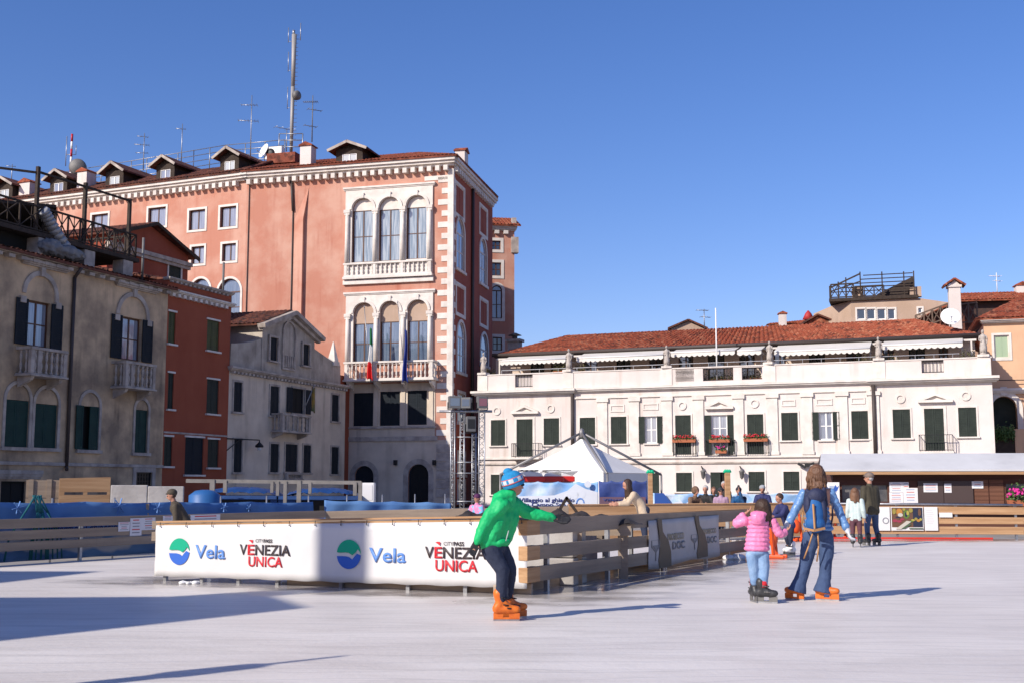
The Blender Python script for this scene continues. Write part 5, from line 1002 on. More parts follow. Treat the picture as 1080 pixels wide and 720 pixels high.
def plank_fence(run, nm, lab, cat, rows, posts, pm, group=None, th=.04, ph=.16, post_m=None, overs=(0, 0), y0=0, cap=None, pt=.03):
    t = empty(nm, run.P, run.rz, lab, cat, group)
    for z0, z1 in rows:   # fractions of the top height
        b = MB(); vs = []
        for x, h in ((-overs[0], run.h0), (run.n + overs[1], run.h1)): vs += [(x, y0, z0 * h), (x, y0 + th, z0 * h), (x, y0 + th, z1 * h), (x, y0, z1 * h)]
        b.add(vs, [(0, 1, 2, 3), (7, 6, 5, 4), (0, 4, 5, 1), (1, 5, 6, 2), (2, 6, 7, 3), (3, 7, 4, 0)]); b.build('plank', pm, t, bevel=.005)
    if cap:
        b = MB(); b.add([(-overs[0], y0 - .03, run.h0 + .002), (-overs[0], y0 + .13, run.h0 + .002), (-overs[0], y0 + .13, run.h0 + .03), (-overs[0], y0 - .03, run.h0 + .03), (run.n + overs[1], y0 - .03, run.h1 + .002), (run.n + overs[1], y0 + .13, run.h1 + .002), (run.n + overs[1], y0 + .13, run.h1 + .03), (run.n + overs[1], y0 - .03, run.h1 + .03)], [(0, 1, 2, 3), (7, 6, 5, 4), (0, 4, 5, 1), (1, 5, 6, 2), (2, 6, 7, 3), (3, 7, 4, 0)]); b.build('cap_rail', cap, t, bevel=.004)
    for x in posts:
        h = run.h0 + (run.h1 - run.h0) * x / run.n; b = MB(); b.box(x - pt, x + pt, y0 + th + .002, y0 + th + .002 + pt * 2, -.05, h - .01); b.build('post', post_m or steel, t)
    return t
# outer left barrier
rO = Run(OL, OC, .86, .84); ps = [1.5 + 2.05 * i for i in range(int((rO.n - 2) / 2.05) + 1)]
plank_fence(rO, 'rink_barrier', 'weathered three-plank barrier along the left edge of the rink before the blue netting', 'barrier', [(.30, .49), (.54, .74), (.79, 1.0)], ps, plank, 'wooden rink barriers')
# notices taped to it
def on_run(run, px, py, off=0.0):
    r = ray(px, py); o = Vector((0, 0, CAMH)) - run.P; v = Vector((-run.u.y, run.u.x, 0)); tt_ = (off - o.dot(v)) / r.dot(v); p = o + r * tt_; return p.dot(run.u), p.z
paper = mat('notice_paper', (.66, .64, .66), .8, (.60, .58, .60), 3); inkr = mat('red_print', (.55, .08, .08), .8); inkg = mat('grey_print', (.25, .25, .27), .8); inkb = mat('blue_print', (.03, .10, .40), .8)
def notice(run, x0, y0, x1, y1, lab, off=-.012, lines=None, group='paper notices', nm='notice', base=None, seed=1, lean=0):
    a, z1 = on_run(run, x0, y0, off); c, z0 = on_run(run, x1, y1, off); t = empty(nm, run.P + run.u * ((a + c) / 2) + Vector((-run.u.y, run.u.x, 0)) * off + Vector((0, 0, z0)), run.rz, lab, 'notice', group)
    w = abs(c - a); h = z1 - z0; b = MB(); b.box(-w / 2, w / 2, -.004, .004, 0, h); b.build('sheet', base or paper, t); rs = random.Random(seed); b = MB(); n = lines or 5
    for i in range(n):
        f = 1 - (i + .8) / (n + .6); lw = w * rs.uniform(.45, .8) / 2; b.mi = 0 if (i % 3) else 1; b.box(-lw, lw, -.0055, -.0045, h * f, h * f + h * .32 / n)
    b.build('print', [inkg, inkr], t); return t
notice(rO, 125, 550, 136.5, 559.5, 'small pale notice at the left of the three on the left barrier', seed=2); notice(rO, 137.5, 546, 149, 564, 'tall crooked notice in the middle of the three on the left barrier', seed=3); notice(rO, 149.5, 545.5, 163.5, 558, 'wide notice at the right of the three on the left barrier', seed=4)
notice(rO, 172, 543.5, 182, 552, 'pale notice on the barrier just left of the crouching man', seed=5); notice(rO, 201, 542.5, 232, 549, 'long white strip notice on the barrier just right of the crouching man', lines=2, seed=6); notice(rO, 395, 543, 402, 548, 'tiny white notice on the far barrier in mid frame', lines=3, seed=7)
# blue printed netting just behind
def cloth_banner(nm, run, h0, h1, zb, off, m, lab, wav=.05, sag=.03, cat='banner', group=None, seg=80, zbf=None):
    t = empty(nm, run.P, run.rz, lab, cat, group); b = MB(); b.smooth = True; vs = []; M_ = 10; rs = random.Random(len(lab))
    for i in range(seg + 1):
        x = run.n * i / seg; h = h0 + (h1 - h0) * i / seg; k = (i % 16) / 16; tz = h - sag * 4 * k * (1 - k)
        for j in range(M_ + 1):
            f = j / M_; vs.append((x, off + wav * math.sin(x * 3.1 + f * 2.2) * (.3 + f) * .6 + wav * .4 * math.sin(x * 7.3 - f * 4), zb + (tz - zb) * f))
    w = M_ + 1; b.add(vs, [(i * w + j, (i + 1) * w + j, (i + 1) * w + j + 1, i * w + j + 1) for i in range(seg) for j in range(M_)]); o = b.build('fabric', m, t, fixn=False); so = o.modifiers.new('s', 'SOLIDIFY'); so.thickness = .004; return t
net = mat('blue_printed_netting', (.06, .15, .36), .8, (.12, .25, .47), .7, .15, 5, detail=3)
def netting_material():
    t = net.node_tree; N = t.nodes; L = t.links; bs = N['Principled BSDF']; tc = N.new('ShaderNodeTexCoord')
    src = bs.inputs['Base Color'].links[0].from_socket; sp = N.new('ShaderNodeSeparateXYZ'); L.new(tc.outputs['Object'], sp.inputs[0])
    n = N.new('ShaderNodeTexNoise'); n.inputs['Scale'].default_value = 1.1; n.inputs['Detail'].default_value = 2; L.new(tc.outputs['Object'], n.inputs['Vector'])
    ad = N.new('ShaderNodeMath'); ad.operation = 'MULTIPLY_ADD'; ad.inputs[1].default_value = .9; L.new(n.outputs['Fac'], ad.inputs[0]); L.new(sp.outputs[2], ad.inputs[2])
    r = N.new('ShaderNodeMapRange'); r.inputs['From Min'].default_value = 1.0; r.inputs['From Max'].default_value = .92; L.new(ad.outputs[0], r.inputs[0])
    r2 = N.new('ShaderNodeMapRange'); r2.inputs['From Min'].default_value = .62; r2.inputs['From Max'].default_value = .70; L.new(ad.outputs[0], r2.inputs[0]); mm = N.new('ShaderNodeMath'); mm.operation = 'MULTIPLY'; L.new(r.outputs[0], mm.inputs[0]); L.new(r2.outputs[0], mm.inputs[1]); r = mm; mx = N.new('ShaderNodeMix'); mx.data_type = 'RGBA'; L.new(r.outputs[0], mx.inputs[0]); L.new(src, mx.inputs[6]); mx.inputs[7].default_value = (.42, .45, .50, 1); L.new(mx.outputs[2], bs.inputs['Base Color'])
netting_material()
nb = cloth_banner('blue_netting', rO, 1.34, 1.06, .02, .45, net, 'long blue printed fabric netting behind the left rink barrier', .07, .03, 'netting', seg=160)
nrx = Vector((-rO.u.y, rO.u.x, 0))
n2 = Run(OC + Vector((-.1, .5, 0)), at(476, 560, 32.2), 1, 1); n2.Q.z = 0; n2 = Run(n2.P, n2.Q, 1, 1); cloth_banner('blue_netting', n2, 1.10, 1.02, .02, .0, net, 'shorter stretch of blue netting in front of the palace doors', .07, .03, 'netting', seg=60)
b = MB()
for i in range(20): x = i * 1.55; b.tube((x, .52, -.1), (x, .52, 1.22), .02)
b.build('net_posts', steel, nb)
for px, py, r in ((19, 535, .13), (126, 533, .17), (167, 535, .12), (237, 534.5, .11), (263, 535, .09), (352, 534.5, .09)):
    x, z = on_run(rO, px, py, .36); b = MB()
    for k in range(3): a = math.pi * k / 3 + .2; b.bar((x - r * math.cos(a), .36, z - r * math.sin(a)), (x + r * math.cos(a), .36, z + r * math.sin(a)), .03, .01)
    b.build('snowflake_print', mat('pale_blue_print', (.10, .21, .46), .7), nb)
# green-blue ropes bundle over the netting
t = empty('rope_bundle', rO.P + rO.u * on_run(rO, 39, 540, .3)[0] + nrx * .3, rO.rz, 'teal cords and net gathered in a bundle over the blue netting at left', 'rope'); b = MB(); rs = random.Random(3)
for k in range(12):
    x0 = rs.uniform(-.12, .12); x1 = rs.uniform(-.75, .6); b.path([(x0, 0, 1.28), (x0 + (x1 - x0) * .4, -.05, .95), (x1 * .9, -.06, .5), (x1, -.04, .05)], rs.uniform(.010, .022), 5)
b.build('cords', mat('teal_cord', (.01, .11, .13), .8), t)
# wooden panel crates and grey slab behind netting
def back(px, d=0): return None
t = empty('wooden_board', at(89, 530, 26.8) * 1, R(25), 'pale wooden board panel with two cut slots standing behind the blue netting', 'panel'); t.location.z = 0; a = at(65.5, 503, 26.8); c = at(113, 502, 26.8); zt = a.z; w = (c.x - a.x) * 1.07
b = MB(); z1 = at(89, 516.5, 26.8).z; z2 = 1.2
wall_ = wall('board', [(-w / 2, 0), (w / 2, 0), (w / 2, zt + .01), (-w / 2, zt - .02)], [hole(-w * .40, -w * .03, z1 - .10, z1 - .04), hole(w * .05, w * .44, z1 - .10, z1 - .04), hole(-w * .40, -w * .05, 1.0, 1.06)], plank_new, t, .03, 0, .03)
t = empty('wooden_board', at(47, 530, 26.6), R(22), 'darker stained wooden panel left of the pale board behind the netting', 'panel'); t.location.z = 0; a = at(29, 505, 26.6); c = at(65, 503, 26.6); w = (c.x - a.x) * 1.05; b = MB(); n = 4
for k in range(n): b.box(-w / 2, w / 2, 0, .03, a.z * k / n, a.z * (k + 1) / n - .015)
for x in (-w / 2 + .1, w * .1, w / 2 - .05): b.box(x - .05, x + .05, -.03, -.002, 0, a.z)
b.build('boards', plank_pale if False else plank, t)
t = empty('wooden_crate', at(105, 570, 25.6), R(28), 'wooden slatted pallet seen through the lower gaps of the left barrier', 'crate'); t.location.z = 0; b = MB()
for k in range(5): b.box(-1.0, 1.0, 0, .03, .15 + k * .2, .28 + k * .2)
for x in (-.9, 0, .9): b.box(x - .05, x + .05, .031, .1, .1, 1.1)
b.build('slats', plank_pale, t)
t = empty('grey_slab_wall', at(155, 530, 30), R(12), 'low grey stained slab wall behind the netting and the crouching man', 'wall'); t.location.z = 0; a = at(117, 511, 30); c = at(191, 511, 30); w = c.x - a.x; b = MB(); b.box(-w / 2, 0, 0, .2, 0, a.z); b.box(.01, w / 2, 0, .2, 0, a.z - .03); b.build('slab', conc, t, bevel=.02)

# island barrier: front with banner, side, far side
rF = Run(N0, N1, at(165, 551, N0.y).z, at(556, 545.5, N1.y).z)
rS = Run(N1, N2, at(556, 546.5, N1.y).z, at(790, 537.5, N2.y).z)
fb_ = plank_fence(rF, 'rink_barrier', 'front island barrier of stacked planks carrying the white advertising banner', 'barrier', [(.16, .34), (.46, .64), (.79, .985)], [.12, .82, 1.5, 2.2, 3.3, 4.4, 5.3], plank_new, 'wooden rink barriers', overs=(.02, -.05), cap=plank_new, y0=.0, pt=.028)
sb_ = plank_fence(rS, 'rink_barrier', 'weathered side barrier of the island running back past the grey banner', 'barrier', [(.16, .36), (.45, .64), (.78, 1.0)], [.75, 2.9, 5.3, 7.6, 9.0], plank, 'wooden rink barriers', overs=(-.36, 0), th=.045, pt=.032)
# fresh wood corner returns
t = empty('corner_post', N1, rS.rz, 'fresh orange plank ends stacked at the front corner of the island barrier', 'barrier corner')
for z0, z1 in ((.16, .36), (.45, .64), (.78, .985)):
    b = MB(); h = rS.h0; b.box(-.03, .36, -.02, .12, z0 * h, z1 * h); b.build('plank_end', plank_new, t, bevel=.008)
    b = MB(); b.box(-.44, -.032, .02, .13, z0 * h, z1 * h); o = b.build('plank_return', plank_new, t, bevel=.008); o.rotation_euler = (0, 0, rF.rz - rS.rz)
b = MB(); b.box(-.5, .35, -.05, .2, rS.h0 * .99, rS.h0 * .99 + .03); b.build('rubber_cap', blackp, t)
# kick board on the ice
for rn, lab, o0 in ((rF, 'low pale timber kickboard lying on the ice under the white banner', .15), (rS, 'low timber kickboard lying on the ice under the side barrier', .3)):
    t = empty('kickboard', rn.P, rn.rz, lab, 'kickboard'); b = MB(); b.box(2.3 if rn is rF else -.3, rn.n - .0, o0, o0 + .06, -.02, .15); b.build('board', plank_pale, t, bevel=.008)
# concrete plinths inside the corner
for (x, y, w, d, h), lab in (((at(582, 560, 18.4).x, 18.4, .9, .7, .80), 'pale concrete block just inside the front corner of the barrier'), ((at(592, 560, 20.2).x, 20.2, .8, 1.6, .88), 'grey concrete block behind the middle of the side barrier')):
    t = empty('concrete_block', (x, y, 0), rS.rz - R(90) + R(8), lab, 'concrete block', 'concrete blocks inside the barrier'); b = MB(); b.box(-w / 2, w / 2, -d / 2, d / 2, 0, h * .5); b.box(-w / 2 + .01, w / 2 - .01, -d / 2 + .01, d / 2, h * .5 + .012, h); b.build('block', conc, t, bevel=.02)
# far side rails of the island
P_ = at(480, 560, 23.0); Q_ = at(800, 560, 24.8); P_.z = Q_.z = 0
rI = Run(at(160, 560, 21.0) * 1, at(640, 560, 21.3) * 1, .80, .86); rI.P.z = rI.Q.z = 0; rI = Run(rI.P, rI.Q, .86, .88)
plank_fence(rI, 'rink_barrier', 'dark two-plank rail along the far side of the island behind the banner', 'barrier', [(.60, .78), (.84, 1.0)], [1, 3.2, 5.4, 7.2], plank, 'wooden rink barriers')
rI2 = Run(at(636, 560, 19.5), at(792, 560, N2.y + .1), 1.02, 1.0); rI2.P.z = rI2.Q.z = 0; rI2 = Run(rI2.P, rI2.Q, .99, .985)
plank_fence(rI2, 'rink_barrier', 'sunlit wooden rail of the island seen just over the side barrier', 'barrier', [(.1, .26), (.84, 1.0)], [.2, 1.2, 2.6], plank_new, 'wooden rink barriers')
# ---- white advertising banner with lettering
white_v = mat('white_banner_vinyl', (.66, .64, .62), .55, (.62, .60, .585), 1.5, .12, 2.5)
bt = empty('advertising_banner', N0, rF.rz, 'long white advertising banner with green-blue logos and black-red lettering', 'banner'); z_b = .14
def bz(px, py): return on_run(rF, px, py, -.02)
b = MB(); vs = []; SG = 120
zl0, zl1 = bz(166, 553.5)[1], bz(166, 607)[1]; zr0, zr1 = bz(555, 549)[1], bz(555, 620)[1]; xa, xb = bz(163.5, 580)[0], bz(555.5, 580)[0]
b.smooth = True
for i in range(SG + 1):
    f = i / SG; x = xa + (xb - xa) * f
    for j in range(9):
        g = j / 8; zb_l = zl1 + (zr1 - zl1) * f; zt_l = zl0 + (zr0 - zl0) * f; vs.append((x + (.004 * math.sin(g * 20) if i in (0, SG) else 0), -.018 + .006 * math.sin(x * 5 + g * 3) * (1 - g) + .0025 * math.sin(x * 13 - g * 9), zb_l + (zt_l - zb_l) * g + (.006 * math.sin(x * 11) if j == 0 else 0)))
b.add(vs, [(i * 9 + j, (i + 1) * 9 + j, (i + 1) * 9 + j + 1, i * 9 + j + 1) for i in range(SG) for j in range(8)]); o = b.build('vinyl', white_v, bt, fixn=False); so = o.modifiers.new('s', 'SOLIDIFY'); so.thickness = .003
def text(P, s, x, y, z, h, m, name='lettering', bold=0.0, w=None, skew=0.0, off=0.0, ext=.001, rot=(90, 0, 0)):
    cu = bpy.data.curves.new('txt', 'FONT'); cu.body = s; cu.size = 1.0; cu.offset = bold; cu.extrude = 0.0; cu.resolution_u = 3; cu.space_character = 1.0
    o = bpy.data.objects.new('txt', cu); COL.objects.link(o); bpy.context.view_layer.update(); me = bpy.data.meshes.new_from_object(o.evaluated_get(bpy.context.evaluated_depsgraph_get())); bpy.data.objects.remove(o)
    xs = [v.co.x for v in me.vertices]; ys = [v.co.y for v in me.vertices]; x0, x1, y0, y1 = min(xs), max(xs), min(ys), max(ys)
    cap = .70 if h > 0 else (y1 - y0); sy = abs(h) / (y1 - y0) if h < 0 else h / .70; sx = (w / (x1 - x0)) if w else sy
    bm = bmesh.new(); bm.from_mesh(me)
    for v in bm.verts: v.co = Vector(((v.co.x - x0) * sx + skew * v.co.y * sy, 0, (v.co.y if h > 0 else v.co.y - y0) * sy))
    r_ = bmesh.ops.extrude_face_region(bm, geom=bm.faces[:]); [setattr(v, 'co', v.co + Vector((0, -max(ext, .002), 0))) for v in r_['geom'] if isinstance(v, bmesh.types.BMVert)]; bmesh.ops.recalc_face_normals(bm, faces=bm.faces); bm.to_mesh(me); bm.free()
    me.materials.clear(); me.materials.append(m); me.name = name; o = bpy.data.objects.new(name, me); COL.objects.link(o); o.parent = P; o.location = (x, y, z); return o
navyink = mat('navy_print', (.02, .03, .12), .7)
x0, z0 = on_run(rO, 50, 561.5, .36); x1, z1 = on_run(rO, 124, 558, .36); text(nb, 'Villaggio al ghiaccio', x0, .36, z0 - .0, .15, navyink, bold=.02, w=x1 - x0)
v_blue = mat('logo_blue', (.030, .12, .50), .5); v_green = mat('logo_green', (.0, .36, .20), .5); v_dark = mat('letter_brown_black', (.045, .03, .03), .5); v_red = mat('letter_red', (.62, .02, .03), .5); v_lblue = mat('logo_pale_blue', (.12, .26, .62), .5)
def logo(cx, yt, yb, vx0, vx1):
    x, zt = bz(cx, yt); _, zb = bz(cx, yb); c = (zt + zb) / 2; r = (zt - zb) / 2; y = -.034
    def arc(a0, a1, n=16): return [(x + r * .96 * math.cos(R(a0 + (a1 - a0) * i / n)), c + r * math.sin(R(a0 + (a1 - a0) * i / n))) for i in range(n + 1)]
    top = arc(3, 172) + [(x - r * .80, c + r * .10), (x - r * .25, c + r * .13), (x + r * .0, c + r * .10), (x + r * .28, c - r * .05), (x + r * .50, c + r * .10), (x + r * .72, c + r * .36), (x + r * .85, c + r * .22)]
    bot = arc(188, 357) + [(x + r * .84, c - r * .02), (x + r * .66, c + r * .06), (x + r * .45, c - r * .14), (x + r * .28, c - r * .34), (x + r * .05, c - r * .20), (x - r * .25, c - r * .14)]
    b = MB(); b.prism(top, y, y + .004); b.build('logo_mark', v_green, bt); b = MB(); b.prism(bot, y, y + .004); b.build('logo_mark', v_blue, bt)
    xa_, z0 = bz(vx0, 592.0); xb_, _ = bz(vx1, 590); return xa_, xb_
x0, x1 = logo(190, 567, 595, 206, 237.5); zb0 = bz(222, 588.2)[1]; zt0_ = bz(212, 574)[1]
text(bt, 'Vela', x0, -.030, zb0, (zt0_ - zb0), v_lblue, bold=.018, w=x1 - x0)
x0, x1 = logo(368.5, 568.5, 599.5, 389.5, 428.5); zb0 = bz(410, 592.3)[1]; zt0_ = bz(395, 577)[1]
text(bt, 'Vela', x0, -.030, zb0, (zt0_ - zb0), v_lblue, bold=.018, w=x1 - x0)
def venezia(xv0, xe0, xe1, xv1, yb, yt, xu0, xu1, yub, yut, xc0, xc1, ycb, yct):
    m = (xv0 + xv1) / 2; z0, z1 = bz(m, yb)[1], bz(m, yt)[1]; h = z1 - z0; X = lambda p: bz(p, yb)[0]
    text(bt, 'V', X(xv0), -.030, z0, h, v_dark, bold=.018, w=X(xe0) - X(xv0) - .01); text(bt, 'E', X(xe0), -.030, z0, h, v_red, bold=.018, w=X(xe1) - X(xe0) - .012); text(bt, 'NEZIA', X(xe1), -.030, z0, h, v_dark, bold=.018, w=X(xv1) - X(xe1))
    u0 = bz(m, yub)[1]; u1 = bz(m, yut)[1]; text(bt, 'UNICA', X(xu0), -.030, u0, u1 - u0, v_red, bold=.018, w=X(xu1) - X(xu0))
    c0 = bz(m, ycb)[1]; c1 = bz(m, yct)[1]; a, c = X(xc0), X(xc1); text(bt, 'CITY', a, -.030, c0, c1 - c0, v_dark, bold=-.004, w=(c - a) * .47); text(bt, 'PASS', a + (c - a) * .49, -.030, c0, c1 - c0, v_dark, bold=.03, w=(c - a) * .51)
    b = MB(); xm = (X(xe0) + X(xe1)) / 2; w = (X(xe1) - X(xe0)) * .5; b.prism([(xm - w * .8, z1 + h * .40), (xm - w * .2, z1 + h * .47), (xm + w * .1, z1 + h * .44), (xm + w * .35, z1 + h * .46), (xm + w * .3, z1 + h * .2), (xm + w * .1, z1 + h * .14), (xm - w * .2, z1 + h * .28)], -.034, -.030); b.build('accent_mark', v_red, bt)
venezia(253, 261.5, 269.5, 306.5, 584.8, 574, 262.5, 298.5, 597, 586.5, 269.5, 287, 571.5, 568)
venezia(448.5, 458.5, 467.5, 513.5, 588.3, 576.5, 459.5, 504, 602, 590.2, 468, 489.5, 574.8, 570.8)
for i in range(15):
    x, z = bz(170 + i * 27.2, 552.6 - i * .28); b = MB(); b.lathe([(.012, 0), (.012, .004)], (0, 0, 0), 10); o = b.build('eyelet', leadg, bt); o.location = (x, -.040, z - .03); o.rotation_euler = (R(90), 0, 0); b = MB(); b.bar((x, -.044, z - .03), (x + .004, -.044, z + .035), .007); b.build('cable_tie', blackp, bt)
# ---- grey wine banner on the side barrier
gvin = mat('grey_banner_vinyl', (.50, .45, .42), .6, (.42, .38, .355), 2, .15, 4); bott = mat('bottle_brown_print', (.13, .09, .05), .6); gold = mat('dull_gold_print', (.36, .30, .20), .6); dgr = mat('dark_grey_print', (.22, .21, .21), .6)
def sz_(px, py): return on_run(rS, px, py, -.03)
sb = empty('wine_banner', rS.P, rS.rz, 'grey banner printed with two dark bottles and wine glasses on the side barrier', 'banner')
cor = [(684.5, 600), (759, 585), (758.5, 542.5), (685, 548.5)]; (xa, za), (xb, zb), (xc, zc_), (xd, zd_) = [sz_(*p) for p in cor]
b = MB(); b.smooth = True; vs = []; SG = 60
for i in range(SG + 1):
    f = i / SG; x = xa + (xb - xa) * f; zlo_, zhi = za + (zb - za) * f, zd_ + (zc_ - zd_) * f
    for j in range(9): g = j / 8; vs.append((x, -.028 + .008 * math.sin(x * 6 + g * 5), zlo_ + (zhi - zlo_) * g - (.02 * math.sin(f * 9) if j == 0 else 0)))
b.add(vs, [(i * 9 + j, (i + 1) * 9 + j, (i + 1) * 9 + j + 1, i * 9 + j + 1) for i in range(SG) for j in range(8)]); o = b.build('vinyl', gvin, sb, fixn=False); so = o.modifiers.new('s', 'SOLIDIFY'); so.thickness = .003
for x0, x1, yb, yt, nx0, nx1, ysh in ((694.5, 707, 599, 546.5, 692.5, 697, 564), (735, 745.5, 588.5, 543, 732, 736, 557)):
    A1 = [sz_(x0 + .5, yb), sz_(x1 + .5, yb - 2.5), sz_(x1, ysh + 17), sz_(x1 - 2.5, ysh + 6), sz_(nx1 + 1.3, ysh - 4), sz_(nx1, yt), sz_(nx0, yt + .5), sz_(nx0 + 2, ysh - 2), sz_(x0 + 1.0, ysh + 8), sz_(x0 + .8, ysh + 16), sz_(x0 - .6, ysh + 26)]
    b = MB(); b.prism(A1, -.046, -.040); b.build('bottle_print', bott, sb)
def glassp(cx, y, w, h):
    x, z = sz_(cx, y); x2, _ = sz_(cx + w, y); r = (x2 - x) / 1; zz = sz_(cx, y + h)[1]; H = z - zz; b = MB()
    b.ring([(x - r * .42, z - .004), (x - r * .40, z - H * .3), (x, z - H * .52), (x + r * .40, z - H * .3), (x + r * .42, z - .004)], [(x - r * .5, z), (x - r * .48, z - H * .33), (x, z - H * .62), (x + r * .48, z - H * .33), (x + r * .5, z)], -.044, -.040); b.prism([(x - r * .38, z - H * .25), (x, z - H * .5), (x + r * .38, z - H * .25)], -.045, -.040); b.prism([(x - r * .04, z - H), (x + r * .04, z - H), (x + r * .04, z - H * .55), (x - r * .04, z - H * .55)], -.044, -.040); b.build('glass_print', dgr, sb)
glassp(691, 569, 9, 22); glassp(732, 563, 7, 16)
for xs0, xs1, yb, yt, s_, m_ in ((704, 721, 569, 562.5, 'PROSECCO', gold), (709, 722, 578.5, 571, 'DOC', dgr), (741, 755, 562.5, 557.5, 'PROSECCO', gold), (746, 755.5, 572, 565.5, 'DOC', dgr)):
    x0, z0 = sz_(xs0, yb); x1, z1 = sz_(xs1, yb); _, zt = sz_((xs0 + xs1) / 2, yt); text(sb, s_, x0, -.042, z0, max(.05, zt - (z0 + z1) / 2), m_, bold=.03, w=x1 - x0)
# ================================================================== FAR BARRIER, KIOSK, TENT, TRUSSES
rFar = Run(OC, F1, .84, .95); rFa = Run(F1, F2, .95, .97); rFb = Run(F2, F3, .97, .93); rFc = Run(F3, E1, .93, .93)
far_rows = [(.12, .34), (.42, .62), (.70, .98)]
plank_fence(rFar, 'rink_barrier', 'far rink barrier in the middle distance behind the island', 'barrier', far_rows, [.5, 2.5], plank, 'wooden rink barriers')
plank_fence(rFa, 'rink_barrier', 'sunlit far rink barrier on which the row of spectators leans', 'barrier', [(.08, .30), (.38, .62), (.68, 1.0)], [.5 + 2 * i for i in range(4)], plank_new, 'wooden rink barriers', cap=plank_new)
t = plank_fence(rFb, 'rink_barrier', 'sunlit far rink barrier with steel top rail in front of the kiosk', 'barrier', [(.14, .36), (.44, .64), (.72, .94)], [.4 + 1.6 * i for i in range(4)], plank_new, 'wooden rink barriers')
b = MB(); b.tube((0, -.02, .97), (rFb.n, -.02, .93), .03); b.build('top_rail', steel, t)
plank_fence(rFc, 'rink_barrier', 'continuation of the far rink barrier at the right edge of the frame', 'barrier', [(.14, .36), (.44, .64), (.72, .94)], [1 + 2 * i for i in range(12)], plank_new, 'wooden rink barriers')
rk = mat('red_rubber_strip', (.60, .03, .015), .6); t = empty('red_kickstrip', F2 + Vector((-.9, -.12, 0)), 0, 'thin red strip along the foot of the far barrier', 'kick strip'); q = F2 + Vector((-.9, -.12, 0)); e = F3 + Vector((-.9, -.12, 0)) - q; b = MB(); b.bar((0, 0, .03), (e.x, e.y, .03), .03, .045); b.build('strip', rk, t)
# market photograph board and white panels on the far barrier
def fbz(px, py, off=-.04): return on_run(rFb, px, py, off)
def panel(nm, x0, y0, x1, y1, lab, m, cat='panel', off=-.04, group=None):
    a, z1 = fbz(x0, y0, off); c, z0 = fbz(x1, y1, off); t = empty(nm, rFb.P + rFb.u * a + Vector((-rFb.u.y, rFb.u.x, 0)) * off + Vector((0, 0, z0)), rFb.rz, lab, cat, group); b = MB(); b.box(0, c - a, -.006, .006, 0, z1 - z0); b.build('sheet', m, t); return t, c - a, z1 - z0
wp = mat('white_panel', (.72, .70, .68), .6)
t, w, h = panel('white_board', 922, 534, 939, 559, 'blank white board with a small ring mark left of the market photograph', wp)
b = MB(); n = 16; cx, cz, r = w * .72, h * .42, .09; b.ring([(cx + r * .7 * math.cos(2 * math.pi * i / n), cz + r * .7 * math.sin(2 * math.pi * i / n)) for i in range(n)], [(cx + r * math.cos(2 * math.pi * i / n), cz + r * math.sin(2 * math.pi * i / n)) for i in range(n)], -.012, -.007); b.build('ring_mark', inkg, t)
t, w, h = panel('photo_board', 939.2, 534, 974.3, 559, 'colour photograph of vegetables and fruit on a board hung on the far barrier', wp)
rs = random.Random(11); cols = [(.30, .04, .07), (.10, .18, .03), (.45, .20, .04), (.30, .24, .05), (.14, .07, .04), (.52, .48, .40), (.02, .025, .05), (.07, .11, .06), (.40, .33, .07)]
pm_ = [mat('photo_tone_%s' % n_, c_, .6) for n_, c_ in zip(('red', 'green', 'orange', 'olive', 'brown', 'cream', 'ink', 'moss', 'yellow'), cols)]
b = MB(); b.mi = 4; b.box(.02, w - .02, -.009, -.007, h * .14, h - .02)
b.mi = 6; b.box(w * .68, w - .02, -.0105, -.0092, h * .16, h - .03)
def blobp(cx, cz, rx, rz_, mi, y): b.mi = mi; n = 12; b.prism([(cx + rx * math.cos(2 * math.pi * i / n) * (1 + .12 * math.sin(i * 3)), cz + rz_ * math.sin(2 * math.pi * i / n)) for i in range(n)], y, y + .001)
k = 0
for cx, cz, rx, rz_, mi in ((.25, .78, .12, .17, 2), (.28, .62, .10, .10, 5), (.48, .66, .12, .24, 1), (.47, .64, .05, .14, 6), (.52, .72, .05, .12, 8), (.14, .45, .14, .12, 4), (.10, .33, .10, .08, 0), (.24, .30, .09, .07, 0), (.20, .50, .10, .05, 6), (.33, .4, .08, .06, 0), (.68, .36, .07, .06, 8), (.78, .42, .06, .08, 3), (.86, .34, .07, .07, 2), (.93, .4, .05, .07, 8), (.62, .30, .06, .05, 1), (.62, .85, .08, .12, 3), (.9, .75, .06, .2, 4), (.08, .8, .07, .16, 3), (.4, .9, .06, .08, 3)):
    k += 1; blobp(.02 + cx * (w - .04), h * (.14 + cz * .84), rx * w * .8, rz_ * h * .8, mi, -.0120 - .0007 * k)
b.mi = 5; b.prism([(w * .12, h * .06), (w * .30, h * .05), (w * .62, h * .38), (w * .48, h * .42)], -.0275, -.0265); b.mi = 7; b.prism([(w * .3, h * .08), (w * .42, h * .08), (w * .62, h * .27), (w * .54, h * .3)], -.0290, -.0280); b.prism([(w * .55, h * .06), (w * .98, h * .06), (w * .98, h * .11), (w * .55, h * .11)], -.0290, -.0280)
b.build('photograph', pm_, t)
t, w, h = panel('white_board', 974.5, 534, 989.5, 559, 'blank white board right of the market photograph', wp); b = MB()
for i in range(7): b.box(w * .15, w * (.6 + .2 * ((i * 7) % 3) / 3), -.009, -.007, h * (.85 - i * .09), h * (.865 - i * .09))
b.build('faint_print', mat('faint_print', (.55, .54, .53), .7), t)
panel('white_sign', 990.5, 540, 1004.5, 545, 'small blank white sign on the planks right of the white board', wp, 'sign')
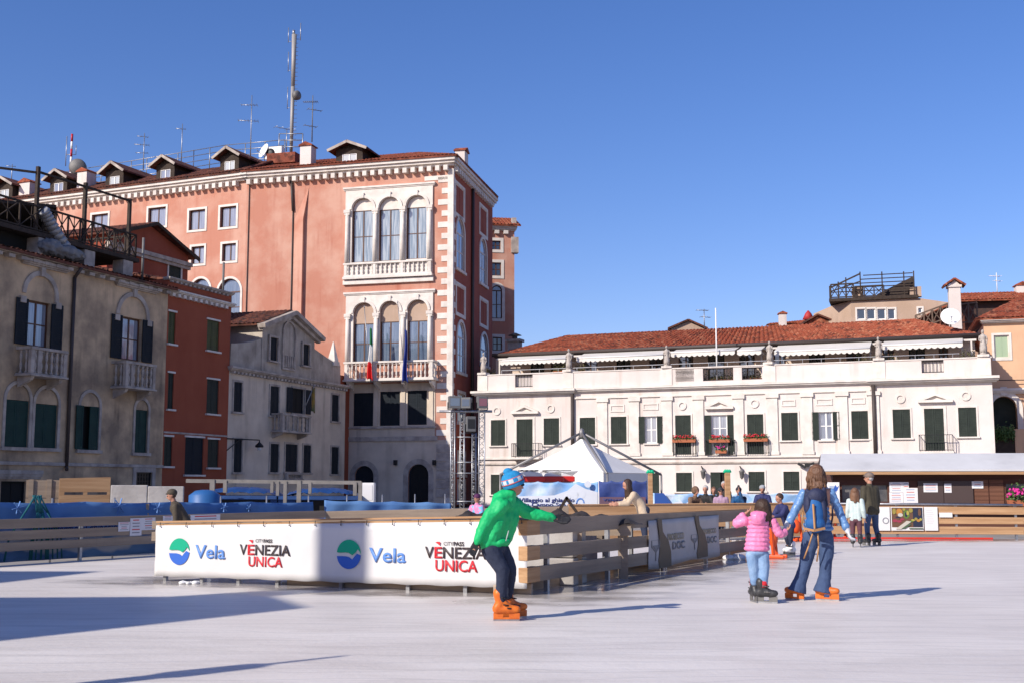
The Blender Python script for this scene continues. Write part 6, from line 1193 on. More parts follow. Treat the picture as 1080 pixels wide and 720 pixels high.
# kiosk
kd = mat('kiosk_dark_wood', (.115, .045, .03), .8, (.075, .03, .02), 1.5, .3, 12, stretch=(.3, 1, 5)); kf = mat('grey_roof_felt', (.60, .59, .58), .8, (.52, .51, .50), .6, .25, 3, streak=.3)
FK = Frame(at(882, 520, 39.5), at(1080, 520, 38.8)); kk = fempty('kiosk', FK, 'long brown wooden ticket kiosk with a grey felt canopy roof', 'kiosk'); KL = FK.len + 12
kz1 = FK.sz(980, 499.5)[1]; q1 = FK.rect(886.5, 509.5, 938, 530); q3 = FK.rect(1059.5, 508, 1090, 530.5)
wall('front_wall', [(-.1, 0), (KL, 0), (KL, kz1 + .3), (-.1, kz1 + .3)], [hole(*q1), hole(*q3)], kd, kk, .15, 0, 3)
for q in (q1, q3):
    b = MB(); b.box(q[0], q[1], .10, .13, q[2], q[3]); o = b.build('serving_window', mat('dark_kiosk_glass', (.06, .06, .065), .25, (.16, .15, .14), 1.8, spec=.8), kk); b = MB(); b.ring([(q[0] + .05, q[2] + .05), (q[1] - .05, q[2] + .05), (q[1] - .05, q[3] - .05), (q[0] + .05, q[3] - .05)], [(q[0], q[2]), (q[1], q[2]), (q[1], q[3]), (q[0], q[3])], -.02, .09); b.build('frame', kd, o)
b = MB(); s0 = FK.sz(889, 497)[0]
for k in range(14): b.box(-.1, KL, -.012, -.003, .06 + k * .2, .06 + k * .2 + .185) if False else None
q = FK.rect(968, 506.5, 1026, 530); b.box(q[0], q[0] + (q[1] - q[0]) * .46, -.05, -.002, q[2], q[3]); b.box(q[0] + (q[1] - q[0]) * .47, q[1], -.05, -.002, q[2], q[3]); b.build('shutter_panel', mat('dull_brown_shutter', (.075, .05, .045), .6), kk)
q = FK.rect(1027, 505, 1059, 531); b = MB()
for i in range(2):
    for j in range(6): w = (q[1] - q[0]) / 2; b.box(q[0] + w * i + .02, q[0] + w * (i + 1) - .02, -.03, -.002, q[2] + (q[3] - q[2]) * j / 6, q[2] + (q[3] - q[2]) * (j + 1) / 6 - .012)
b.build('plank_cladding', mat('red_brown_cladding', (.20, .085, .05), .8, (.14, .06, .035), 2, .3, 10, stretch=(.3, 1, 4)), kk)
cz0, cz1 = FK.sz(980, 500, -.5)[1], FK.sz(980, 496.5, -.5)[1]; c_l = FK.sz(864, 497, -.5)[0]; b = MB(); b.box(c_l, KL, -.5, -.38, cz0, cz1); b.build('fascia_board', plank_new, kk, bevel=.01)
zt = FK.sz(980, 479, .6)[1]; b = MB(); b.add([(c_l, -.52, cz1 + .003), (KL, -.52, cz1 + .003), (KL, 1.2, zt), (c_l + .3, 1.2, zt), (c_l, -.52, cz1 + .06), (KL, -.52, cz1 + .06), (KL, 1.2, zt + .06), (c_l + .3, 1.2, zt + .06), (KL, 3.5, zt - .5), (c_l + .4, 3.5, zt - .5)], [(0, 3, 2, 1), (4, 5, 6, 7), (0, 1, 5, 4), (0, 4, 7, 3), (7, 6, 8, 9)])
o = b.build('felt_roof', kf, kk)
b = MB(); b.box(c_l + .3, KL, -.37, 0, cz0 + .02, cz0 + .06); b.build('soffit', kd, kk)
def knote(x0, y0, x1, y1, lab, seed, lines=5, off=-.06, base=None):
    q = FK.rect(x0, y0, x1, y1, off); t = empty('notice', FK.w(q[0], off, q[2]), FK.rot, lab, 'notice', 'notices on the kiosk'); w = q[1] - q[0]; h = q[3] - q[2]; b = MB(); b.box(0, w, -.003, .003, 0, h); b.build('sheet', base or mat('bright_paper', (.78, .75, .74), .7), t); rs = random.Random(seed); b = MB()
    for i in range(lines): lw = w * rs.uniform(.5, .8); b.mi = i % 2; b.box((w - lw) / 2, (w + lw) / 2, -.0048, -.0032, h * (1 - (i + .8) / (lines + .7)), h * (1 - (i + .8) / (lines + .7)) + h * .3 / lines)
    b.build('print', [mat('faint_blue_print', (.35, .42, .55), .8), mat('faint_red_print', (.60, .22, .2), .8)], t); return t
knote(938, 507.8, 952.5, 518.5, 'white price sheet, upper left of the block of four on the kiosk', 1); knote(952.7, 507.8, 958.5, 518.5, 'narrow white sheet, upper right of the block of four on the kiosk', 2, 3)
knote(938, 518.7, 952.5, 529.8, 'white sheet with print, lower left of the block of four on the kiosk', 3); knote(952.7, 514, 968, 529.8, 'larger white sheet, lower right of the block of four on the kiosk', 4, off=-.07)
knote(974, 509, 989, 518.5, 'wide notice with red lines on the dark kiosk shutter', 5); knote(996, 509.5, 1003.5, 519, 'small square notice on the right half of the dark kiosk shutter', 6, 3); knote(1025, 507, 1037, 514.5, 'notice pinned on the reddish plank cladding', 7, 3, off=-.05)
t = knote(872, 508, 885.5, 531, 'white poster with a blue bird shape at the left end of the kiosk', 8, 1, off=-.3); b = MB(); b.prism([(.10, .42), (.22, .36), (.34, .44), (.40, .60), (.33, .54), (.28, .62), (.22, .50)], -.006, -.0034); b.build('bird_print', inkb, t)
s, z = FK.sz(1072.5, 530, -.4); t = plant_box(FK.w(s, -.4, z - .1), FK.rot, .5, 'magenta flowering pot on the kiosk ledge at the right edge', pinkpet, 160, .45, None)
b = MB(); b.box(0, KL, -.45, -.01, FK.sz(980, 531.5)[1] - .04, FK.sz(980, 531.5)[1]); b.build('counter', kd, kk)
# banners behind far barrier
def sky_banner(name, base, top, lo, hi, scale=.5):
    m = mat(name, base, .65, top, scale, .12, 2, detail=5, lo=lo, hi=hi); return m
sb1 = sky_banner('light_blue_sky_print', (.24, .44, .72), (.64, .71, .80), .42, .62, 1.0); sb2 = sky_banner('dark_blue_print', (.025, .05, .20), (.06, .09, .26), .4, .6, 1.5)
def far_banner(px0, px1, yt, yb, Y, m, lab, nm='printed_banner', wav=.06, sag=.05):
    A_ = at(px0, 520, Y); B2 = at(px1, 520, Y + .15); A_.z = B2.z = 0; rn = Run(A_, B2, 1, 1); z1 = at((px0 + px1) / 2, yt, Y).z; z0 = at((px0 + px1) / 2, yb, Y).z
    return cloth_banner(nm, rn, z1, z1, z0, 0, m, lab, wav, sag, 'banner', seg=64), rn
t1, r1 = far_banner(546, 631, 507.2, 533.5, 38, sb1, 'light blue village banner with navy lettering and snowy shapes in front of the tent')
xx = lambda rn, px, py: on_run(rn, px, py, -.12)
wsn = mat('white_print', (.72, .74, .78), .7); b = MB(); a, z0 = xx(r1, 547, 532.5); c, z1 = xx(r1, 630.5, 523.5)
b.prism([(a, z0), (c, z0), (c, z1 + .15), (a + (c - a) * .85, z1 + .25), (a + (c - a) * .72, z1 + .42), (a + (c - a) * .62, z1 + .2), (a + (c - a) * .45, z1 + .05), (a, z1 + .02)], -.10, -.096)
for px, py, r in ((606, 521.5, .13), (613, 520.5, .14), (599, 523, .1), (620, 510, .11)): x, z = xx(r1, px, py); b.prism([(x + r * math.cos(i * .524), z + r * math.sin(i * .524)) for i in range(12)], -.105, -.101)
b.build('snow_print', wsn, t1)
nv = mat('navy_lettering', (.02, .03, .16), .7); x, z = xx(r1, 547.5, 528.8); x2, _ = xx(r1, 606, 528); zt = xx(r1, 575, 524.6)[1]; text(t1, 'Villaggio al ghiaccio', x, -.11, z, zt - z, nv, bold=.025, w=x2 - x)
x, z = xx(r1, 553, 533.3); x2, _ = xx(r1, 613, 533); zt = xx(r1, 575, 529.6)[1]; text(t1, 'in Campo San Polo', x, -.11, z, zt - z, nv, bold=.02, w=x2 - x)
b = MB(); x, z = xx(r1, 608, 530); x3, _ = xx(r1, 616, 530); r = (x3 - x); n = 10; b.ring([(x + r / 2 + r * .4 * math.cos(math.pi * i / n), z + r * .5 * math.sin(math.pi * i / n)) for i in range(n + 1)], [(x + r / 2 + r * .55 * math.cos(math.pi * i / n), z + r * .68 * math.sin(math.pi * i / n)) for i in range(n + 1)], -.112, -.108, closed=False); b.build('bridge_print', v_lblue, t1)
t2, r2 = far_banner(631.8, 682.5, 506.2, 532.5, 37.6, sb2, 'dark blue printed banner with a reddish lower band beside the wooden post'); b = MB(); a, z0 = on_run(r2, 632.5, 531.5, -.12); c, z1 = on_run(r2, 681, 523.5, -.12); b.box(a, c, -.11, -.105, z0, z1); b.build('lower_band', mat('dusky_red_print', (.16, .09, .12), .7), t2); text(t2, 'Villaggio', a + .1, -.12, z0 + (z1 - z0) * .45, (z1 - z0) * .33, sb2, bold=.02, w=(c - a) * .5)
t3, r3 = far_banner(689, 865, 519.3, 537, 41, sky_banner('pale_sky_print', (.28, .48, .74), (.66, .73, .80), .46, .58, 1.2), 'long pale blue snowy banner behind the spectators', wav=.05); b = MB()
for px0, pxm, px1, yt in ((689, 700, 712, 519.5),):
    P0_, P1_, P2_ = on_run(r3, px0, 536, -.12), on_run(r3, pxm, yt, -.12), on_run(r3, px1, 536, -.12); P3_ = on_run(r3, px0 + 1, yt, -.12); b.prism([(P0_[0] + .05, P0_[1]), P2_, P1_, (P0_[0] + .05, P3_[1])], -.11, -.105)
b.build('tent_shadow_patch', mat('shadow_blue', (.03, .09, .32), .7), t3); b = MB()  # tent-shaped shadow on the banner, painted as a flat dark blue patch
for i in range(11): x, z = on_run(r3, 715 + 13 * i, 533, -.12); b.prism([(x - .35, z - .12), (x + .35, z - .12), (x + .12, z + .16), (x - .1, z + .12)], -.10 - .0005 * i, -.096 - .0005 * i)
b.build('snow_print', wsn, t3)
# white board below banner
t = empty('white_trough', at(548, 535, 36.5), 0, 'low white board lying between the village banner and the far barrier', 'board'); t.location.z = 0; b = MB(); w = at(658, 535, 36.5).x - at(548, 535, 36.5).x; z1 = at(600, 534.2, 36.5).z; b.box(0, w, 0, .15, .1, z1); b.build('board', wp, t)
# wooden posts with green heads
gn = mat('green_plastic', (.0, .45, .22), .5)
for px0, px1, yt, Y, lab in ((683.7, 688.3, 498.5, 37.5, 'square wooden post with a green head right of the dark blue banner'), (764.8, 770.2, 498, 37, 'square wooden post with a green head beside the open doorway')):
    p = at((px0 + px1) / 2, 520, Y); z = at(px0, yt, Y).z; w = (px1 - px0) * Y / FPX; t = empty('wooden_post', (p.x, p.y, 0), 0, lab, 'post', 'green-headed posts'); b = MB(); b.box(-w / 2, w / 2, -w / 2, w / 2, -.1, z); b.build('post', plank_new, t, bevel=.01); b = MB()
    for k in (-1, 0, 1): b.ball((k * .06, -.02, z + .05), .055, n=8, m=6)
    b.box(-.12, .12, -.05, .05, z + .001, z + .05); b.build('green_head', gn, t)
# marquee tent with outer frame
Yt = 66.0; tc_ = at(614, 520, Yt); tn = empty('marquee_tent', (tc_.x, tc_.y, 0), R(-32), 'white pyramid marquee tent with an outer grey steel frame', 'tent')
canvas = mat('tent_canvas', (.80, .77, .73), .8, (.74, .71, .67), 1.0, .15, 1.5); hw = 2.75; ze = at(614, 498.5, Yt).z; za = at(614, 462.5, Yt).z
b = MB(); n = 8; rings = []
for k in range(n + 1):
    f = k / n; r = hw * (1 - f) ** 1.18 + .05; z = ze + (za - ze) * f ** 1.0; rings.append((r, z))
vs = []
for r, z in rings: vs += [(-r, -r, z), (r, -r, z), (r, r, z), (-r, r, z)]
fs = [(4 * k + i, 4 * k + (i + 1) % 4, 4 * k + 4 + (i + 1) % 4, 4 * k + 4 + i) for k in range(n) for i in range(4)]; b.add(vs, fs); b.build('roof_canvas', canvas, tn)
b = MB(); b.ring([(-hw, ze - .28), (hw, ze - .28), (hw, ze), (-hw, ze)], [(-hw - .0, ze - .29), (hw + .0, ze - .29), (hw + .0, ze + .01), (-hw - .0, ze + .01)], 0, .01); 
b = MB(); b.add([(-hw - .02, -hw - .02, .1), (hw + .02, -hw - .02, .1), (hw + .02, hw, .1), (-hw - .02, hw, .1), (-hw - .02, -hw - .02, ze), (hw + .02, -hw - .02, ze), (hw + .02, hw, ze), (-hw - .02, hw, ze)], [(0, 1, 5, 4), (1, 2, 6, 5), (2, 3, 7, 6), (3, 0, 4, 7)]); b.build('side_canvas', canvas, tn)
frm = mat('frame_grey', (.22, .21, .21), .5, metal=.4); ho = 3.25; zo = at(614, 500, Yt).z
for i, (sx, sy) in enumerate(((-1, -1), (1, -1), (1, 1), (-1, 1))):
    b = MB(); b.tube((sx * ho, sy * ho, zo), (0, 0, za + .35), .07); b.tube((sx * ho, sy * ho, 0), (sx * ho, sy * ho, zo), .06); b.build('frame_leg', frm, tn)
b = MB(); b.lathe([(.12, -.25), (.16, 0), (.1, .2), (.02, .25)], (0, 0, za + .35), 10); b.build('frame_hub', frm, tn)
# red and white cabins
def cabin(px0, px1, Y, lab):
    p = at((px0 + px1) / 2, 520, Y); w = (px1 - px0) * Y / FPX; t = empty('portable_cabin', (p.x, p.y, 0), R(6), lab, 'cabin', 'red-banded cabins'); z0 = at(580, 507.5, Y).z; z1 = at(580, 501.8, Y).z; z2 = at(580, 496.3, Y).z
    b = MB(); b.box(-w / 2, w / 2, 0, 1.5, 0, z0 - .002); b.build('walls', whitef, t, bevel=.03); b = MB(); b.box(-w / 2 - .05, w / 2 + .05, -.05, 1.55, z0, z1); b.build('red_band', mat('glossy_red', (.62, .025, .02), .35), t, bevel=.03)
    b = MB(); pr = [(-w / 2, z1 + .002), (w / 2, z1 + .002), (w / 2 - .05, z1 + (z2 - z1) * .5), (w / 2 - .2, z2 - .04), (w / 2 - .5, z2), (-w / 2 + .5, z2), (-w / 2 + .2, z2 - .04), (-w / 2 + .05, z1 + (z2 - z1) * .5)]; b.prism(pr, 0, 1.5); b.build('rounded_roof', whitef, t, bevel=.08)
    b = MB(); [b.box(-w / 2 + w * k / 5 - .03, -w / 2 + w * k / 5 + .03, .1, 1.4, z2 - .01, z2 + .05) for k in range(1, 5)]; b.build('roof_ribs', leadg, t)
cabin(546, 573, 45, 'white and red rounded cabin just right of the boy in green'); cabin(574, 593, 46, 'second white and red cabin, in the middle of the row'); cabin(591, 605, 47.5, 'smallest white and red cabin, nearest the tent')
# lighting trusses
def truss(P, x, y, z0, z1, w, nm='truss_column'):
    b = MB(); cs = [(x - w / 2, y - w / 2), (x + w / 2, y - w / 2), (x + w / 2, y + w / 2), (x - w / 2, y + w / 2)]
    for cx, cy in cs: b.tube((cx, cy, z0), (cx, cy, z1), .025, n=6)
    n = max(2, int((z1 - z0) / w))
    for k in range(n):
        za_, zb_ = z0 + (z1 - z0) * k / n, z0 + (z1 - z0) * (k + 1) / n
        for i in range(4):
            p, q = cs[i], cs[(i + 1) % 4]
            if k % 2: p, q = q, p
            b.tube((*p, za_), (*q, zb_), .012, n=4)
        if k % 3 == 0: [b.tube((*cs[i], zb_), (*cs[(i + 1) % 4], zb_), .018, n=4) for i in range(4)]
    return b.build(nm, steel, P)
Ytr = 43.0; o = at(482, 520, Ytr); tr = empty('lighting_tower', (o.x, o.y, 0), 0, 'aluminium truss tower carrying floodlights in front of the palace corner', 'lighting tower'); zt = at(482, 434, Ytr).z
def tx(px, py=500): return at(px, py, Ytr).x - o.x
truss(tr, tx(477.5), 0, 0, zt, .14); truss(tr, tx(487.3), .1, 0, zt, .14); truss(tr, tx(508), 0, 0, zt, .20); truss(tr, tx(499), .9, 0, at(499, 455, Ytr).z, .13)
b = MB()
for k, z in enumerate((zt - .9, zt - 1.8, 1.9, .9)): b.tube((tx(477.5), 0, z), (tx(508), 0, z), .02, n=6); b.build('brace', steel, tr); b = MB()
b.tube((tx(463), 0, zt + .02), (tx(519), 0, zt + .02), .045, n=8); b.build('crossbar', steel, tr)
z = at(495, 462, Ytr).z
def flood(px0, px1, y0, y1, lab, tint, rz, el=.25, drop=0):
    p = at((px0 + px1) / 2, y1, Ytr); w = (px1 - px0) * Ytr / FPX; h = (y1 - y0) * Ytr / FPX; t = empty('floodlight', (p.x, p.y - .1, p.z), rz, lab, 'floodlight', 'floodlights on the truss'); 
    b = MB(); b.box(-w / 2, w / 2, -.12, .12, .0, h); b.add([(-w / 2 + .03, .12, .03), (w / 2 - .03, .12, .03), (w / 2 - .03, .12, h - .03), (-w / 2 + .03, .12, h - .03), (-.1, .3, h * .3), (.1, .3, h * .3), (.1, .3, h * .7), (-.1, .3, h * .7)], [(0, 1, 5, 4), (1, 2, 6, 5), (2, 3, 7, 6), (3, 0, 4, 7), (4, 5, 6, 7)]); o_ = b.build('housing', mat('lamp_housing_grey', (.13, .13, .13), .5), t, bevel=.02)
    b = MB(); b.box(-w * .38, w * .38, -.128, -.121, h * .2, h * .82); b.build('lens', tint, t); b = MB(); b.bar((-w / 2 - .02, 0, h * .5), (-w / 2 - .02, 0, -.04), .03); b.bar((w / 2 + .02, 0, h * .5), (w / 2 + .02, 0, -.04), .03); b.bar((-w / 2 - .02, 0, -.04), (w / 2 + .02, 0, -.04), .03); b.build('yoke', iron, t)
lg = glass_mat('floodlight_glass', (.12, .15, .20)); lr = glass_mat('floodlight_glass_red', (.25, .06, .08))
flood(473, 486, 417.5, 430.5, 'grey floodlight at the left end of the truss crossbar', lg, R(12)); flood(487, 497.5, 419, 430.5, 'grey floodlight in the middle of the truss crossbar', lg, R(-14)); flood(503, 514, 418, 430.5, 'reddish floodlight at the right end of the truss crossbar', lr, R(20)); flood(491.5, 501.5, 439, 455, 'large dark lamp box hanging below the truss crossbar', mat('black_lens', (.02, .02, .02), .3), R(15))
# steel rails, blue covered stalls, white cabinet in front of the grey house
Ys = 40.0; o = at(290, 520, Ys); t = empty('steel_railing', (o.x, o.y, 0), 0, 'grey steel scaffold railing above the blue covered stalls', 'railing'); b = MB(); X = lambda px: at(px, 515, Ys).x - o.x; zz = lambda py: at(290, py, Ys).z
gs = mat('grey_scaffold', (.22, .20, .185), .6, (.15, .14, .13), 3)
b.bar((X(196), 0, zz(506.5)), (X(381), 0, zz(508.5)), .05, .12); b.build('rail', gs, t)
for px, y0, y1, w in ((224, 505, 530, .16), (237.5, 506, 519, .12), (287, 507, 519, .1), (293, 507, 522, .10), (301, 507, 526, .11), (315.5, 506, 531, .14), (327, 508, 520, .1), (374.5, 508, 522, .12), (380, 508, 528, .12)): b = MB(); b.box(X(px) - w / 2, X(px) + w / 2, -.06, .06, zz(y1) if y1 < 525 else 0, zz(y0)); b.build('post', gs, t)
blt = mat('blue_tarpaulin', (.008, .038, .14), .55, (.014, .065, .22), 1.5, .5, 4)
for (px0, px1, yt, lab) in ((204, 292, 513.5, 'blue covered stall with dark open side, left of the pair'), (294, 376, 514, 'blue covered stall with dark open side, right of the pair')):
    p = at((px0 + px1) / 2, 520, Ys + .8); w = (px1 - px0) * (Ys + .8) / FPX; t = empty('covered_stall', (p.x, p.y, 0), 0, lab, 'stall', 'blue covered stalls'); zt = at(250, yt + 4, Ys).z; b = MB(); b.box(-w / 2, w / 2, 0, 1.6, 0, zt - .28); b.build('body', blt, t); b = MB(); b.box(-w * .28, w * .42, -.02, -.002, .5, zt - .3); b.build('dark_opening', darkint, t)
    b = MB(); b.box(-w / 2 - .05, w / 2 + .05, -.06, 1.65, zt - .278, zt - .15); b.build('blue_band', blt, t); b = MB(); vs = []; N_ = 26; M_ = 8; rs = random.Random(px0)
    for i in range(N_ + 1):
        for j in range(M_ + 1): x = -w * .42 + w * .9 * i / N_; y = 1.6 * j / M_; e = math.sin(math.pi * i / N_) * math.sin(math.pi * (j + .3) / (M_ + .6)); vs.append((x, y, zt - .15 + .27 * abs(e) ** .4 + rs.uniform(-.035, .035)))
    b.smooth = True; b.add(vs, [(i * (M_ + 1) + j, (i + 1) * (M_ + 1) + j, (i + 1) * (M_ + 1) + j + 1, i * (M_ + 1) + j + 1) for i in range(N_) for j in range(M_)]); b.build('tarpaulin', blt, t, fixn=False)
t = empty('blue_tank', at(216, 523, Ys - 1.5), 0, 'light blue round tank at the left end of the blue stalls', 'tank'); t.location.z = 0; b = MB(); b.lathe([(.45, 0), (.5, .1), (.5, 1.15), (.3, 1.3), (.1, 1.33)], n=20); b.build('shell', mat('light_blue_plastic', (.025, .11, .30), .5), t)
t = empty('white_cabinet', at(386, 520, Ys + 2), 0, 'small white metal cabinet beside the left arched door of the palace', 'cabinet'); t.location.z = 0; zt = at(386, 508.5, Ys + 2).z; b = MB(); b.box(-.2, .28, 0, .5, 0, zt); b.build('box', whitef, t, bevel=.02); b = MB(); b.box(-.15, .22, -.012, -.002, zt - .6, zt - .08); b.build('door', wp, t)
# black tarpaulin heap, A-frame and hand rails on the island
t = empty('black_tarpaulin', (at(560, 540, 20).x, 19.6, 0), R(-4), 'heap of black netting and cables lying on the far island rail', 'tarpaulin'); bt_ = mat('black_netting', (.022, .018, .018), .9, (.05, .04, .038), 8, .7, 30)
b = MB(); vs = []; N_ = 70; M_ = 10; rs = random.Random(9)
for i in range(N_ + 1):
    u = i / N_; x = -1.5 + 3.3 * u; env = (math.sin(math.pi * min(1, u * 1.02)) ** .5) * (1.1 - .5 * u)
    for j in range(M_ + 1): v = j / M_; vs.append((x, -.3 + .6 * v, .86 + .25 * env * math.sin(math.pi * v) ** .6 + rs.uniform(-.035, .035) * env + .05 * env * math.sin(i * .8)))
b.smooth = True; b.add(vs, [(i * (M_ + 1) + j, (i + 1) * (M_ + 1) + j, (i + 1) * (M_ + 1) + j + 1, i * (M_ + 1) + j + 1) for i in range(N_) for j in range(M_)]); b.build('netting', bt_, t, fixn=False); b = MB(); b.box(-1.5, 1.6, -.25, .25, .68, .86); b.box(-1.45, -1.3, -.2, .2, 0, .68); b.box(.2, .35, -.2, .2, 0, .68); b.box(1.4, 1.55, -.2, .2, 0, .68); b.build('timber_stack', plank, t)
t = empty('trestle', (at(598, 530, 20.5).x, 20.4, .85), 0, 'small dark A-shaped timber trestle standing on the black heap', 'trestle'); zt = at(598, 523.5, 20.5).z - .85; b = MB(); b.bar((-.26, 0, 0), (.0, 0, zt), .05); b.bar((.28, 0, 0), (-.02, 0, zt), .05); b.bar((-.2, 0, zt * .3), (.2, 0, zt * .3), .03); b.build('legs', darkw, t)
t = empty('snow_pile', (at(490, 548, 18.6).x, 18.5, 0), R(-5), 'long strip of scraped snow lying on boards behind the banner', 'snow'); b = MB(); b.smooth = True; b.ball((0, 0, .80), .95, .25, .09, 24, 8); b.ball((.9, 0, .79), .9, .2, .07, 24, 8); b.build('snow', mat('snow', (.78, .77, .76), .8, (.68, .67, .66), 6, .5, 20), t); b = MB(); b.box(-1.5, 1.8, -.2, .2, 0, .76); b.build('support_boards', plank_pale, t)
rs = random.Random(4); sn = MATS['snow']
for px, py, s_, lab in ((305, 615.5, .14, 'small clump of shaved snow under the middle of the white banner'), (196, 616, .10, 'little clump of shaved snow under the left end of the white banner'), (772, 590, .22, 'heap of shaved snow at the far end of the side barrier')):
    p = gnd(px, py); t = empty('snow_clump', p + Vector((0, .15, 0)), 0, lab, 'snow', 'clumps of shaved snow'); b = MB(); [b.ball((rs.gauss(0, s_), rs.gauss(0, s_ * .5), s_ * .15), s_ * rs.uniform(.3, .6), None, s_ * rs.uniform(.2, .4), 8, 6) for _ in range(9)]; b.build('snow', sn, t)
# skating aids
def aid(px, pyb, pyt, rz, lab):
    p = gnd(px, pyb); h = at(px, pyt, p.y).z; t = empty('skating_aid', p, rz, lab, 'skating aid', 'orange skating aids'); om = mat('orange_plastic', (.75, .09, .015), .4); b = MB()
    for sx in (-.15, .15): b.box(sx - .04, sx + .04, -.25, .25, 0, .07)
    b.build('runners', om, t, bevel=.02); b = MB()
    for sx in (-.15, .15): b.bar((sx, -.03, .07), (sx * .8, .02, h), .05)
    b.bar((-.12, .02, h), (.12, .02, h), .05); b.bar((-.13, -.01, h * .45), (.13, -.01, h * .45), .05); b.build('handle_frame', om, t); b = MB(); b.ball((0, 0, h * .55), .13, .1, h * .27, 12, 8); b.smooth = False; b.build('moulded_body', om, t)
aid(816, 588, 549, R(65), 'orange plastic skating aid just behind the girl in pink'); aid(840, 570, 542, R(20), 'orange plastic skating aid behind the left side of the woman'); aid(886, 567, 549, R(-20), 'low orange skating aid behind the right arm of the woman')
# ================================================================== building beyond the left edge (its roofs shade the ice)
prof = [(9.4, 1.0), (12.0, 3.86), (12.8, 7.84), (14.45, 8.3), (14.46, 12.6), (15.25, 12.6), (15.26, 7.2), (16.7, 5.35), (17.8, 4.6), (18.9, 6.0), (20.45, 8.4), (21.9, 6.8), (26, 6.2), (26.01, 4.5), (33, 4.5)]
p0 = -9.0; pts = [(q, (p - p0) / 1.664) for q, p in prof]; ux, uy = .755, .656
t = empty('side_house', (ux * p0, uy * p0, 0), math.atan2(uy, ux) + math.pi / 2, 'gabled house with a square chimney standing left of the rink', 'house'); q_ = [(q, z) for q, z in pts]
b = MB(); b.prism([(33, 0)] + [(9.4, 0)] + q_[0:], 0.0, 3.0); b.build('walls', redp, t)
# lamp post outside the frame whose shadow crosses the foreground
h = (5.9 + 2.0) / 1.664; t = empty('street_lamp', (ux * -2.0 - uy * 9.02, uy * -2.0 + ux * 9.02, 0), 0, 'dark iron lamp post standing left of the rink', 'street lamp'); b = MB(); b.tube((0, 0, 0), (0, 0, h * .82), .13, .11, 12); b.tube((0, 0, h * .82), (0, 0, h), .05, .03, 8); b.build('post', iron, t); b = MB(); b.lathe([(.1, 0), (.17, .1), (.14, .5), (.04, .6)], (0, 0, h * .78), 10); b.build('lantern', iron, t)
# ================================================================== PEOPLE
def capsule(b, p, r0, q, r1, n=12):
    p = Vector(p); q = Vector(q); d = q - p; L = d.length
    if L < 1e-5: b.ball(p, max(r0, r1), n=n); return
    d /= L; a = d.orthogonal().normalized(); c = d.cross(a); vs = []; rows = []
    for k in range(1, 5): t = -math.pi / 2 * (1 - k / 4); rows.append((p + d * (r0 * math.sin(t)), r0 * math.cos(t)))
    for k in range(0, 4): t = math.pi / 2 * k / 4; rows.append((q + d * (r1 * math.sin(t)), r1 * math.cos(t)))
    for o, r in rows:
        for i in range(n): t = 2 * math.pi * i / n; vs.append(o + a * (r * math.cos(t)) + c * (r * math.sin(t)))
    m = len(rows); vs += [p - d * r0, q + d * r1]; i0 = m * n
    b.add(vs, [(j * n + i, j * n + (i + 1) % n, (j + 1) * n + (i + 1) % n, (j + 1) * n + i) for j in range(m - 1) for i in range(n)] + [(i0, (i + 1) % n, i) for i in range(n)] + [(i0 + 1, (m - 1) * n + i, (m - 1) * n + (i + 1) % n) for i in range(n)])
def chain(b, pts, n=12):
    for (p, r), (q, s) in zip(pts, pts[1:]): capsule(b, p, r, q, s, n)
def puff(b, p, r0, q, r1, n):
    p = Vector(p); q = Vector(q)
    for i in range(n): f = (i + .5) / n; b.ball(p.lerp(q, f), r0 + (r1 - r0) * f, n=12, m=8)
def oell(b, c, rx, ry, rz, axis=None, fwd=None):
    M = None
    if axis is not None:
        z = Vector(axis).normalized(); f = Vector(fwd or (0, 1, 0)); x = f.cross(z).normalized(); y = z.cross(x); M = Matrix((x, y, z)).transposed()
    b.ball(c, rx, ry, rz, 16, 10, M)
def skin_mesh(b, name, m, P, vox=.012, smooth=4, fac=.5):
    """fuse the overlapping volumes of b into one continuous surface"""
    me = bpy.data.meshes.new('tmp'); me.from_pydata(b.v, [], b.f); o = bpy.data.objects.new('tmp', me); COL.objects.link(o)
    r = o.modifiers.new('r', 'REMESH'); r.mode = 'VOXEL'; r.voxel_size = vox; r.use_smooth_shade = True; s = o.modifiers.new('s', 'SMOOTH'); s.iterations = smooth; s.factor = fac
    bpy.context.view_layer.update(); ev = o.evaluated_get(bpy.context.evaluated_depsgraph_get()); m2 = bpy.data.meshes.new_from_object(ev); bpy.data.objects.remove(o)
    m2.name = name; m2.materials.clear(); m2.materials.append(m)
    for p in m2.polygons: p.use_smooth = True
    q = bpy.data.objects.new(name, m2); COL.objects.link(q); q.parent = P; return q
def cloth_mat(name, col, col2=None, rough=.75, sc=9, bump=.35, bs=22, wr=None):
    m = mat(name, col, rough, col2 or tuple(c * .8 for c in col), sc, bump, bs, detail=3); return m
skinc = mat('skin', (.46, .23, .15), .6, (.40, .19, .13), 12); hair_b = mat('dark_brown_hair', (.035, .018, .012), .6, (.06, .032, .02), 22, .5, 60, stretch=(1, 1, .15)); hair_l = mat('brown_hair', (.11, .052, .028), .55, (.19, .095, .05), 18, .5, 60, stretch=(1, 1, .12)); hair_g = mat('grey_hair', (.40, .38, .36), .7)
orange = mat('orange_skate_plastic', (.68, .17, .02), .4, (.55, .11, .015), 14, .1, 30); bootk = mat('black_boot', (.02, .02, .022), .45, (.05, .05, .052), 14); wboot = mat('white_boot', (.75, .72, .70), .5); blade = steel
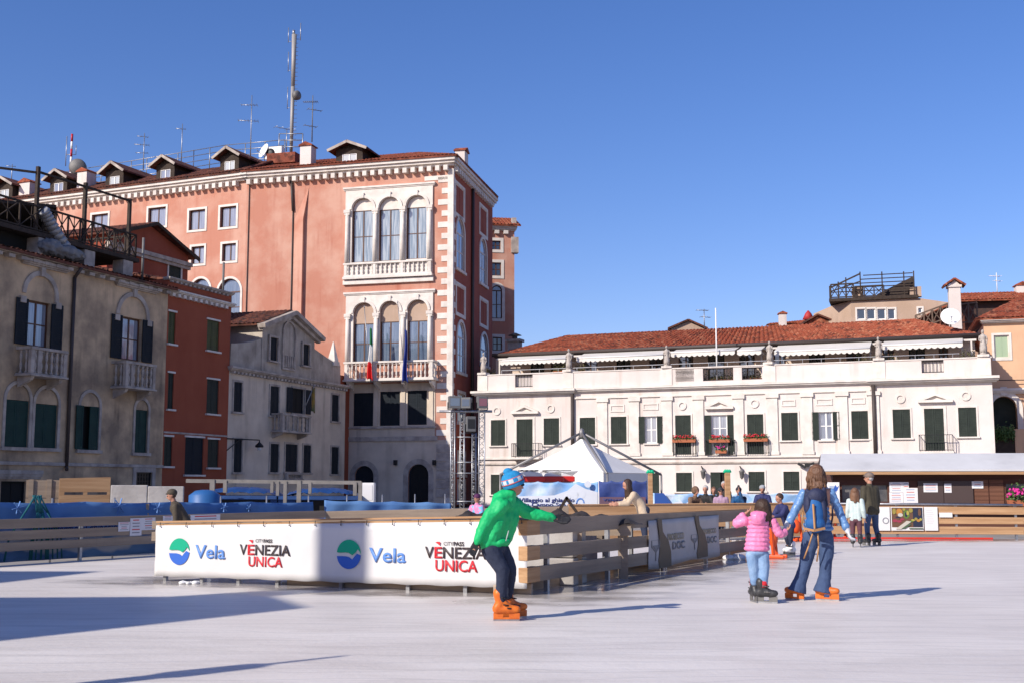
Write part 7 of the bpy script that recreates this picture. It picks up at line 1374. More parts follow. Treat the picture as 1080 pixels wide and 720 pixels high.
denim = mat('blue_denim', (.032, .055, .125), .85, (.055, .09, .18), 3.5, .35, 30, detail=5); denim_l = mat('light_denim', (.15, .26, .44), .85, (.26, .38, .55), 5, .3, 30); denim_d = mat('dark_navy_denim', (.016, .022, .045), .85, (.026, .034, .065), 6, .4, 25)
def fdir(a): return Vector((math.sin(R(a)), math.cos(R(a)), 0))   # 0 = away from the viewer, 90 = right
def head_shape(b, c, r, f, neck=None, tilt=0):
    """skull, jaw, nose, ears; c = centre, r = half height, f = facing direction"""
    c = Vector(c); f = Vector(f).normalized(); s = Vector((f.y, -f.x, 0)); up_ = (Vector((0, 0, 1)) - f * f.z).normalized()
    oell(b, c + up_ * r * .18 - f * r * .08, r * .74, r * .88, r * .84, up_, f); oell(b, c - up_ * r * .38 + f * r * .22, r * .52, r * .56, r * .60, up_, f)
    capsule(b, c + f * r * .78 + up_ * r * .05, r * .07, c + f * r * .93 - up_ * r * .22, r * .12, 8); oell(b, c + f * r * .70 - up_ * r * .50, r * .25, r * .14, r * .09, up_, f)
    for k in (-1, 1): oell(b, c + s * k * r * .74 - f * r * .05 - up_ * r * .08, r * .09, r * .16, r * .24, up_, f)
    if neck is not None: capsule(b, c - up_ * r * .5 - f * r * .1, r * .46, neck, r * .52)
def eyes(P, c, r, f):
    f = Vector(f).normalized(); s = Vector((f.y, -f.x, 0)); up_ = Vector((0, 0, 1)); b = MB()
    for k in (-1, 1): b.ball(Vector(c) + f * r * .76 + s * k * r * .30 + up_ * r * .02, r * .085, n=8, m=6)
    return b.build('eyes', mat('dark_eye', (.02, .012, .01), .2), P)
def hand(b, w, d, L=.17, side=(0, 0, 1), curl=.5, r=.0095):
    """palm, four fingers and a thumb; w = wrist, d = pointing direction, side = knuckle row direction"""
    w = Vector(w); d = Vector(d).normalized(); s = Vector(side); s = (s - d * s.dot(d)).normalized(); n = d.cross(s); k = L / .17
    for i in range(4): capsule(b, w + s * (.012 * (i - 1.5)) * k, .014 * k, w + (d * .08 + s * (.021 * (i - 1.5))) * k, .0135 * k, 8)
    for i, ln in enumerate((.062, .078, .084, .074)):
        p = w + (d * .085 + s * (.021 * (i - 1.5))) * k; q = p + (d * math.cos(curl * .6) + n * math.sin(curl * .6)) * ln * .5 * k; e = q + (d * math.cos(curl * 1.5) + n * math.sin(curl * 1.5)) * ln * .5 * k; chain(b, [(p, r * k * 1.05), (q, r * k), (e, r * k * .85)], 8)
    p = w + (d * .02 + s * .028) * k; q = p + (d * .035 + s * .028 + n * .01) * k; e = q + (d * .032 + s * .008 + n * .016) * k; chain(b, [(p, .013 * k), (q, .011 * k), (e, .0095 * k)], 8)
def skate(P, ank, f, m, L=.27, h=.13, bl=True, name='skate', strap=True, plast=False, sh=.10):
    """ankle point, foot direction; sole just over the ice"""
    ank = Vector(ank); f = Vector(f).normalized(); s = Vector((f.y, -f.x, 0)); z0 = .075; b = MB()
    heel = Vector((ank.x, ank.y, z0 + .05)) - f * .05; toe = heel + f * (L * .78)
    chain(b, [(ank + Vector((0, 0, sh)) - f * .03 * (sh / .1), .066 if sh > .05 else .05), (ank - f * .01, .057), (heel + Vector((0, 0, .01)), .055)]); capsule(b, heel, .052, heel + f * L * .45 + Vector((0, 0, .008)), .054); capsule(b, heel + f * L * .45, .052, toe, .042)
    capsule(b, ank + f * .02, .05, heel + f * L * .42 + Vector((0, 0, .02)), .045)
    o = skin_mesh(b, name, m, P, .012, 3)
    if strap:
        for c, r_ in ((ank + Vector((0, 0, .06)), .070), (ank + f * .02 - Vector((0, 0, .015)), .066), (heel + f * L * .4 + Vector((0, 0, .02)), .06)):
            pts = [c + (s * math.cos(a) * r_ + f * math.sin(a) * r_ + Vector((0, 0, -.2 * r_ * math.sin(a)))) for a in [math.pi * i / 8 for i in range(9)]]; k = MB(); k.path(pts, .008, 5); k.build('buckle_strap', blackp if m is not bootk else leadg, o)
    if bl:
        k = MB(); p = heel - f * .04; q = toe + f * .03; w = .016 if plast else .006
        d_ = q - p
        for f0, f1, wd, za, zb in ((0, .36, w, .03, z0 + .012), (.60, 1, w, .03, z0 + .012), (0, 1, w * .8, .020, .040 if plast else .030), (0, 1, .003, .001, .021)):
            a_, e_ = p + d_ * f0, p + d_ * f1; vs = [(a_ + s * wd), (a_ - s * wd), (e_ - s * wd), (e_ + s * wd)]; k.mi = 0 if za > .015 else 1; k.add([Vector((v.x, v.y, za)) for v in vs] + [Vector((v.x, v.y, zb)) for v in vs], [(3, 2, 1, 0), (4, 5, 6, 7), (0, 1, 5, 4), (1, 2, 6, 5), (2, 3, 7, 6), (3, 0, 4, 7)])
        k.build('blade', [m if plast else leadg, blade], o)
    return o
tx2 = bpy.data.textures.new('folds', 'CLOUDS'); tx2.noise_scale = .09
# ---------- BOY IN GREEN
G = gnd(537, 653.5); Y0 = G.y; boy = empty('person', G, 0, 'boy in a green jacket and blue bobble hat reaching for the barrier', 'person')
J = lambda px, py, dy=0.0: at(px, py, Y0 + dy) - G
fb2 = Vector((.93, .36, 0)); b = MB()
head_c = J(542, 511.5); neck = J(536, 522)
shF, shB = J(531, 531, -.14), J(542, 531, .14); chest = J(533, 540); hip = J(522, 574)
head_shape(b, head_c, .115, fb2, neck); chain(b, [(neck, .05), (chest, .08), (hip, .09)])
elb, wri = J(563, 541.5, .16), J(583, 545.5, .20); eln, win = J(511, 553, -.16), J(503, 570, -.17)
chain(b, [(shB, .05), (elb, .04), (wri, .03)]); chain(b, [(shF, .05), (eln, .04), (win, .03)])
hb = MB(); hand(hb, wri, J(592, 548, .2) - wri, .12, (0, 1, .3), .45, .006)
off = len(b.v); b.v += hb.v; b.f += [[i + off for i in f] for f in hb.f]; hb = MB(); hand(hb, win, J(500, 578, -.17) - win, .12, (1, 0, .2), .5, .006); off = len(b.v); b.v += hb.v; b.f += [[i + off for i in f] for f in hb.f]
lf = [J(518, 580, -.07), J(530, 601, -.09), J(528.5, 632, -.07)]; lb = [J(528, 580, .08), J(538, 602, .10), J(535.5, 627, .13)]
for l in (lf, lb): chain(b, [(l[0], .075), (l[1], .052), (l[2], .04)])
skin_mesh(b, 'body', skinc, boy, .010, 2)
green = cloth_mat('green_jacket_fabric', (.005, .46, .14), (.003, .38, .11), .6, 5, .45, 9)
b = MB(); hem = J(521, 577.5); 
for k, w, dx in ((-1, -.055, -7), (1, .06, 6), (0, 0, 0)): chain(b, [(J(534 + dx, 531, w * 1.4), .085), (J(531 + dx, 548, w * 1.2), .112), (J(526 + dx, 562, w * 1.2), .115), (J(521.5 + dx, 569.5, w * 1.2), .112)])
oell(b, J(521.5, 572.5), .195, .155, .070, (-.18, 0, 1), (0, 1, 0)); chain(b, [(J(537, 522), .085), (J(533, 531), .115)])
chain(b, [(shB, .088), (J(552, 538, .16), .075), (elb, .068), (J(574, 543.5, .18), .058), (wri, .046)]); chain(b, [(shF + Vector((-.02, 0, -.01)), .088), (J(516, 544, -.16), .078), (eln, .068), (J(506.5, 562, -.17), .06), (win, .048)])
oell(b, J(529.5, 524.5), .125, .125, .085, (-.5, 0, 1), (0, 1, 0)); oell(b, J(536, 521), .10, .105, .065, (-.2, 0, 1), (0, 1, 0)); oell(b, J(525, 529), .10, .11, .06, (-.7, 0, 1), (0, 1, 0))
rs = random.Random(2)
jk = skin_mesh(b, 'jacket', green, boy, .011, 2)
dt = jk.modifiers.new('d', 'DISPLACE'); dt.texture = tx2; dt.strength = .034; dt.mid_level = .5
b = MB(); b.tube(J(536.5, 559, -.19), J(533.5, 570, -.20), .006, n=6); b.build('pocket_zip', mat('zip_grey', (.4, .45, .42), .5), jk)
glv = cloth_mat('black_glove', (.018, .018, .022)); b = MB(); hand(b, wri, J(592, 548, .2) - wri, .20, (0, .7, .7), .35, .016); capsule(b, wri - (J(592, 548, .2) - wri) * .4, .042, wri, .036); skin_mesh(b, 'glove', glv, boy, .008, 2)
b = MB(); hand(b, win, J(500, 578, -.17) - win, .175, (1, 0, .2), .5, .013); capsule(b, win - (J(500, 578, -.17) - win) * .3, .044, win, .036); skin_mesh(b, 'glove', glv, boy, .008, 2)
b = MB(); oell(b, J(522, 577), .125, .13, .10, (0, 0, 1), (0, 1, 0))
chain(b, [(lf[0], .105), (J(525, 592, -.08), .092), (lf[1], .078), (J(529.5, 615, -.08), .068), (lf[2], .058)]); chain(b, [(lb[0], .105), (J(534.5, 592, .1), .09), (lb[1], .076), (J(537, 614, .12), .066), (lb[2], .056)])
o = skin_mesh(b, 'trousers', denim_d, boy, .011, 2); dt = o.modifiers.new('d', 'DISPLACE'); dt.texture = tx2; dt.strength = .016
a1 = J(529, 635, -.07); a1.z = max(a1.z, .16); a2 = J(536, 631, .18); a2.z = .17
skate(boy, a1, (1, .0, 0), orange, .28, plast=True); skate(boy, a2 + Vector((.02, 0, .0)), (.93, .36, 0), orange, .28, plast=True)
# hat: striped knitted beanie with a soft bobble
hb_ = [mat('hat_blue', (.02, .26, .52), .9, (.015, .20, .42), 30, .5, 80), mat('hat_white', (.62, .64, .62), .9, (.45, .52, .58), 30, .5, 80), mat('hat_red', (.55, .07, .06), .9), mat('hat_dark', (.02, .07, .14), .9)]
b = MB(); ax = Vector((-.36, -.12, 1)).normalized(); M = ax.to_track_quat('Z', 'Y').to_matrix(); n = 28; pr = [(.120, -.045, 0), (.127, -.03, 0), (.129, -.01, 3), (.128, .0, 2), (.127, .008, 1), (.125, .045, 1), (.121, .053, 2), (.118, .06, 0), (.106, .085, 0), (.085, .108, 0), (.052, .125, 0), (.02, .132, 0)]
c0 = head_c + Vector((-.01, 0, .035))
for (r0, z0, m0), (r1, z1, m1) in zip(pr, pr[1:]):
    b.mi = m0; b.smooth = True
    for i in range(n):
        t0, t1 = 2 * math.pi * i / n, 2 * math.pi * (i + 1) / n; b.mi = m0 if not (m0 == 1 and i % 3 == 0) else 0
        b.add([c0 + M @ Vector((r0 * math.cos(t0), r0 * math.sin(t0), z0)), c0 + M @ Vector((r0 * math.cos(t1), r0 * math.sin(t1), z0)), c0 + M @ Vector((r1 * math.cos(t1), r1 * math.sin(t1), z1)), c0 + M @ Vector((r1 * math.cos(t0), r1 * math.sin(t0), z1))], [(0, 1, 2, 3)])
b.mi = 0; b.ball(c0 + M @ Vector((-.035, 0, .125)), .058, .058, .045, 14, 10); b.build('bobble_hat', hb_, boy)
b = MB(); b.ball(head_c + fb2 * .105 + Vector((.0, -.05, .01)), .022, .02, .018, 10, 6); b.bar(head_c + fb2 * .1 + Vector((0, -.05, .012)), head_c + Vector((-.01, -.10, .015)), .008); b.build('sunglasses', blackp, boy)
# ---------- WOMAN
G = gnd(857, 632.5); Y0 = G.y; wom = empty('person', G, 0, 'woman with long brown hair in a shiny blue quilted jacket and flared jeans', 'person')
b = MB(); hc = J(861, 501); fw = Vector((-.25, .97, 0)); nk = J(861, 511); shl, shr = J(848.5, 518.5), J(875, 518); head_shape(b, hc, .125, fw, nk)
wl, wr = J(830.5, 552, .02), J(893.5, 558, -.05); el, er = J(839, 537, .0), J(885, 538.5, .02)
for s_ in (-1, 1): chain(b, [(J(862 + 6 * s_, 520), .10), (J(862 + 5 * s_, 540), .085), (J(862.5 + 6.5 * s_, 560), .10)])
chain(b, [(shl, .05), (el, .038), (wl, .028)]); chain(b, [(shr, .05), (er, .038), (wr, .028)]); chain(b, [(nk, .055), (J(862, 517), .09)])
hL = [J(855.5, 563), J(849.5, 594, .03), J(842, 623, .02)]; hR = [J(870, 563), J(871, 593, -.02), J(869, 623, .0)]
for l in (hL, hR): chain(b, [(l[0], .088), (l[1], .055), (l[2], .04)])
for w_, tg in ((wl, J(826.5, 559, .0)), (wr, J(899, 574, -.06))):
    hb = MB(); hand(hb, w_, tg - w_, .12, (0, 1, .2), .35, .006); off = len(b.v); b.v += hb.v; b.f += [[i + off for i in f] for f in hb.f]
skin_mesh(b, 'body', skinc, wom, .010, 2)
bj = mat('shiny_blue_quilting', (.09, .20, .42), .38, (.15, .29, .52), 4, .35, 14, spec=.5, coat=.05); b = MB()
for k in range(11):
    f = k / 10; py = 514.5 + 42.5 * f; hwid = (13.0 if f < .15 else 13.6 - 2.0 * math.sin(math.pi * f) + 3.0 * f * f) * (.0112 + .0014 * f); c = J(862 + .6 * f, py); oell(b, c, hwid, .125 + .02 * f, .047, (0, 0, 1), (0, 1, 0))
puff(b, shl, .070, el, .060, 5); puff(b, el, .058, J(832.5, 549.5, .02), .054, 5); puff(b, shr, .070, er, .060, 5); puff(b, er, .058, J(892.3, 556.5, -.05), .056, 5); oell(b, J(861.5, 512.3), .095, .09, .045, (0, 0, 1), (0, 1, 0))
o = skin_mesh(b, 'jacket', bj, wom, .010, 1); dt = o.modifiers.new('d', 'DISPLACE'); dt.texture = tx2; dt.strength = .022
b = MB(); oell(b, J(862.8, 562), .185, .145, .10, (0, 0, 1), (0, 1, 0))
chain(b, [(J(855.5, 566), .113), (J(852, 581, .02), .100), (hL[1], .080), (J(846, 606, .03), .080), (J(842.5, 616, .02), .092)]); chain(b, [(J(870, 566), .113), (J(871.5, 580), .100), (hR[1], .080), (J(870, 606), .080), (J(868.5, 616.5, 0), .092)])
b2 = MB()
for (tp, bt2, ra, rb2) in ((J(843.2, 613, .02), J(840.5, 623.5, .02), .088, .125), (J(869, 613, .0), J(867.5, 624, .0), .088, .125)): b.tube(tp, bt2, ra, rb2, 16)
o = skin_mesh(b, 'flared_jeans', denim, wom, .011, 2); dt = o.modifiers.new('d', 'DISPLACE'); dt.texture = tx2; dt.strength = .014
a1 = J(841, 626, .02); a1.z = max(a1.z, .15); a2 = J(867.5, 626, 0); a2.z = max(a2.z, .14); skate(wom, a1, (-.80, .60, 0), orange, .24, plast=True, sh=.0, strap=False); skate(wom, a2, (.85, -.50, 0), orange, .30, plast=True, sh=.0, strap=False)
# hair
b = MB(); oell(b, hc + Vector((0, -.015, .03)), .106, .115, .120, (0, 0, 1), (0, 1, 0)); hr_ = random.Random(6)
for i in range(22):
    a = math.pi * (i / 21); x = .095 * math.cos(a); y = -.10 * math.sin(a) + .02; e = J(861 + x * 78 + hr_.uniform(-1, 1), 517 + hr_.uniform(-2.5, 3.5) + (3 if abs(x) < .05 else 0)); chain(b, [(hc + Vector((x * .75, y * .8, .06)), .032), (hc + Vector((x * 1.05, y * 1.1, -.05)), .036), (Vector((e.x * .9 + hc.x * .1, y * 1.15 - .03, (e.z + hc.z - .05) / 2)), .034), (Vector((e.x, y * 1.1 - .04, e.z)), .02)], 8)
o = skin_mesh(b, 'long_hair', hair_l, wom, .009, 1); tx3 = bpy.data.textures.new('strands', 'CLOUDS'); tx3.noise_scale = .035; dt = o.modifiers.new('d', 'DISPLACE'); dt.texture = tx3; dt.strength = .022
b = MB(); hs_ = random.Random(8)
for i in range(150):
    a = math.pi * hs_.random(); x = .108 * math.cos(a); y = -.118 * math.sin(a) + .012; t0 = hc + Vector((x * .35, y * .3, .138)); m1 = hc + Vector((x * 1.08, y * 1.08, .04)); m2 = hc + Vector((x * 1.12 + hs_.gauss(0, .008), y * 1.1 - .012, -.09)); e = hc + Vector((x * (.9 + hs_.uniform(-.25, .35)) + hs_.gauss(0, .012), y * 1.05 - .045, -.20 + hs_.uniform(-.05, .06))); k = hs_.uniform(.003, .0065); b.path([t0, m1, m2, e], k, 4)
b.build('hair_strands', hair_l, wom)
glw = cloth_mat('pale_grey_glove', (.62, .62, .64), rough=.8)
for w_, tg in ((wl, J(826.5, 559, .0)), (wr, J(899, 575, -.06))):
    b = MB(); hand(b, w_, tg - w_, .185, (0, 1, .2), .75, .017); capsule(b, w_ - (tg - w_) * .25, .042, w_ + (tg - w_) * .1, .036); skin_mesh(b, 'glove', glw, wom, .008, 2)
# backpack worn on the back: child of nobody, it can be taken off
bp_ = empty('backpack', G + J(859.5, 562, -.22), 0, 'blue and navy backpack with tan trim worn by the woman in blue', 'backpack'); oB = J(859.5, 562, -.22)
K = lambda px, py, dy=-.22: at(px, py, Y0 + dy) - G - oB
bk_b = cloth_mat('backpack_blue', (.012, .085, .26), (.018, .11, .31), .7); bk_n = cloth_mat('backpack_navy', (.018, .022, .055), (.025, .03, .07), .7); tan = mat('tan_leather', (.42, .22, .09), .6)
b = MB(); oell(b, K(859.5, 541.5), .118, .10, .225, (0, 0, 1), (0, 1, 0)); oell(b, K(860, 551.5), .130, .11, .120, (0, 0, 1), (0, 1, 0)); skin_mesh(b, 'bag_body', bk_b, bp_, .010, 2)
b = MB(); oell(b, K(861, 523, -.20), .118, .095, .11, (0, 0, 1), (0, 1, 0)); oell(b, K(867.5, 540, -.20), .06, .088, .20, (0, 0, 1), (0, 1, 0)); oell(b, K(851.5, 532, -.20), .05, .085, .13, (0, 0, 1), (0, 1, 0)); capsule(b, K(851, 517, -.16), .03, K(849, 530, -.12), .025); capsule(b, K(869, 515.5, -.16), .03, K(871.5, 532, -.12), .025); skin_mesh(b, 'top_flap', bk_n, bp_, .010, 2)
b = MB(); b.bar(K(857.8, 531, -.335), K(859.5, 557, -.345), .022, .02); b.bar(K(848, 556.8, -.325), K(858.5, 559, -.35), .02, .03); b.bar(K(858.5, 559, -.35), K(870, 556.5, -.31), .02, .03); b.build('tan_trim', tan, bp_)
b = MB(); b.path([K(857, 562, -.3), K(853, 575, -.27), K(848, 588.5, -.2)], .010, 6); b.build('strap_end', tan, bp_); b = MB(); b.path([K(862.5, 562, -.3), K(863.5, 575, -.27), K(861.5, 591.5, -.2)], .010, 6); b.build('strap_end', tan, bp_)
b = MB(); b.path([K(849, 560, -.2), K(846, 551, -.05), K(847, 538, .0)], .009, 6); b.build('side_strap', tan, bp_); b = MB(); b.path([K(878, 530, -.2), K(878, 545, -.1), K(876, 556, -.05)], .012, 6); b.build('side_strap', bk_n, bp_)
# ---------- GIRL IN PINK
G = gnd(802, 635.5); Y0 = G.y; gl_ = empty('person', G, 0, 'small girl in a pink puffer jacket and light jeans in black skates', 'person')
b = MB(); hc = J(804.5, 535.5); fg_ = Vector((.2, .98, 0)); nk = J(802, 543); head_shape(b, hc, .105, fg_, nk)
shl, shr = J(787, 548), J(813.5, 548.5); el, er = J(775.5, 552, .05), J(822.5, 563, .0); hl, hrr = J(787, 540.5, .10), J(829, 559.5, .05)
for s_ in (-1, 1): chain(b, [(J(800 + 5 * s_, 550), .07), (J(799 + 4.5 * s_, 580), .075)])
chain(b, [(nk, .04), (J(801, 549), .06)]); chain(b, [(shl, .035), (el, .028), (hl, .022)]); chain(b, [(shr, .035), (er, .028), (hrr, .022)])
gL = [J(793, 584), J(795, 600, .02), J(795.5, 613, .05)]; gR = [J(804.5, 584), J(806, 600, 0), J(805, 617, 0)]
for l in (gL, gR): chain(b, [(l[0], .06), (l[1], .045), (l[2], .035)])
for w_, d_, sd in ((hl, Vector((.6, .1, .5)), (0, 1, 0)), (hrr, J(832, 556.5, .05) - hrr, (0, 1, 0))):
    hb = MB(); hand(hb, w_, d_, .12, sd, .5, .0085); off = len(b.v); b.v += hb.v; b.f += [[i + off for i in f] for f in hb.f]
skin_mesh(b, 'body', skinc, gl_, .009, 2)
pk = mat('pink_puffer_fabric', (.80, .25, .43), .5, (.74, .19, .37), 5, .35, 16, coat=.1); b = MB()
for k in range(8):
    f = k / 7; py = 546 + 32 * f; hwid = (12.5 + 3.0 * f) * .0125 * .82; oell(b, J(800.5 - 2.2 * f, py), hwid + .01, .112 + .02 * f, .050, (0, 0, 1), (0, 1, 0))
puff(b, shl + Vector((-.0, 0, 0)), .066, el, .060, 3); puff(b, el, .058, hl + Vector((-.03, 0, -.02)), .050, 3); puff(b, shr, .066, er, .058, 4); puff(b, er, .056, hrr + Vector((-.01, 0, -.01)), .048, 3)
oell(b, J(799.5, 545.5, -.10), .095, .06, .085, (0, 0, 1), (0, 1, 0)); oell(b, J(800.5, 541.5, -.06), .115, .085, .045, (0, 0, 1), (0, 1, 0)); oell(b, J(799.5, 550, -.09), .09, .055, .045, (0, 0, 1), (0, 1, 0))
o = skin_mesh(b, 'puffer_jacket', pk, gl_, .009, 1); dt = o.modifiers.new('d', 'DISPLACE'); dt.texture = tx3; dt.strength = .012
b = MB(); oell(b, J(798.5, 582), .135, .11, .06, (0, 0, 1), (0, 1, 0)); chain(b, [(J(793, 585), .082), (gL[1], .066), (gL[2], .052)]); chain(b, [(J(804.5, 585), .082), (gR[1], .066), (gR[2], .052)]); o = skin_mesh(b, 'jeans', denim_l, gl_, .010, 2); dt = o.modifiers.new('d', 'DISPLACE'); dt.texture = tx2; dt.strength = .012
b = MB(); oell(b, hc + Vector((-.005, -.012, .02)), .098, .107, .108, (0, 0, 1), (0, 1, 0))
for i in range(12): a = math.pi * i / 11; x = .088 * math.cos(a); y = -.085 * math.sin(a); chain(b, [(hc + Vector((x * .8, y * .8, .04)), .03), (hc + Vector((x * 1.0, y, -.06)), .03), (hc + Vector((x * .95 + .01, y * .9, -.13 + .03 * math.cos(i * 2))), .02)], 8)
chain(b, [(hc + Vector((.07, -.03, -.1)), .03), (hc + Vector((.085, -.05, -.22)), .016)]); o = skin_mesh(b, 'dark_hair', hair_b, gl_, .009, 1); dt = o.modifiers.new('d', 'DISPLACE'); dt.texture = tx3; dt.strength = .018
a1 = J(795.5, 617, .10); a1.z = .20; a2 = J(805, 621, 0); a2.z = .16; skate(gl_, a1, (-.15, .98, 0), bootk, .23); skate(gl_, a2, (.93, -.35, 0), bootk, .25)
sk_r = mat('red_sock', (.6, .02, .03), .8); b = MB(); b.tube(a1 + Vector((0, 0, .02)), a1 + Vector((0, 0, .105)), .058, .055, 14); b.build('sock', sk_r, gl_); b = MB(); b.tube(a2 + Vector((0, 0, .04)), a2 + Vector((0, 0, .115)), .058, .055, 14); b.build('sock', sk_r, gl_)
# ---------- generic far figures
def figure(px, pyt, Y, lab, face=180, lean=0, coat=None, trous=None, hair=hair_b, hat=None, hatc=None, boots=None, H=None, arms='down', long=False, longcoat=False, foot=None, wid=1.0, scarf=None, glasses=False, vox=.02, sleeves=None, head_turn=0, stance=.09, skates=False):
    f = fdir(face); s = Vector((f.y, -f.x, 0)); L = R(lean); ratio = .50 + .31 * math.cos(L) + .19 * math.cos(L * .55)
    ztop = at(px, pyt, Y).z; H = H or ztop / ratio; k = H / 1.72
    up_ = Vector((0, 0, 1)); hipo = Vector((0, 0, .50 * H)); ax = f * math.sin(L) + up_ * math.cos(L); hx = f * math.sin(L * .6) + up_ * math.cos(L * .55)
    sh = hipo + ax * (.30 * H); hd = sh + hx * (.135 * H); p = at(px, pyt, Y); g = Vector((p.x - hd.x, Y - hd.y * .5, 0)); t = empty('person', g, 0, lab, 'person')
    fh = fdir(face + head_turn); fh = (fh * math.cos(L * .5) - up_ * math.sin(L * .5)).normalized()
    b = MB(); head_shape(b, hd, .118 * k, fh, sh)
    legs = []
    for sg in (-1, 1):
        chain(b, [(hipo + s * sg * .07 * k, .075 * k), (sh - ax * .07 * k + s * sg * .07 * k, .07 * k)])
        a0 = hipo + s * sg * .09 * k; kn = Vector((0, 0, .27 * H)) + s * sg * stance * k + f * .04 * k; an = Vector((0, 0, .08 if not skates else .16)) + s * sg * (stance + .01) * k - f * .02 * sg; legs.append((a0, kn, an)); chain(b, [(a0, .08 * k), (kn, .055 * k), (an, .04 * k)])
    A_ = []
    for sg in (-1, 1):
        a = sh + s * sg * .175 * k - ax * .03 * k
        if arms == 'rail': e = a + s * sg * .08 * k - up_ * .24 * k + f * .10 * k; w = e - s * sg * .14 * k + f * .22 * k + up_ * .01
        elif arms == 'face' and sg < 0: e = a - up_ * .20 * k + f * .16 * k; w = hd + f * .13 * k - s * .04 * k - up_ * .02 * k
        elif arms == 'face': e = a + s * .06 * k - up_ * .24 * k + f * .10 * k; w = e - s * .2 * k + f * .18 * k
        elif arms == 'forward': e = a - up_ * .20 * k + f * .14 * k; w = e + f * .22 * k + up_ * -.02
        elif arms == 'hips': e = a + s * sg * .10 * k - up_ * .24 * k; w = e + f * .16 * k - s * sg * .12 * k + up_ * .02
        else: e = a + s * sg * .05 * k - up_ * .27 * k - f * .02; w = e - up_ * .23 * k + f * .08 * k + s * sg * .02
        A_.append((a, e, w)); chain(b, [(a, .045 * k), (e, .037 * k), (w, .028 * k)]); d_ = (w - e).normalized(); hb = MB(); hand(hb, w, d_, .17 * k, f if abs(d_.z) > .7 else up_, .5, .012); off = len(b.v); b.v += hb.v; b.f += [[i + off for i in q] for q in hb.f]
    skin_mesh(b, 'body', skinc, t, vox * .7, 2)
    if not glasses: eyes(t, hd, .118 * k, fh)
    b = MB(); lo_ = hipo - up_ * (.04 if not longcoat else .26) * k
    for sg in (-1, 0, 1): chain(b, [(lo_ + s * sg * .085 * k, .12 * k * wid), (hipo + ax * .18 * k + s * sg * .07 * k, .115 * k * wid), (sh - ax * .07 * k + s * sg * .09 * k, .115 * k * wid)])
    for a, e, w in A_: chain(b, [(a, .085 * k), (e, .066 * k), (w - (w - e).normalized() * .03, .052 * k)])
    chain(b, [(sh + ax * .0 * k, .09 * k), (sh + hx * .05 * k, .075 * k)]); skin_mesh(b, 'coat' if longcoat else 'jacket', coat, t, vox * .8, 2)
    b = MB(); oell(b, hipo - up_ * .07 * k, .14 * k, .105 * k, .09 * k, (0, 0, 1), f)
    for a, kn, an in legs: chain(b, [(a, .095 * k), (kn, .070 * k), (an + up_ * .05, .055 * k)])
    skin_mesh(b, 'trousers', trous or denim_d, t, vox * .8, 2)
    for a, kn, an in legs:
        if skates: skate(t, Vector((an.x, an.y, .16)), f, boots or bootk, .27 * k)
        else: b = MB(); chain(b, [(an + up_ * .03, .05), (Vector((an.x, an.y, .045)), .048), (Vector((an.x, an.y, .045)) + f * .14, .042)]); skin_mesh(b, 'shoe', boots or bootk, t, .018, 2)
    r = .118 * k
    if hat is None:
        b = MB(); oell(b, hd + up_ * r * .30 - fh * r * .22, r * .84, r * .95, r * .90, (0, 0, 1), fh)
        if long:
            hr2 = random.Random(int(px))
            for i in range(14): a = math.pi * i / 13; o_ = s * (r * .8 * math.cos(a)) - f * (r * .75 * math.sin(a)); chain(b, [(hd + o_ * .9 + up_ * r * .4, r * .3), (hd + o_ * 1.15 - up_ * r * .8, r * .34), (hd + o_ * 1.25 - up_ * r * (1.9 + hr2.uniform(0, .9)) + s * hr2.uniform(-.02, .02), r * .2)], 8)
        skin_mesh(b, 'hair', hair, t, vox * .6, 1)
    else:
        b = MB(); oell(b, hd + up_ * r * .42 - fh * r * .12, r * .88, r * .98, r * .78, (0, 0, 1), fh)
        if hat == 'cap': b.add([], []); oell(b, hd + up_ * r * .45 + fh * r * .75, r * .55, r * .45, r * .10, (0, 0, 1), fh)
        if hat == 'bobble': b.ball(hd + up_ * r * 1.35 - fh * r * .1, r * .38)
        if hat == 'fur': oell(b, hd + up_ * r * .2 - fh * r * .3, r * 1.1, r * 1.05, r * 1.2, (0, 0, 1), fh)
        skin_mesh(b, 'flat_cap' if hat == 'cap' else 'hat', hatc, t, vox * .5, 1)
        b = MB(); oell(b, hd - up_ * r * .15 - fh * r * .35, r * .76, r * .56, r * .5, (0, 0, 1), fh); skin_mesh(b, 'hair', hair, t, vox * .6, 1)
    if glasses:
        b = MB(); s2 = Vector((fh.y, -fh.x, 0)).normalized()
        for sg in (-1, 1): b.ball(hd + fh * r * .80 + s2 * sg * r * .32 + up_ * r * .04, r * .24, r * .12, r * .18, 10, 6)
        b.bar(hd + fh * r * .84 - s2 * r * .3, hd + fh * r * .84 + s2 * r * .3, .01); b.build('sunglasses', blackp, t)
    if scarf: b = MB(); oell(b, sh + hx * .05 * k, .10 * k, .10 * k, .05 * k, (0, 0, 1), f); skin_mesh(b, 'scarf', scarf, t, .015, 1)
    return t
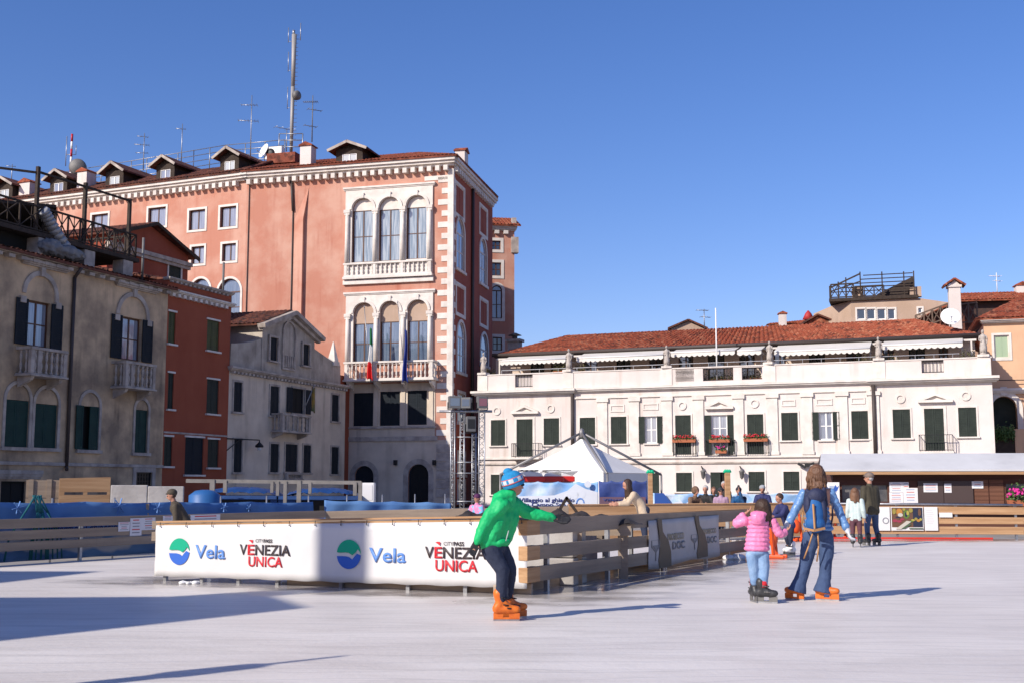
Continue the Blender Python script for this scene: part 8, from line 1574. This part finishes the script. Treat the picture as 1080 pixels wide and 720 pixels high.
navyc = cloth_mat('navy_coat', (.018, .022, .085), (.03, .035, .12)); darkc = cloth_mat('black_coat', (.015, .014, .014), (.03, .026, .024)); brown_c = cloth_mat('olive_brown_jacket', (.055, .042, .028), (.075, .058, .038)); lilac = cloth_mat('lilac_jacket', (.42, .27, .36), (.34, .22, .31)); brightb = cloth_mat('bright_blue_jacket', (.01, .16, .42), (.02, .02, .03), sc=3); beigec = cloth_mat('beige_coat', (.56, .44, .31), (.48, .37, .26)); darkolive = cloth_mat('dark_olive_sweater', (.045, .038, .022), (.06, .05, .03)); mint = cloth_mat('pale_mint_sweater', (.52, .60, .56), (.44, .52, .50)); plum = cloth_mat('plum_trousers', (.12, .045, .06), (.09, .035, .045)); fur = cloth_mat('brown_fur', (.22, .13, .08), (.12, .07, .045), .9, 20, .9, 40); greyk = cloth_mat('grey_knit', (.36, .37, .38), None, .9); dknit = cloth_mat('dark_knit', (.03, .03, .035)); purplek = cloth_mat('purple_knit', (.09, .02, .08)); taupe = cloth_mat('taupe_tweed', (.15, .11, .09), (.2, .15, .12)); patt = mat('patterned_ski_jacket', (.62, .20, .36), .7, (.16, .40, .62), 9, .2, 20, detail=1, lo=.47, hi=.53)
figure(821, 520.8, gnd(830, 586).y, 'child in a navy coat and white skates bending forward behind the woman', face=250, lean=28, coat=navyc, boots=wboot, skates=True, longcoat=False, arms='forward', trous=denim_d, vox=.018)
figure(901.5, 514.5, gnd(903, 576.5).y, 'girl with wavy brown hair, pale sweater and plum trousers beside the man', face=20, coat=mint, trous=plum, hair=hair_l, long=True, skates=True, vox=.018, stance=.10, wid=.82)
figure(916.5, 498.5, gnd(922, 575).y, 'man in flat cap, olive sweater and jeans beside the long-haired girl', face=335, lean=6, coat=darkolive, trous=denim, hat='cap', hatc=taupe, hair=hair_g, skates=True, vox=.018, arms='down', head_turn=-40, stance=.13)
figure(181.5, 519, 22.6, 'person in an olive brown jacket and cap behind the left end of the banner', face=255, lean=32, coat=brown_c, hat='cap', hatc=brown_c, hair=hair_b, arms='down', vox=.02, H=1.46, wid=1.25)
figure(503, 521, 26.5, 'child in a purple hat and patterned pink jacket just left of the boy', face=215, coat=patt, hat='beanie', hatc=purplek, arms='rail', vox=.02)
figure(661, 512, 29.5, 'dark-haired woman in a beige coat bending forward over the barrier', face=262, lean=42, coat=beigec, hair=hair_b, long=True, arms='forward', longcoat=True, H=1.75, vox=.02)
figure(733.5, 520.5, 33.0, 'seated-looking figure in brown fur at the left end of the row of spectators', face=150, lean=25, coat=fur, hat='fur', hatc=fur, arms='rail', longcoat=True, H=1.45)
figure(743.5, 512, 34.2, 'grey-haired man in a black coat second from left among the spectators', face=200, lean=14, coat=darkc, hair=hair_g, arms='rail', longcoat=True)
figure(752.5, 513.5, 35.0, 'fair-haired figure in a dark coat behind the woman in lilac', face=190, lean=10, coat=darkc, hair=hair_l, arms='down')
figure(760, 514.0, 33.0, 'woman in a lilac jacket with dark hat and sunglasses at the barrier', face=185, lean=4, coat=lilac, hat='beanie', hatc=dknit, glasses=True, arms='down')
figure(763.3, 507.5, 38.5, 'person in dark clothes standing in the shadow behind the green-headed post', face=200, coat=darkc, hair=hair_g, arms='down')
figure(778, 514.0, 34.4, 'spectator in a bright blue and black jacket holding a hand to the face', face=195, lean=30, coat=brightb, hat='bobble', hatc=dknit, arms='face')
figure(803, 511.8, 34.4, 'spectator in a grey beanie and navy jacket leaning on the far barrier', face=195, lean=26, coat=navyc, hat='beanie', hatc=greyk, arms='rail', wid=1.15)
